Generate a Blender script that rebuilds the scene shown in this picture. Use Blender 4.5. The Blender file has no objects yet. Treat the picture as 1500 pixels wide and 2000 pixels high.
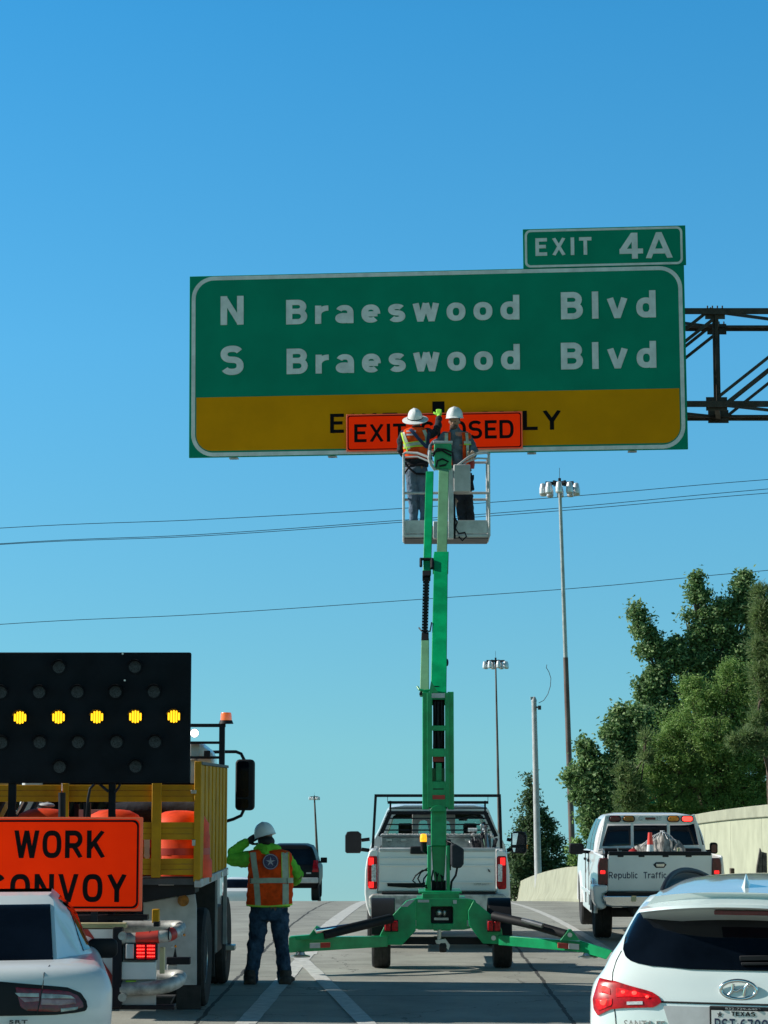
import bpy, bmesh, math, random
from math import sin, cos, tan, pi, atan, atan2, radians, sqrt
from mathutils import Vector, Matrix
S = bpy.context.scene
COL = S.collection
# ---------------------------------------------------------------- camera, sky, sun, exposure
FPX, CX, CY = 4449.0, 750.0, 1000.0          # the lens, in the photograph's 1500 x 2000 pixels
EYE = 2.2
PITCH = atan(545.0 / FPX)
cam = bpy.data.cameras.new('camera'); camo = bpy.data.objects.new('camera', cam); COL.objects.link(camo)
cam.sensor_fit = 'VERTICAL'; cam.sensor_height = 36.0; cam.lens = FPX / 2000.0 * 36.0
cam.clip_start = 0.5; cam.clip_end = 6000
camo.location = (0, 0, EYE); camo.rotation_euler = (pi / 2 + PITCH, 0, 0)
S.camera = camo
SUN_EL, SUN_AZ = radians(31.0), radians(-84.5)   # from the left, a touch ahead of the camera
W = bpy.data.worlds.new('World'); S.world = W; W.use_nodes = True
wn, wl = W.node_tree.nodes, W.node_tree.links
wn.clear()
wo = wn.new('ShaderNodeOutputWorld'); bg = wn.new('ShaderNodeBackground'); sky = wn.new('ShaderNodeTexSky')
sky.sky_type = 'NISHITA'; sky.sun_disc = False; sky.sun_elevation = SUN_EL; sky.sun_rotation = SUN_AZ
sky.air_density = 1.0; sky.dust_density = 0.0; sky.ozone_density = 3.0; sky.altitude = 0
tc = wn.new('ShaderNodeTexCoord'); mp = wn.new('ShaderNodeMapping'); mp.vector_type = 'VECTOR'
mp.inputs['Rotation'].default_value = (radians(7.0), 0, 0)     # the road climbs: the level horizon lies below its crest
wl.new(tc.outputs['Generated'], mp.inputs['Vector']); wl.new(mp.outputs[0], sky.inputs[0])
# the blue deepens upwards from the horizon; the unseen zenith is darkened and the back tinted paler to set the fill light
sx_ = wn.new('ShaderNodeSeparateXYZ'); wl.new(tc.outputs['Generated'], sx_.inputs[0])
mr = wn.new('ShaderNodeMapRange'); mr.inputs['From Min'].default_value = -0.10; mr.inputs['From Max'].default_value = 0.70
wl.new(sx_.outputs[2], mr.inputs[0])
cr = wn.new('ShaderNodeValToRGB'); e = cr.color_ramp.elements
e[0].position = 0.07; e[0].color = (0.37, 0.53, 0.51, 1)
e[1].position = 1.0; e[1].color = (0.08, 0.18, 0.20, 1)
for p_, c_ in ((0.147, (0.435, 0.706, 0.61, 1)), (0.365, (0.35, 0.88, 0.92, 1)), (0.54, (0.22, 0.86, 1.0, 1)), (0.75, (0.14, 0.40, 0.50, 1))):
    q_ = e.new(p_); q_.color = c_
wl.new(mr.outputs[0], cr.inputs[0])
mu = wn.new('ShaderNodeMix'); mu.data_type = 'RGBA'; mu.blend_type = 'MULTIPLY'; mu.inputs[0].default_value = 1.0; mu.clamp_result = False
wl.new(sky.outputs[0], mu.inputs[6]); wl.new(cr.outputs[0], mu.inputs[7])
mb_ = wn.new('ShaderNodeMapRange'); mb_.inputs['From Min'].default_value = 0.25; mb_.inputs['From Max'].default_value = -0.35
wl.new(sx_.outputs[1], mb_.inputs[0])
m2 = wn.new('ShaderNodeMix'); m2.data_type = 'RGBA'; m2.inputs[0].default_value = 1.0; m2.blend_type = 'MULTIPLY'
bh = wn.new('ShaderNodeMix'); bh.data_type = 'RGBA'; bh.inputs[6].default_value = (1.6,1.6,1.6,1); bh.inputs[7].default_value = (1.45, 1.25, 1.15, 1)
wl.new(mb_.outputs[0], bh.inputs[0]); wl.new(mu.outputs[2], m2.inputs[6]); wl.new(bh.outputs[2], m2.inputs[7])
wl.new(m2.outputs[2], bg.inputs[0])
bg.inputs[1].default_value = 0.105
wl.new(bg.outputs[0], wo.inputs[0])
sun = bpy.data.lights.new('sun', 'SUN'); suno = bpy.data.objects.new('sun', sun); COL.objects.link(suno)
sun.energy = 5.0; sun.angle = radians(0.5); sun.color = (1.0, 0.94, 0.84)
SUNV = Vector((sin(SUN_AZ) * cos(SUN_EL), cos(SUN_AZ) * cos(SUN_EL), sin(SUN_EL)))
suno.rotation_euler = SUNV.to_track_quat('Z', 'Y').to_euler()
suno.location = SUNV * 60
S.view_settings.view_transform = 'Standard'; S.view_settings.look = 'None'
S.view_settings.gamma = 1.0; S.view_settings.exposure = 0.25
S.view_settings.use_curve_mapping = False
S.cycles.max_bounces = 6; S.cycles.transparent_max_bounces = 12
# ---------------------------------------------------------------- measuring
ROADK, ROADY = 0.00055, 25.0
def gz(Y):                                     # road profile: flat, then falling away over a crest
    if Y <= ROADY: return 0.0
    if Y < 110: return -ROADK * (Y - ROADY) ** 2
    return -ROADK * 85 ** 2 - 2 * ROADK * 85 * (Y - 110)
def at(px, py, Y):                             # the point at distance Y that the photograph shows at px, py
    a = (px - CX) / FPX; b = (CY - py) / FPX
    dx, dy, dz = a, cos(PITCH) - b * sin(PITCH), sin(PITCH) + b * cos(PITCH)
    k = Y / dy
    return Vector((dx * k, Y, EYE + dz * k))
def gy(py):                                    # distance of the flat road at row py
    a = atan((py - CY) / FPX) - PITCH
    return EYE / tan(a)
def gx(px, Y):
    z = gz(Y)
    p = at(px, 1800, Y)
    # depth correction for the ground height
    d = Y * cos(PITCH) + (z - EYE) * sin(PITCH)
    return (px - CX) / FPX * d
# ---------------------------------------------------------------- materials
MATS = {}
def mat(name, col, rough=0.5, metal=0.0, coat=0.0, var=0.08, vscale=3.0, bump=0.0, bscale=40.0, emit=None, es=0.0,
        col2=None, spec=0.5, trans=0.0, alpha=1.0, sheen=0.0, stretch=None, thr=None):
    if name in MATS: return MATS[name]
    m = bpy.data.materials.new(name); m.use_nodes = True
    n, l = m.node_tree.nodes, m.node_tree.links
    b = n['Principled BSDF']
    b.inputs['Roughness'].default_value = rough; b.inputs['Metallic'].default_value = metal
    b.inputs['Coat Weight'].default_value = coat; b.inputs['Coat Roughness'].default_value = 0.05
    b.inputs['Specular IOR Level'].default_value = spec
    b.inputs['Transmission Weight'].default_value = trans; b.inputs['Alpha'].default_value = alpha
    b.inputs['Sheen Weight'].default_value = sheen
    t = n.new('ShaderNodeTexCoord')
    mpn = n.new('ShaderNodeMapping')
    if stretch: mpn.inputs['Scale'].default_value = stretch
    l.new(t.outputs['Object'], mpn.inputs[0])
    nz = n.new('ShaderNodeTexNoise'); nz.inputs['Scale'].default_value = vscale; nz.inputs['Detail'].default_value = 6
    nz.inputs['Roughness'].default_value = 0.6
    l.new(mpn.outputs[0], nz.inputs['Vector'])
    r = n.new('ShaderNodeValToRGB')
    c2 = col2 or tuple(max(0, c * (1 - 2.2 * var)) for c in col)
    c1 = col if col2 else tuple(min(1, c * (1 + var)) for c in col)
    r.color_ramp.elements[0].position = thr[0] if thr else 0.35; r.color_ramp.elements[1].position = thr[1] if thr else 0.62
    r.color_ramp.elements[0].color = (*c2, 1); r.color_ramp.elements[1].color = (*c1, 1)
    l.new(nz.outputs['Fac'], r.inputs[0]); l.new(r.outputs[0], b.inputs['Base Color'])
    if bump:
        n2 = n.new('ShaderNodeTexNoise'); n2.inputs['Scale'].default_value = bscale; n2.inputs['Detail'].default_value = 4
        l.new(t.outputs['Object'], n2.inputs['Vector'])
        bp = n.new('ShaderNodeBump'); bp.inputs['Strength'].default_value = bump; bp.inputs['Distance'].default_value = 0.02
        l.new(n2.outputs['Fac'], bp.inputs['Height']); l.new(bp.outputs[0], b.inputs['Normal'])
    if emit:
        b.inputs['Emission Color'].default_value = (*emit, 1); b.inputs['Emission Strength'].default_value = es
    MATS[name] = m
    return m
def leafmat(name, c1, c2, c3):
    m = bpy.data.materials.new(name); m.use_nodes = True
    n, l = m.node_tree.nodes, m.node_tree.links
    b = n['Principled BSDF']; b.inputs['Roughness'].default_value = 0.55
    g = n.new('ShaderNodeNewGeometry'); r = n.new('ShaderNodeValToRGB')
    r.color_ramp.elements[0].color = (*c1, 1); r.color_ramp.elements[1].color = (*c3, 1)
    e = r.color_ramp.elements.new(0.55); e.color = (*c2, 1)
    l.new(g.outputs['Random Per Island'], r.inputs[0]); l.new(r.outputs[0], b.inputs['Base Color'])
    tr = n.new('ShaderNodeBsdfTranslucent'); l.new(r.outputs[0], tr.inputs[0])
    mx = n.new('ShaderNodeMixShader'); mx.inputs[0].default_value = 0.45
    l.new(b.outputs[0], mx.inputs[1]); l.new(tr.outputs[0], mx.inputs[2]); l.new(mx.outputs[0], n['Material Output'].inputs[0])
    return m
def glassmat(name, tint, opac, rough=0.02):
    m = bpy.data.materials.new(name); m.use_nodes = True
    n, l = m.node_tree.nodes, m.node_tree.links
    b = n['Principled BSDF']; b.inputs['Base Color'].default_value = (*tint, 1); b.inputs['Roughness'].default_value = rough
    b.inputs['Coat Weight'].default_value = 1.0
    t = n.new('ShaderNodeBsdfTransparent'); t.inputs[0].default_value = (0.75, 0.85, 0.82, 1)
    mx = n.new('ShaderNodeMixShader'); mx.inputs[0].default_value = opac
    l.new(t.outputs[0], mx.inputs[1]); l.new(b.outputs[0], mx.inputs[2]); l.new(mx.outputs[0], n['Material Output'].inputs[0])
    MATS[name] = m
    return m
# ---------------------------------------------------------------- mesh building
class MB:
    def __init__(s): s.v = []; s.f = []; s.m = []; s.cur = 0
    def add(s, vs, fs):
        o = len(s.v); s.v += [tuple(v) for v in vs]
        for f in fs: s.f.append([i + o for i in f]); s.m.append(s.cur)
        return s
    def box(s, x0, x1, y0, y1, z0, z1):
        if x0 > x1: x0, x1 = x1, x0
        if y0 > y1: y0, y1 = y1, y0
        if z0 > z1: z0, z1 = z1, z0
        return s.add([(x0,y0,z0),(x1,y0,z0),(x1,y1,z0),(x0,y1,z0),(x0,y0,z1),(x1,y0,z1),(x1,y1,z1),(x0,y1,z1)],
                     [(3,2,1,0),(4,5,6,7),(0,1,5,4),(1,2,6,5),(2,3,7,6),(3,0,4,7)])
    def loft(s, rings, caps=True, closed=True):
        n = len(rings[0]); vs = [p for r in rings for p in r]; fs = []
        for i in range(len(rings) - 1):
            for j in range(n if closed else n - 1):
                k = (j + 1) % n
                fs.append((i*n+j, i*n+k, (i+1)*n+k, (i+1)*n+j))
        if caps and closed:
            fs.append(tuple(reversed(range(n)))); fs.append(tuple((len(rings)-1)*n + j for j in range(n)))
        return s.add(vs, fs)
    def beam(s, p0, p1, w, h, up=(0,0,1), w1=None, h1=None):
        p0, p1 = Vector(p0), Vector(p1); d = (p1 - p0).normalized(); u = Vector(up)
        if abs(d.dot(u)) > 0.98: u = Vector((0, 1, 0))
        a = d.cross(u).normalized(); b = a.cross(d).normalized()
        w1 = w if w1 is None else w1; h1 = h if h1 is None else h1
        q = [(-1,-1),(1,-1),(1,1),(-1,1)]
        return s.loft([[p0 + a*(x*w/2) + b*(y*h/2) for x, y in q], [p1 + a*(x*w1/2) + b*(y*h1/2) for x, y in q]])
    def tube(s, pts, r, n=8, caps=True, rs=None, flat=None):
        pts = [Vector(p) for p in pts]; rings = []
        rs = rs or [r] * len(pts)
        pa = None
        for i, p in enumerate(pts):
            d = (pts[min(i+1, len(pts)-1)] - pts[max(i-1, 0)])
            d = d.normalized() if d.length > 1e-9 else Vector((0,0,1))
            if pa is None:
                u = Vector((0,0,1)) if abs(d.z) < 0.9 else Vector((0,1,0))
                a = d.cross(u).normalized()
            else:
                a = (pa - d * pa.dot(d)).normalized()
            pa = a; b = d.cross(a)
            R = rs[i]; ra, rb = (R if isinstance(R, tuple) else (R, R))
            rings.append([p + a*(cos(2*pi*k/n)*ra) + b*(sin(2*pi*k/n)*rb) for k in range(n)])
        return s.loft(rings, caps)
    def cyl(s, p0, p1, r0, r1=None, n=16): return s.tube([p0, p1], r0, n, True, [r0, r0 if r1 is None else r1])
    def ell(s, c, r, n=12, m=8, rot=None):
        c = Vector(c); rings = []
        R = rot or Matrix.Identity(3)
        for i in range(m + 1):
            t = -pi/2 + pi * i / m; t = max(-pi/2 + 0.02, min(pi/2 - 0.02, t))
            rings.append([c + R @ Vector((cos(t)*cos(2*pi*k/n)*r[0], cos(t)*sin(2*pi*k/n)*r[1], sin(t)*r[2])) for k in range(n)])
        return s.loft(rings)
    def prism(s, poly, y0, y1):                # poly in x,z ; extruded along y
        a = 0
        for i in range(len(poly)):
            x0, z0 = poly[i]; x1, z1 = poly[(i+1) % len(poly)]; a += x0*z1 - x1*z0
        if a < 0: poly = poly[::-1]
        n = len(poly)
        if y0 > y1: y0, y1 = y1, y0
        vs = [(x, y0, z) for x, z in poly] + [(x, y1, z) for x, z in poly]
        fs = [tuple(range(n)), tuple(reversed(range(n, 2*n)))]
        fs += [(j, j + n, (j+1) % n + n, (j+1) % n) for j in range(n)]
        return s.add(vs, fs)
    def ring(s, outer, inner, y0, y1):         # a frame: outer and inner outlines with the same point count, x,z
        n = len(outer)
        vs = [(x, y0, z) for x, z in outer] + [(x, y0, z) for x, z in inner] + [(x, y1, z) for x, z in outer] + [(x, y1, z) for x, z in inner]
        fs = []
        for j in range(n):
            k = (j+1) % n
            fs += [(j, k, n+k, n+j), (2*n+j, 3*n+j, 3*n+k, 2*n+k), (j, 2*n+j, 2*n+k, k), (n+j, n+k, 3*n+k, 3*n+j)]
        return s.add(vs, fs)
    def lathe(s, prof, axis='z', c=(0,0,0), n=24): # prof: (r, h)
        c = Vector(c); rings = []
        for r, h in prof:
            rr = []
            for k in range(n):
                a = 2*pi*k/n
                if axis == 'z': q = (r*cos(a), r*sin(a), h)
                elif axis == 'x': q = (h, r*cos(a), r*sin(a))
                else: q = (r*cos(a), h, r*sin(a))
                rr.append(c + Vector(q))
            rings.append(rr)
        return s.loft(rings, caps=True)
    def build(s, name, mats, parent=None, smooth=30, bevel=0.0, seg=2, fix=True):
        me = bpy.data.meshes.new(name); me.from_pydata(s.v, [], s.f); me.update()
        if not isinstance(mats, (list, tuple)): mats = [mats]
        for m in mats: me.materials.append(m)
        if len(mats) > 1: me.polygons.foreach_set('material_index', s.m)
        if fix:
            bm = bmesh.new(); bm.from_mesh(me)
            bmesh.ops.recalc_face_normals(bm, faces=bm.faces); bm.to_mesh(me); bm.free()
        if smooth:
            me.polygons.foreach_set('use_smooth', [True] * len(me.polygons))
            me.set_sharp_from_angle(angle=radians(smooth))
        o = bpy.data.objects.new(name, me); COL.objects.link(o)
        if parent: o.parent = parent
        if bevel:
            b = o.modifiers.new('bevel', 'BEVEL'); b.width = bevel; b.segments = seg; b.limit_method = 'ANGLE'
            b.angle_limit = radians(35); b.harden_normals = False; b.use_clamp_overlap = True
        return o
def tag(o, label=None, cat=None, group=None, kind=None):
    if label: o['label'] = label
    if cat: o['category'] = cat
    if group: o['group'] = group
    if kind: o['kind'] = kind
    return o
def thing(name, label, cat, loc, yaw=0.0, group=None):
    o = bpy.data.objects.new(name, None); COL.objects.link(o); o.empty_display_size = 0.3
    o.location = loc; o.rotation_euler = (0, 0, yaw)
    return tag(o, label, cat, group)
def copy_tree(o, parent=None):
    c = o.copy(); COL.objects.link(c)
    if parent: c.parent = parent
    for ch in o.children: copy_tree(ch, c)
    return c
class Frame:                                   # a thing's own axes: x right, y ahead, z up, zero on the ground
    def __init__(s, root):
        s.o = Vector(root.location); s.y = root.rotation_euler[2]
        s.M = Matrix.Rotation(-s.y, 3, 'Z'); s.W = Matrix.Rotation(s.y, 3, 'Z')
    def p(s, px, py, dy):                      # the point dy ahead of the root that the photograph shows at px, py
        Y = s.o.y + dy
        for _ in range(6):
            q = s.M @ (at(px, py, Y) - s.o); Y += (dy - q.y) / max(0.2, cos(s.y))
        return q
    def poly(s, pts, dy): return [(q.x, q.z) for q in (s.p(a, b, dy) for a, b in pts)]
    def prism(s, mb, pts, y0, y1): return mb.prism(s.poly(pts, y0), y0, y1)
    def box(s, mb, x0, x1, y0, y1, d0, d1):
        a = s.p(x0, y0, d0); b = s.p(x1, y1, d0); return mb.box(a.x, b.x, d0, d1, a.z, b.z)
    def tube(s, mb, pts, r, n=8): return mb.tube([s.p(*q) for q in pts], r, n)
    def beam(s, mb, a, b, w, h, **k): return mb.beam(s.p(*a), s.p(*b), w, h, **k)
    def onbody(s, px, py, B):
        dy = 0.0
        for _ in range(12):
            q = s.p(px, py, dy); dy = B.ry(q.x, q.z)
        return (q.x, q.z)
def rrect(x0, x1, z0, z1, r, n=6):
    pts = []
    for cx, cz, a0 in ((x1-r, z0+r, -pi/2), (x1-r, z1-r, 0), (x0+r, z1-r, pi/2), (x0+r, z0+r, pi)):
        for i in range(n + 1):
            a = a0 + pi/2 * i / n; pts.append((cx + r*cos(a), cz + r*sin(a)))
    return pts
def text_mesh(txt, sp=1.0, bold=0.0):
    cu = bpy.data.curves.new('t', 'FONT'); cu.body = txt; cu.size = 1.0; cu.offset = bold
    cu.space_character = sp; cu.extrude = 0.02; cu.resolution_u = 3
    o = bpy.data.objects.new('t', cu); COL.objects.link(o)
    dg = bpy.context.evaluated_depsgraph_get(); me = bpy.data.meshes.new_from_object(o.evaluated_get(dg))
    bpy.data.objects.remove(o); bpy.data.curves.remove(cu)
    return me
def text(txt, m, parent, bl, w, h, ex=(1,0,0), ez=(0,0,1), nn=(0,-1,0), th=0.004, sp=1.0, bold=0.02, name='lettering', shear=0.0):
    me = text_mesh(txt, sp, bold); vs = [v.co.copy() for v in me.vertices]
    x0 = min(v.x for v in vs); x1 = max(v.x for v in vs); y0 = min(v.y for v in vs); y1 = max(v.y for v in vs)
    ex, ez, nn, bl = Vector(ex), Vector(ez), Vector(nn), Vector(bl)
    for v in me.vertices:
        a = (v.co.x - x0) / (x1 - x0); b = (v.co.y - y0) / (y1 - y0); c = (v.co.z + 0.02) / 0.04
        v.co = bl + ex * (a * w + shear * b * h) + ez * (b * h) + nn * (c * th)
    me.materials.clear(); me.materials.append(m); me.name = name
    o = bpy.data.objects.new(name, me); COL.objects.link(o)
    if parent: o.parent = parent
    return o
FOLDS = bpy.data.textures.new('folds', 'CLOUDS'); FOLDS.noise_scale = 0.075; FOLDS.noise_depth = 2
def remesh(mb, name, m, parent, voxel=0.01, smooth=3):
    o = mb.build(name, m, None, smooth=0)
    r = o.modifiers.new('r', 'REMESH'); r.mode = 'VOXEL'; r.voxel_size = voxel; r.use_smooth_shade = True
    if smooth:
        k = o.modifiers.new('s', 'SMOOTH'); k.iterations = smooth; k.factor = 0.5
    if name in ('jeans', 'hoodie', 'shirt'):
        d = o.modifiers.new('d', 'DISPLACE'); d.texture = FOLDS; d.texture_coords = 'GLOBAL'; d.strength = 0.035; d.mid_level = 0.5
    dg = bpy.context.evaluated_depsgraph_get(); me = bpy.data.meshes.new_from_object(o.evaluated_get(dg))
    me.polygons.foreach_set('use_smooth', [True] * len(me.polygons))
    if not me.materials: me.materials.append(m)
    old = o.data; o.modifiers.clear(); o.data = me; me.name = name; bpy.data.meshes.remove(old)
    if parent: o.parent = parent
    return o
def wheel(parent, x, y, r, w, rm='steel', name='wheel', out=1, rimr=0.6, z=None, tread=True):
    z = r if z is None else z
    t = MB(); h = w/2
    t.lathe([(r*rimr, -h*0.7), (r*0.86, -h), (r*0.955, -h*0.93), (r, -h*0.72), (r, -h*0.25), (r*0.985, -h*0.22), (r*0.985, -h*0.14), (r, -h*0.11),
             (r, h*0.11), (r*0.985, h*0.14), (r*0.985, h*0.22), (r, h*0.25), (r, h*0.72), (r*0.955, h*0.93), (r*0.86, h), (r*rimr, h*0.7)], 'x', (x, y, z), 40)
    o = t.build(name, MATS['rubber'], parent)
    q = MB(); q.lathe([(0.02, out*h*0.35), (r*0.2, out*h*0.35), (r*0.3, out*h*0.05), (r*rimr*0.85, out*h*0.15), (r*rimr*0.98, out*h*0.75), (r*rimr*0.98, -out*h*0.72), (0.02, -out*h*0.72)], 'x', (x, y, z), 32)
    for k in range(8):
        a = 2*pi*k/8; q.cyl((x + out*h*0.1, y + cos(a)*r*0.27, z + sin(a)*r*0.27), (x + out*h*0.45, y + cos(a)*r*0.27, z + sin(a)*r*0.27), 0.018, n=8)
    q.build('rim', MATS[rm], o)
    return o
mat('rubber', (0.018,0.018,0.019), 0.8, var=0.2, vscale=12, bump=0.2, bscale=60)
mat('steel', (0.45,0.46,0.47), 0.35, 0.9, var=0.15)
mat('chrome', (0.75,0.76,0.78), 0.12, 1.0, var=0.05)
mat('white paint', (0.74,0.74,0.73), 0.3, coat=0.6, var=0.03, vscale=2)
mat('pearl paint', (0.70,0.78,0.77), 0.22, coat=1.0, var=0.01)
mat('silver white paint', (0.66,0.70,0.71), 0.38, coat=0.35, var=0.01)
mat('black paint', (0.004,0.005,0.007), 0.45, spec=0.2, var=0.1)
mat('black metal', (0.008,0.008,0.014), 0.5, spec=0.25, var=0.2)
mat('black plastic', (0.010,0.011,0.014), 0.6, spec=0.25, var=0.15, bump=0.05, bscale=150)
mat('dark grey', (0.06,0.06,0.065), 0.6, var=0.2)
mat('grey plastic', (0.30,0.30,0.30), 0.6, var=0.1, vscale=6)
mat('interior', (0.02,0.02,0.022), 0.8, var=0.2)
mat('lift green', (0.0,0.31,0.11), 0.36, coat=0.2, spec=0.35, var=0.13, vscale=4)
mat('lift rubber green', (0.12,0.30,0.16), 0.55, var=0.1)
mat('lamp housing', (0.62,0.64,0.66), 0.35, 0.3, var=0.1)
mat('aluminium', (0.44,0.45,0.43), 0.58, 0.4, var=0.2, vscale=8)
mat('light grey paint', (0.45,0.46,0.47), 0.45, var=0.08, vscale=5)
mat('basket grey', (0.50,0.51,0.52), 0.45, 0.3, var=0.1, vscale=7)
mat('sign green', (0.0,0.235,0.14), 0.75, spec=0.12, var=0.05, vscale=1.2, bump=0.03, bscale=6)
mat('sign green tab', (0.0,0.27,0.13), 0.75, spec=0.12, var=0.05, vscale=1.2)
mat('sign yellow', (0.70,0.27,0.0), 0.75, spec=0.1, var=0.05, vscale=1.0)
mat('sign white', (0.68,0.69,0.68), 0.6, spec=0.3, var=0.07, vscale=5)
mat('sign black', (0.004,0.003,0.004), 0.7, spec=0.12, var=0.1)
mat('sign orange', (0.95,0.028,0.0), 0.7, spec=0.08, var=0.07, vscale=2.5, emit=(1.0,0.028,0.0), es=0.18)  # emission added so the fluorescent sheeting glows, though it is no lamp
mat('sign orange edge', (0.86,0.13,0.05), 0.5, var=0.03, emit=(1.0,0.07,0.02), es=0.05)  # faint emission added here too, as on the orange face
mat('rusty steel', (0.075,0.062,0.052), 0.75, 0.2, col2=(0.035,0.026,0.020), var=0.3, vscale=4, bump=0.3, bscale=18)
mat('galvanised', (0.34,0.37,0.37), 0.5, 0.5, var=0.12, vscale=2)
mat('weathered mast', (0.16,0.13,0.12), 0.65, 0.3, col2=(0.09,0.055,0.045), vscale=0.35, thr=(0.4,0.6))
mat('line paint', (0.60,0.60,0.56), 0.7, col2=(0.42,0.42,0.39), vscale=9, bump=0.15, bscale=80)
mat('wall concrete', (0.385,0.395,0.285), 0.85, var=0.07, vscale=1.4, bump=0.15, bscale=25)
mat('barrier concrete', (0.345,0.35,0.26), 0.88, col2=(0.26,0.265,0.195), vscale=1.8, bump=0.3, bscale=30)
mat('yellow paint', (0.52,0.27,0.010), 0.6, spec=0.2, var=0.14, vscale=4, col2=(0.40,0.20,0.012), bump=0.04, bscale=12)
mat('orange plastic', (0.80,0.065,0.012), 0.6, spec=0.25, var=0.15, vscale=4)
mat('rack wood', (0.05,0.04,0.04), 0.7, var=0.3)
mat('red lens', (0.42,0.003,0.008), 0.3, spec=0.3, var=0.2, vscale=30)
mat('dark red lens', (0.11,0.006,0.012), 0.3, coat=0.25, var=0.2, vscale=20)
mat('lit red', (0.8,0.01,0.01), 0.3, emit=(1.0,0.02,0.02), es=1.1, var=0.1, vscale=40)
mat('brake red', (0.50,0.0,0.006), 0.45, spec=0.15, emit=(1.0,0.0,0.006), es=0.30, var=0.35, vscale=25)
mat('lit red bright', (0.8,0.03,0.02), 0.3, emit=(1.0,0.04,0.03), es=3.0, var=0.1)
mat('clear lens', (0.55,0.57,0.58), 0.15, coat=1.0, var=0.2, vscale=40)
mat('amber lens', (0.70,0.22,0.01), 0.2, coat=1.0, var=0.15, vscale=20)
mat('amber dark', (0.30,0.12,0.01), 0.25, coat=0.5, var=0.2, vscale=20)
mat('beacon amber', (0.8,0.35,0.02), 0.3, emit=(1.0,0.36,0.01), es=1.2, var=0.3, vscale=30)
mat('lit amber', (0.9,0.5,0.02), 0.3, emit=(1.0,0.50,0.008), es=1.5, var=0.1)
mat('lit orange', (0.9,0.2,0.02), 0.3, emit=(1.0,0.17,0.01), es=1.0, var=0.1)
mat('lit white', (0.9,0.9,0.9), 0.3, emit=(1.0,0.99,0.95), es=3.0, var=0.0)
mat('unlit lamp', (0.025,0.033,0.040), 0.6, spec=0.3, var=0.4, vscale=90)
mat('board black', (0.006,0.009,0.013), 0.8, spec=0.12, var=0.15, vscale=3)
mat('car glass', (0.003,0.005,0.009), 0.05, spec=0.35, var=0.3, vscale=1.5)
mat('seam', (0.01,0.01,0.01), 0.7, var=0.1)
mat('skin', (0.17,0.085,0.055), 0.55, var=0.08, vscale=8)
mat('skin light', (0.34,0.19,0.13), 0.55, var=0.08, vscale=8)
mat('hair', (0.010,0.008,0.007), 0.7, var=0.3, vscale=30)
mat('hat white', (0.72,0.73,0.73), 0.35, coat=0.2, var=0.03)
mat('jeans', (0.050,0.090,0.150), 0.95, spec=0.1, var=0.25, vscale=9, bump=0.5, bscale=14, col2=(0.015,0.028,0.050))
mat('jeans light', (0.12,0.17,0.24), 0.9, var=0.2, vscale=7, bump=0.5, bscale=14, col2=(0.06,0.09,0.14))
mat('dark cloth', (0.012,0.014,0.022), 0.9, var=0.3, vscale=9, bump=0.4, bscale=16)
mat('grey cloth', (0.11,0.14,0.17), 0.9, var=0.2, vscale=9, bump=0.4, bscale=16)
mat('lime cloth', (0.16,0.52,0.05), 0.9, spec=0.1, var=0.10, vscale=6, bump=0.6, bscale=12)
mat('vest orange', (0.85,0.075,0.010), 0.85, spec=0.1, var=0.16, vscale=9, bump=0.4, bscale=10)
mat('reflective strip', (0.40,0.44,0.34), 0.5, var=0.1, vscale=12)
mat('lime trim', (0.45,0.75,0.06), 0.7, var=0.1)
mat('strap navy', (0.015,0.03,0.09), 0.7, var=0.2)
mat('boot', (0.03,0.025,0.022), 0.7, var=0.3, vscale=14)
mat('glove dark', (0.02,0.02,0.025), 0.8, var=0.2)
mat('glove lime', (0.30,0.70,0.06), 0.8, var=0.1)
mat('badge purple', (0.08,0.06,0.14), 0.7, var=0.3, vscale=60)
mat('badge pale', (0.50,0.46,0.52), 0.7, var=0.1)
mat('tarp', (0.42,0.40,0.37), 0.8, col2=(0.06,0.06,0.06), vscale=9, stretch=(3,1,0.7), bump=0.6, bscale=10)
mat('cream paint', (0.55,0.50,0.30), 0.5, var=0.1)
mat('navy lettering', (0.008,0.02,0.07), 0.5, var=0.1)
mat('bark', (0.09,0.065,0.045), 0.9, var=0.3, vscale=8, bump=0.6, bscale=20)
mat('wood grey', (0.09,0.085,0.08), 0.9, var=0.3, vscale=10, bump=0.5, bscale=30)
glassmat('cab glass', (0.01,0.015,0.015), 0.10)
# diamond plate
def plate():
    m = mat('diamond plate', (0.36,0.39,0.40), 0.36, 0.8, var=0.15, vscale=10)
    n, l = m.node_tree.nodes, m.node_tree.links
    t = n.new('ShaderNodeTexCoord'); c = n.new('ShaderNodeTexChecker'); mp2 = n.new('ShaderNodeMapping')
    mp2.inputs['Rotation'].default_value = (0, radians(45), 0); mp2.inputs['Scale'].default_value = (38, 38, 38)
    l.new(t.outputs['Object'], mp2.inputs[0]); l.new(mp2.outputs[0], c.inputs[0])
    bp = n.new('ShaderNodeBump'); bp.inputs['Strength'].default_value = 0.7; bp.inputs['Distance'].default_value = 0.01
    l.new(c.outputs['Fac'], bp.inputs['Height']); l.new(bp.outputs[0], n['Principled BSDF'].inputs['Normal'])
plate()
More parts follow.
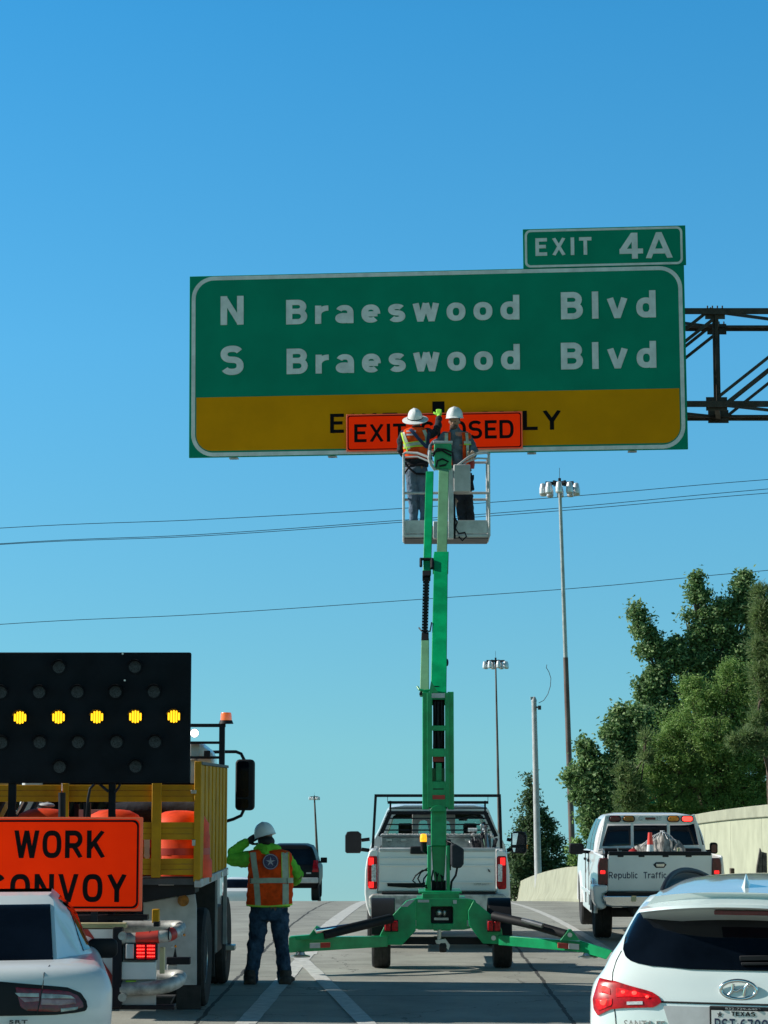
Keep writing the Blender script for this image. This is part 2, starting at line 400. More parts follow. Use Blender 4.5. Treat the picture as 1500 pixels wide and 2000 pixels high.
# ================================================================ road sign lettering drawn with even strokes
def _arc(cx, cy, rx, ry, a0, a1, n=12):
    return [(cx + rx*cos(radians(a0 + (a1-a0)*i/n)), cy + ry*sin(radians(a0 + (a1-a0)*i/n))) for i in range(n+1)]
def _super(cx, cy, rx, ry, a0, a1, n=20, e=2.6):
    P = []
    for i in range(n+1):
        a = radians(a0 + (a1-a0)*i/n); c, s = cos(a), sin(a)
        P.append((cx + rx*abs(c)**(2/e)*(1 if c >= 0 else -1), cy + ry*abs(s)**(2/e)*(1 if s >= 0 else -1)))
    return P
def glyph(ch, h, X=0.74):
    """centre lines of one letter: h is half the stroke; returns width, strokes"""
    def bowl(x0, y0, y1, W):                       # right-facing bowl of B, P, R, D
        r = (y1-y0)/2; rx = min(r, (W-h-x0)*0.6)
        return [(x0, y1), (W-h-rx, y1)] + _arc(W-h-rx, (y0+y1)/2, rx, r, 90, -90) + [(x0, y0)]
    T, B = 1-h, h
    if ch == 'N': return .74, [[(h,0),(h,1)], [(h*0.95,1.0),(.74-h*0.95,0)], [(.74-h,0),(.74-h,1)]]
    if ch == 'S': 
        W = .70; m = .52; return W, [_super(W/2, (T+m)/2, W/2-h, (T-m)/2, 28, 270, 22, 2.3) + _super(W/2, (B+m)/2, W/2-h, (m-B)/2, 90, -152, 22, 2.3)[1:]]
    if ch == 'B': W = .72; return W, [[(h,0),(h,1)], bowl(h, .53, T, W*.96), bowl(h, B, .53, W)]
    if ch == 'D': W = .74; return W, [[(h,0),(h,1)], [(h,T),(W*.5,T)] + _super(W*.5, .5, W*.5-h, .5-h, 90, -90, 18, 2.6) + [(h,B)]]
    if ch == 'P': W = .70; return W, [[(h,0),(h,1)], bowl(h, .45, T, W)]
    if ch == 'R': W = .73; return W, [[(h,0),(h,1)], bowl(h, .45, T, W*.96), [(W*.48,.45),(W-h*1.05,0)]]
    if ch == 'E': W = .62; return W, [[(h,0),(h,1)], [(h,T),(W,T)], [(h,B),(W,B)], [(h,.52),(W*.9,.52)]]
    if ch == 'F': W = .60; return W, [[(h,0),(h,1)], [(h,T),(W,T)], [(h,.52),(W*.9,.52)]]
    if ch == 'L': W = .60; return W, [[(h,0),(h,1)], [(h,B),(W,B)]]
    if ch == 'I': return 2*h, [[(h,0),(h,1)]]
    if ch == 'T': W = .66; return W, [[(0,T),(W,T)], [(W/2,0),(W/2,T)]]
    if ch == 'X': W = .74; return W, [[(h*1.1,0),(W-h*1.1,1)], [(h*1.1,1),(W-h*1.1,0)]]
    if ch == 'Y': W = .76; return W, [[(h,1),(W/2,.45),(W-h,1)], [(W/2,0),(W/2,.48)]]
    if ch == 'V': W = .76; return W, [[(h*.9,1.02),(W/2,-.04),(W-h*.9,1.02)]]
    if ch == 'W': W = .98; return W, [[(h*.8,1.02),(W*.28,-.03),(W/2,1.0),(W*.72,-.03),(W-h*.8,1.02)]]
    if ch == 'K': W = .74; return W, [[(h,0),(h,1)], [(h,.34),(W-h*1.1,1)], [(W*.40,.56),(W-h*.9,0)]]
    if ch == 'A': W = .84; return W, [[(h*.8,-.02),(W/2,1.03),(W-h*.8,-.02)], [(W*.22,.27),(W*.78,.27)]]
    if ch == 'O': W = .76; return W, [_super(W/2, .5, W/2-h, .5-h, 0, 360, 40, 2.7)]
    if ch == 'C': W = .72; return W, [_super(W/2, .5, W/2-h, .5-h, 38, 322, 34, 2.7)]
    if ch == '4': W = .78; return W, [[(W*.66,0),(W*.66,1)], [(W*.62,.96),(h*1.2,.32)], [(0.02,.29),(W,.29)]]
    if ch == '6': W = .68; return W, [_super(W/2, .32, W/2-h, .32-h, 0, 360, 30, 2.4), _super(W*.66, .45, W*.66-h, .55-h, 180, 82, 14, 2.2)]
    if ch == '9': W = .68; return W, [_super(W/2, .68, W/2-h, .32-h, 0, 360, 30, 2.4), _super(W*.34, .55, W*.66-h, .55-h, 0, -98, 14, 2.2)]
    if ch == '7': W = .64; return W, [[(0,T),(W-h,T),(W*.34,0)]]
    if ch == '0': W = .66; return W, [_super(W/2, .5, W/2-h, .5-h, 0, 360, 36, 2.6)]
    if ch == 'o': W = .64; return W, [_super(W/2, X/2, W/2-h, X/2-h, 0, 360, 32, 2.3)]
    if ch == 'e': 
        W = .64; return W, [[(h*1.2, X*.48),(W-h*.9, X*.48)], _super(W/2, X/2, W/2-h, X/2-h, -2, 312, 30, 2.3)]
    if ch == 'c': W = .58; return W, [_super(W/2, X/2, W/2-h, X/2-h, 42, 318, 28, 2.3)]
    if ch == 's': 
        W = .58; m = X*.51; return W, [_super(W/2, (X-h+m)/2, W/2-h, (X-h-m)/2, 30, 270, 18, 2.2) + _super(W/2, (h+m)/2, W/2-h, (m-h)/2, 90, -150, 18, 2.2)[1:]]
    if ch == 'a': 
        W = .62; return W, [_super(W/2-.0, X*.55, W/2-h, X*.45-h, 150, 0, 16, 2.4) + [(W-h,0)], _super(W/2-.02, X*.28, W/2-h-.02, X*.28-h, 15, 345, 26, 2.3)]
    if ch == 'r': W = .42; return W, [[(h,0),(h,X)], _arc(W+.02, X-h-.26, W+.02-h, .26, 170, 88, 10)]
    if ch == 'w': W = .86; return W, [[(h*.8,X),(W*.28,-.02),(W/2,X),(W*.72,-.02),(W-h*.8,X)]]
    if ch == 'v': W = .64; return W, [[(h*.8,X),(W/2,-.03),(W-h*.8,X)]]
    if ch == 'd': W = .64; return W, [[(W-h,0),(W-h,1.0)], _super(W/2, X/2, W/2-h, X/2-h, 20, 340, 28, 2.3)]
    if ch == 'b': W = .64; return W, [[(h,0),(h,1.0)], _super(W/2, X/2, W/2-h, X/2-h, 160, -160, 28, 2.3)]
    if ch == 'p': W = .64; return W, [[(h,-.27),(h,X)], _super(W/2, X/2, W/2-h, X/2-h, 160, -160, 28, 2.3)]
    if ch == 'l': return 2*h, [[(h,0),(h,1.0)]]
    if ch == 'i': return 2*h, [[(h,0),(h,X)], [(h,.84),(h,.84+2*h)]]
    if ch == 'u': W = .60; return W, [[(h,X),(h,.30)] + _super(W/2, .30, W/2-h, .30-h, 180, 360, 16, 2.4), [(W-h,0),(W-h,X)]]
    if ch == 'f': W = .42; return W, [[(W*.42,0),(W*.42,.76)] + _arc(W*.42+.2, .76, .2, T-.76, 180, 92, 8), [(0,X-h*.6),(W,X-h*.6)]]
    if ch == 't': W = .42; return W, [[(W*.42,.92),(W*.42,.24)] + _arc(W*.42+.2, .24, .2, .24-h, 180, 268, 8), [(0,X-h*.6),(W,X-h*.6)]]
    return .4, []
def ribbon(mb, P, h, z0, z1, emit):
    P = [p for i, p in enumerate(P) if i == 0 or abs(p[0]-P[i-1][0]) + abs(p[1]-P[i-1][1]) > 1e-5]
    n = len(P); closed = (abs(P[0][0]-P[-1][0]) + abs(P[0][1]-P[-1][1])) < 1e-6
    if closed: P = P[:-1]; n -= 1
    L, R = [], []
    for i in range(n):
        a = P[i-1] if (closed or i > 0) else None; b = P[(i+1) % n] if (closed or i < n-1) else None; p = P[i]
        ds = []
        for q0, q1 in ((a, p), (p, b)):
            if q0 is None or q1 is None: continue
            dx, dy = q1[0]-q0[0], q1[1]-q0[1]; l = sqrt(dx*dx+dy*dy) or 1e-9; ds.append((dx/l, dy/l))
        tx, ty = sum(d[0] for d in ds), sum(d[1] for d in ds); l = sqrt(tx*tx+ty*ty) or 1e-9; tx, ty = tx/l, ty/l
        k = 1.0
        if len(ds) == 2: k = 1.0/max(0.45, tx*ds[0][0] + ty*ds[0][1])
        L.append((p[0]-ty*h*k, p[1]+tx*h*k)); R.append((p[0]+ty*h*k, p[1]-tx*h*k))
    vs = [emit(x, y, z1) for x, y in L] + [emit(x, y, z1) for x, y in R] + [emit(x, y, z0) for x, y in L] + [emit(x, y, z0) for x, y in R]
    fs = []; m = n if closed else n-1
    for i in range(m):
        j = (i+1) % n
        fs += [(i, j, n+j, n+i), (2*n+i, 3*n+i, 3*n+j, 2*n+j), (i, 2*n+i, 2*n+j, j), (n+i, n+j, 3*n+j, 3*n+i)]
    if not closed: fs += [(0, n, 3*n, 2*n), (n-1, 3*n-1, 4*n-1, 2*n-1)]
    mb.add(vs, fs)
def sign_text(txt, m, parent, bl, w, h, nn=(0,-1,0), th=0.004, sp=0.2, st=0.19, sh=0.0, name='lettering', **kw):
    """road lettering fitted to a box w x h whose lower left corner is bl"""
    hs = st/2; x = 0.0; G = []
    for ch in txt:
        if ch == ' ': x += .45; continue
        gw, S_ = glyph(ch, hs); G.append((x, S_)); x += gw + sp
    tot = x - sp
    lo = -0.27 if any(c in 'pqgy' for c in txt) else 0.0; hi = 1.0
    bl = Vector(bl); nn = Vector(nn); mb = MB(); k = 0
    for gx0, S_ in G:
        parts_ = []
        for P in S_:                              # a sharp corner is two strokes that meet
            cur = [P[0]]
            for i in range(1, len(P)):
                cur.append(P[i])
                if i < len(P)-1:
                    ax, ay, bx_, by_ = P[i][0]-P[i-1][0], P[i][1]-P[i-1][1], P[i+1][0]-P[i][0], P[i+1][1]-P[i][1]
                    if ax*bx_ + ay*by_ < 0.25*sqrt((ax*ax+ay*ay)*(bx_*bx_+by_*by_)) and (ax*ax+ay*ay) > 0.02: parts_.append(cur); cur = [P[i]]
            parts_.append(cur)
        for P in parts_:
            k += 1; e = (k % 4) * 0.0003
            ribbon(mb, P, hs, 0.0, th + e, lambda a, b, z, gx0=gx0: bl + Vector(((gx0 + a)/tot*w, 0, (min(1.0, max(lo, b)) - lo)/(hi - lo)*h)) + nn*z)
    return mb.build(name, m, parent, smooth=0)
# ================================================================ the setting
def road_material():
    m = bpy.data.materials.new('road concrete'); m.use_nodes = True
    n, l = m.node_tree.nodes, m.node_tree.links
    b = n['Principled BSDF']; b.inputs['Roughness'].default_value = 0.85
    t = n.new('ShaderNodeTexCoord'); sp = n.new('ShaderNodeSeparateXYZ'); l.new(t.outputs['Object'], sp.inputs[0])
    def M(op, a, b_=None, c=None):
        k = n.new('ShaderNodeMath'); k.operation = op
        for i, q in enumerate((a, b_, c)):
            if q is None: continue
            if isinstance(q, (int, float)): k.inputs[i].default_value = q
            else: l.new(q, k.inputs[i])
        return k.outputs[0]
    def noise(scale, det=5, st=(1,1,1)):
        mp_ = n.new('ShaderNodeMapping'); mp_.inputs['Scale'].default_value = st; l.new(t.outputs['Object'], mp_.inputs[0])
        z = n.new('ShaderNodeTexNoise'); z.inputs['Scale'].default_value = scale; z.inputs['Detail'].default_value = det
        z.inputs['Roughness'].default_value = 0.65
        l.new(mp_.outputs[0], z.inputs[0]); return z.outputs[0]
    X, Y = sp.outputs[0], sp.outputs[1]
    wob = M('MULTIPLY', M('SUBTRACT', noise(0.9, 4), 0.5), 0.10)
    wob2 = M('MULTIPLY', M('SUBTRACT', noise(7.0, 3), 0.5), 0.03)
    u = M('SUBTRACT', X, M('MULTIPLY', Y, 0.0094))
    lon = M('ADD', M('ADD', u, wob), wob2)
    d1 = M('ABSOLUTE', M('SUBTRACT', lon, 1.6)); d2 = M('ABSOLUTE', M('ADD', lon, 2.0)); d3 = M('ABSOLUTE', M('SUBTRACT', lon, 5.3))
    dl = M('MINIMUM', M('MINIMUM', d1, d2), d3)
    jl = M('LESS_THAN', dl, 0.022)
    ty = M('ABSOLUTE', M('SUBTRACT', M('FRACT', M('DIVIDE', M('ADD', Y, M('MULTIPLY', wob2, 1.0)), 4.57)), 0.5))
    jt = M('LESS_THAN', ty, 0.0035)
    joint = M('MAXIMUM', jl, jt)
    r = n.new('ShaderNodeValToRGB'); r.color_ramp.elements[0].position = 0.3; r.color_ramp.elements[1].position = 0.7
    r.color_ramp.elements[0].color = (0.245,0.248,0.218,1); r.color_ramp.elements[1].color = (0.40,0.405,0.355,1)
    l.new(noise(1.1, 8), r.inputs[0])
    # fine aggregate
    g = n.new('ShaderNodeMix'); g.data_type = 'RGBA'; g.blend_type = 'MULTIPLY'; g.inputs[0].default_value = 0.35
    r2 = n.new('ShaderNodeValToRGB'); r2.color_ramp.elements[0].position = 0.35; r2.color_ramp.elements[1].position = 0.65
    r2.color_ramp.elements[0].color = (0.6,0.6,0.6,1); r2.color_ramp.elements[1].color = (1.1,1.1,1.08,1)
    l.new(noise(45, 3), r2.inputs[0]); l.new(r.outputs[0], g.inputs[6]); l.new(r2.outputs[0], g.inputs[7])
    # rubber and oil along the wheel paths
    s = n.new('ShaderNodeMix'); s.data_type = 'RGBA'; s.blend_type = 'MULTIPLY'
    cyc = M('ABSOLUTE', M('SUBTRACT', M('FRACT', M('DIVIDE', M('SUBTRACT', u, 0.75), 1.82)), 0.5))
    path = M('MULTIPLY', M('SUBTRACT', 1.0, M('MULTIPLY', cyc, 2.0)), 0.45)
    l.new(M('MULTIPLY', path, M('ADD', 0.4, noise(0.8, 5, (3, 0.25, 1)))), s.inputs[0])
    s.inputs[7].default_value = (0.62, 0.61, 0.60, 1)
    l.new(g.outputs[2], s.inputs[6])
    j = n.new('ShaderNodeMix'); j.data_type = 'RGBA'; l.new(M('MULTIPLY', joint, 0.9), j.inputs[0]); j.inputs[7].default_value = (0.018,0.017,0.016,1)
    # oil drips, patches and hairline cracks
    st = n.new('ShaderNodeValToRGB'); st.color_ramp.elements[0].position = 0.62; st.color_ramp.elements[1].position = 0.74
    l.new(noise(2.3, 6, (1.0, 0.6, 1)), st.inputs[0])
    s2 = n.new('ShaderNodeMix'); s2.data_type = 'RGBA'; s2.blend_type = 'MULTIPLY'; s2.inputs[7].default_value = (0.66, 0.65, 0.63, 1)
    l.new(M('MULTIPLY', st.outputs[0], 0.8), s2.inputs[0]); l.new(s.outputs[2], s2.inputs[6])
    vo = n.new('ShaderNodeTexVoronoi'); vo.feature = 'DISTANCE_TO_EDGE'; vo.inputs['Scale'].default_value = 0.33
    wv = n.new('ShaderNodeVectorMath'); wv.operation = 'ADD'; nn3 = n.new('ShaderNodeTexNoise'); nn3.inputs['Scale'].default_value = 1.6; nn3.inputs['Detail'].default_value = 6
    l.new(t.outputs['Object'], nn3.inputs[0]); l.new(t.outputs['Object'], wv.inputs[0]); l.new(nn3.outputs['Color'], wv.inputs[1]); l.new(wv.outputs[0], vo.inputs['Vector'])
    ck = M('LESS_THAN', vo.outputs['Distance'], 0.0028)
    s3 = n.new('ShaderNodeMix'); s3.data_type = 'RGBA'; s3.inputs[7].default_value = (0.05, 0.048, 0.045, 1)
    l.new(M('MULTIPLY', ck, 0.75), s3.inputs[0]); l.new(s2.outputs[2], s3.inputs[6]); s = s3
    l.new(s.outputs[2], j.inputs[6]); l.new(j.outputs[2], b.inputs['Base Color'])
    bp = n.new('ShaderNodeBump'); bp.inputs['Strength'].default_value = 0.4; bp.inputs['Distance'].default_value = 0.012
    l.new(noise(60, 4), bp.inputs['Height']); l.new(bp.outputs[0], b.inputs['Normal'])
    return m
def sheet(name, xs, ys, zf, m, kind='structure'):
    b = MB(); nx = len(xs)
    b.add([(x, y, zf(x, y)) for y in ys for x in xs], [(j*nx+i, j*nx+i+1, (j+1)*nx+i+1, (j+1)*nx+i) for j in range(len(ys)-1) for i in range(nx-1)])
    o = b.build(name, m, smooth=60); return tag(o, kind=kind)
YS = [-30 + 2*i for i in range(28)] + [26 + 1.0*i for i in range(84)] + [110 + 10*i for i in range(1, 20)]
sheet('road', [-18, -12, -6, -2, 2, 5, 7.1], YS, lambda x, y: gz(y), road_material())
grass = mat('verge grass', (0.10,0.12,0.035), 0.95, col2=(0.05,0.065,0.02), vscale=1.5, bump=0.8, bscale=12)
YG = [-400, -60] + YS + [400, 700, 1200, 2500]
sheet('ground', [-1800, -300, -60, -18.5, 7.6, 12, 25, 80, 400, 1800], YG, lambda x, y: gz(y) - (0.06 if -19 < x < 8 else 0.3), grass)
def strip(name, pts, w, dz=0.004, m='line paint', label=None):
    # painted stripe following the road: pts = [(x, y)], w = width or list
    b = MB(); vs = []; P = []
    for i in range(len(pts) - 1):
        (x0, y0), (x1, y1) = pts[i], pts[i+1]; n_ = max(1, int(abs(y1 - y0) / 0.5))
        for k in range(n_): P.append((x0 + (x1-x0)*k/n_, y0 + (y1-y0)*k/n_, (i + k/n_) / (len(pts)-1)))
    P.append((*pts[-1], 1.0))
    rnd = random.Random(len(pts) * 7 + int(w*100))
    for i, (x, y, t) in enumerate(P):
        j = rnd.uniform(-0.006, 0.006); vs += [(x - w/2 + j, y, gz(y) + dz), (x + w/2 + j, y, gz(y) + dz)]
    b.add(vs, [(2*i, 2*i+1, 2*i+3, 2*i+2) for i in range(len(P)-1)])
    return tag(b.build(name, MATS[m], smooth=0), kind='structure')
def gp(px, py):
    Y = gy(py); return (gx(px, Y), Y)
# the gore: two lines parting towards the camera, one line running ahead from their meeting point
strip('lane_marking', [(-1.30, 8.0), gp(480, 2000), gp(600, 1860)], 0.20)
strip('lane_marking', [(0.95, 8.0), gp(716, 2000), gp(585, 1868)], 0.18, dz=0.008)
strip('lane_marking', [(gp(600,1861)[0], gp(600,1861)[1] + 0.05), (-1.07, 34.0), (-0.96, 40), (-0.72, 50), (-0.55, 60), (-0.45, 70), (-0.4, 90)], 0.26)
strip('lane_marking', [(3.05, 10), (3.16, 32), (3.22, 45), (3.22, 58), (3.2, 95)], 0.14)
strip('lane_marking', [(6.75, 5), (6.7, 40), (5.6, 56), (4.9, 75), (4.8, 100)], 0.12, dz=0.004)
# concrete barrier on the right, then the panel wall
def wall_run(path, prof, mb, zf=gz):
    # path: [(x, y, height factor)], prof: [(offset towards the wall side, z)]
    rings = []
    for i, (x, y, h) in enumerate(path):
        a = Vector((path[min(i+1, len(path)-1)][0] - path[max(i-1, 0)][0], path[min(i+1, len(path)-1)][1] - path[max(i-1, 0)][1]))
        a.normalize(); nx_, ny_ = a.y, -a.x
        rings.append([(x + nx_*o, y + ny_*o, zf(y) + (z * h if z > 0 else z)) for o, z in prof])
    mb.loft(rings)
bar = MB()
bp_ = []
for i in range(0, 61):
    t = i / 60; Y = 54.0 + t * 60
    X = 4.95 + 2.15 * max(0, (1 - (Y - 54.0) / 11.0)) ** 1.5
    bp_.append((X, Y, 1.0))
wall_run(bp_, [(0.0, -0.2), (0.0, 0.08), (0.12, 0.30), (0.22, 0.95), (0.40, 0.95), (0.50, 0.30), (0.60, 0.08), (0.60, -0.2)], bar)
tag(bar.build('concrete_barrier', MATS['barrier concrete'], smooth=20), 'low pale concrete barrier curving along the right edge of the road up to the crest', 'barrier')
wr = thing('panel_wall', 'cream concrete panel wall with a lighter coping behind the right hand pickup', 'wall', (7.5, 44, gz(44)))
def wl_(y): return 7.30 + (y - 40) * 0.012
ys_ = [14 + 4.4*i for i in range(11)]
for i in range(10):
    y0, y1 = ys_[i] + 0.012, ys_[i+1] - 0.012
    k = MB()
    wall_run([(wl_(y) - 7.5, y, 1.0) for y in [y0 + (y1-y0)*q/5 for q in range(6)]], [(0, -0.3), (0, 1.90), (0.22, 1.90), (0.22, -0.3)], k, lambda y: gz(y) - gz(44))
    k.v = [(x, y - 44, z) for x, y, z in k.v]
    k.build('wall_panel', MATS['wall concrete'], wr, smooth=20)
k = MB(); wall_run([(wl_(y) - 7.5 - 0.05, y, 1.0) for y in [14 + 1.1*q for q in range(41)]], [(0, 1.902), (0, 2.14), (0.32, 2.14), (0.32, 1.902)], k, lambda y: gz(y) - gz(44))
k.v = [(x, y - 44, z) for x, y, z in k.v]
k.build('coping', MATS['barrier concrete'], wr, smooth=20, bevel=0.02)
# splintered timber stub near the wall
r_ = thing('timber_stub', 'short weathered grey timber post with a pointed splintered top in front of the panel wall', 'post', (gx(1486, 36), 36, 0))
F = Frame(r_); k = MB()
F.prism(k, [(1477,1712),(1479,1690),(1485,1656),(1488,1664),(1489,1712)], 0, 0.08)
F.prism(k, [(1489.5,1712),(1489.5,1664),(1498,1666),(1499,1712)], 0.01, 0.09)
z0 = F.p(1485, 1712, 0).z
k.box(-0.09, 0.10, 0.0, 0.10, 0, z0 + 0.01)
k.build('post', MATS['wood grey'], r_, bevel=0.006)
r_ = thing('wall_box', 'small brown junction box low on the cream panel wall', 'box', (gx(1431, 42) , 42, 0))
F = Frame(r_); k = MB(); F.box(k, 1427, 1435, 1696, 1712, 0, 0.15); k.build('box_body', MATS['bark'], r_, bevel=0.01)
k = MB(); z0 = F.p(1431, 1712, 0).z; k.box(-0.03, 0.03, 0.03, 0.1, -0.1, z0); k.build('stand', MATS['dark grey'], r_)

# ---------------------------------------------------------------- trees
LEAF_D = leafmat('leaves dark', (0.055,0.125,0.040), (0.15,0.265,0.090), (0.40,0.54,0.26))
LEAF_L = leafmat('leaves light', (0.10,0.20,0.045), (0.20,0.335,0.08), (0.40,0.56,0.19))
LEAF_P = leafmat('pine needles', (0.08,0.15,0.045), (0.15,0.23,0.08), (0.27,0.34,0.14))
LEAF_C = leafmat('cone tree leaves', (0.035,0.080,0.032), (0.07,0.13,0.05), (0.15,0.23,0.10))
def tree(name, label, Y, blobs, n, size, lm, base, seed, trunk_r=0.18, cat='tree', group=None, slim=0.5, style='leaf', clump=0.35):
    """blobs: (px, py, r in px, depth offset) in the photograph; leaves fill clumps scattered inside each blob"""
    rnd = random.Random(seed); s = FPX / Y
    bx = gx(base, Y); root = thing(name, label, cat, (bx, Y, gz(Y) - 0.3), group=group)
    C = []
    for px, py, r, dy in blobs:
        q = at(px, py, Y + dy) - Vector(root.location); C.append((q, r / s))
    # trunk and limbs
    k = MB(); top = max(c.z for c, r in C)
    low = min(c.z - r*0.4 for c, r in C)
    T0 = Vector((0, 0, -0.2)); T1 = Vector((sum(c.x for c, r in C)/len(C)*0.5, 0.1, max(1.0, low + (top-low)*0.45)))
    k.tube([T0, T0.lerp(T1, 0.4) + Vector((0.05, 0.03, 0)), T1], 0, 10, True, [trunk_r, trunk_r*0.8, trunk_r*0.45])
    for c, r in C:
        st = T0.lerp(T1, rnd.uniform(0.45, 1.0))
        md = st.lerp(c, 0.55) + Vector((rnd.uniform(-.1,.1), rnd.uniform(-.1,.1), 0.15))
        k.tube([st, md, c], 0, 6, True, [trunk_r*0.4, trunk_r*0.2, trunk_r*0.05])
        for _ in range(4):
            e = c + Vector((rnd.uniform(-1,1), rnd.uniform(-1,1), rnd.uniform(-.6,1))) * r * 0.8
            k.tube([md.lerp(c, 0.6), e], 0, 5, True, [trunk_r*0.12, 0.008])
    k.build('trunk', MATS['bark'], root)
    vs = []; fs = []
    tot = sum(r*r for c, r in C)
    for c, r in C:
        ncl = max(6, int((r / (clump*0.55)) ** 2 * 2.6))
        per = max(4, int(n * r*r / tot / ncl))
        for _ in range(ncl):
            d = Vector((rnd.gauss(0,1), rnd.gauss(0,1), rnd.gauss(0,1))).normalized() * r * (rnd.random() ** 0.45)
            cc = c + Vector((d.x, d.y * 0.9, d.z)); cr = clump * rnd.uniform(0.4, 1.15)
            for _ in range(per):
                e = Vector((rnd.gauss(0,.5), rnd.gauss(0,.5), rnd.gauss(0,.42))) * cr
                p = cc + e
                L = size * rnd.uniform(0.6, 1.4); w = L * slim
                if style == 'needle':
                    a = (e.normalized() + Vector((rnd.uniform(-.4,.4), rnd.uniform(-.4,.4), rnd.uniform(-.1,.6)))).normalized()
                else:
                    a = Vector((rnd.gauss(0,1), rnd.gauss(0,1), rnd.gauss(0,.7) - 0.2)).normalized()
                b = a.cross(Vector((rnd.gauss(0,1), rnd.gauss(0,1), rnd.gauss(0,1)))).normalized()
                nrm = a.cross(b) * w * 0.22
                o = len(vs)
                vs += [p - a*L/2, p + b*w/2 + nrm, p + a*L/2, p - b*w/2 + nrm]
                fs.append((o, o+1, o+2, o+3))
    me = bpy.data.meshes.new('crown'); me.from_pydata([tuple(v) for v in vs], [], fs); me.materials.append(lm)
    o = bpy.data.objects.new('crown', me); COL.objects.link(o); o.parent = root
    return root
TG = 'trees behind the wall on the right'
tree('evergreen_tree', 'dark green cone shaped evergreen tree standing behind the pale thin pole', 88,
     [(1035,1540,13,0),(1036,1562,18,0),(1040,1590,26,0),(1044,1620,34,0),(1042,1655,42,0),(1044,1690,48,0),(1042,1730,52,0),(1010,1690,28,-.3),(1082,1700,34,0),(1096,1740,30,0),(1000,1735,26,0),(1018,1628,18,0),(1070,1612,16,0),(1083,1645,18,0),(1035,1518,7,0)],
     26000, 0.13, LEAF_C, 1045, 3, 0.16, clump=0.30)
tree('broadleaf_tree', 'tallest glossy dark green tree with spiky leader shoots, right of the road', 70,
     [(1358,1128,13,0),(1364,1165,19,0),(1382,1200,24,0),(1346,1205,9,0),(1372,1238,26,0),(1410,1240,26,0),(1440,1200,24,0),(1448,1150,20,0),(1455,1130,12,0),(1470,1180,26,0),(1325,1255,18,0),(1340,1290,32,0),(1395,1290,36,0),(1450,1270,40,0),(1300,1300,26,0),(1276,1262,22,0),(1256,1230,20,0),(1246,1200,13,0),(1243,1185,8,0),(1262,1270,15,0),(1290,1340,30,0),(1270,1320,16,0),(1265,1380,22,0),(1310,1390,34,0),(1370,1350,40,0),(1440,1340,46,0),(1500,1250,60,0.5),(1530,1350,60,0.5),(1262,1345,24,0),(1258,1400,30,0),(1270,1430,30,0),(1420,1185,22,0),(1400,1215,18,0),(1360,1148,11,0),(1330,1440,50,1),(1420,1440,60,1),(1480,1440,60,1),(1350,1540,60,1),(1440,1560,60,1),(1270,1540,40,1)],
     150000, 0.125, LEAF_D, 1390, 5, 0.3, group=TG, slim=0.55, clump=0.30)
tree('broadleaf_tree', 'dark green tree with drooping leaves at the left end of the right hand trees', 66,
     [(1228,1410,26,0),(1212,1400,16,0),(1200,1440,22,0),(1190,1430,12,0),(1225,1455,30,0),(1170,1500,24,0),(1150,1505,22,0),(1128,1512,14,0),(1115,1518,9,0),(1140,1540,26,0),(1180,1550,32,0),(1160,1590,26,0),(1200,1590,34,0),(1185,1618,20,0),(1148,1470,13,0),(1138,1452,8,0),(1210,1500,34,0),(1240,1500,34,0),(1250,1590,34,0),(1255,1440,32,0),(1230,1640,30,0),(1250,1400,26,0),(1270,1540,30,0),(1285,1600,30,0),(1160,1560,26,0)],
     85000, 0.135, LEAF_D, 1205, 7, 0.26, group=TG, slim=0.58, clump=0.28)
tree('feathery_tree', 'light green feathery tree filling the middle of the right hand trees', 62,
     [(1400,1350,34,0),(1430,1310,24,0),(1360,1380,36,0),(1320,1420,38,0),(1285,1455,32,0),(1275,1500,34,0),(1330,1490,46,0),(1390,1440,50,-.4),(1450,1390,44,0),(1440,1470,52,-.4),(1380,1530,50,0),(1320,1555,40,0),(1450,1550,50,0),(1495,1420,46,0),(1500,1500,50,0),(1400,1590,40,0),(1340,1590,30,0),(1290,1590,30,0),(1480,1590,40,0),(1265,1530,34,0),(1270,1480,28,0),(1250,1575,28,0),(1460,1330,34,0),(1490,1360,36,0),(1350,1340,24,0),(1540,1460,50,0),(1540,1560,50,0)],
     120000, 0.09, LEAF_L, 1400, 9, 0.22, group=TG, slim=0.28, clump=0.28)
tree('pine_tree', 'brownish olive pine tree at the right edge of the photo above the feathery tree', 58,
     [(1492,1160,18,0),(1490,1195,24,0),(1500,1230,30,0),(1488,1270,26,0),(1500,1310,30,0),(1478,1330,18,0),(1495,1385,22,0),(1478,1405,16,-.4),(1505,1345,24,0),(1465,1440,20,-.8),(1490,1450,24,-.8),(1440,1450,14,-.8),(1530,1180,30,0),(1540,1260,40,0),(1530,1400,40,0)],
     40000, 0.15, LEAF_P, 1515, 11, 0.2, group=TG, slim=0.12, style='needle', clump=0.26)
tree('pine_tree', 'small olive tree tucked low between the dark drooping tree and the feathery tree', 61,
     [(1230,1530,22,0),(1228,1560,26,0),(1250,1550,18,0),(1226,1590,20,0),(1215,1500,10,0),(1262,1475,14,0),(1263,1440,8,0)],
     12000, 0.15, LEAF_P, 1232, 13, 0.12, group=TG, slim=0.14, style='needle', clump=0.24)
tree('shrub', 'small green bush between the pale pole and the right hand pickup', 96,
     [(1120,1690,22,0),(1128,1650,13,0),(1145,1625,12,0),(1110,1660,6,0),(1132,1600,7,0),(1145,1720,26,0),(1170,1660,24,0),(1200,1650,26,0),(1260,1640,30,0),(1320,1640,30,0)], 11000, 0.16, LEAF_L, 1140, 15, 0.07, clump=0.3)
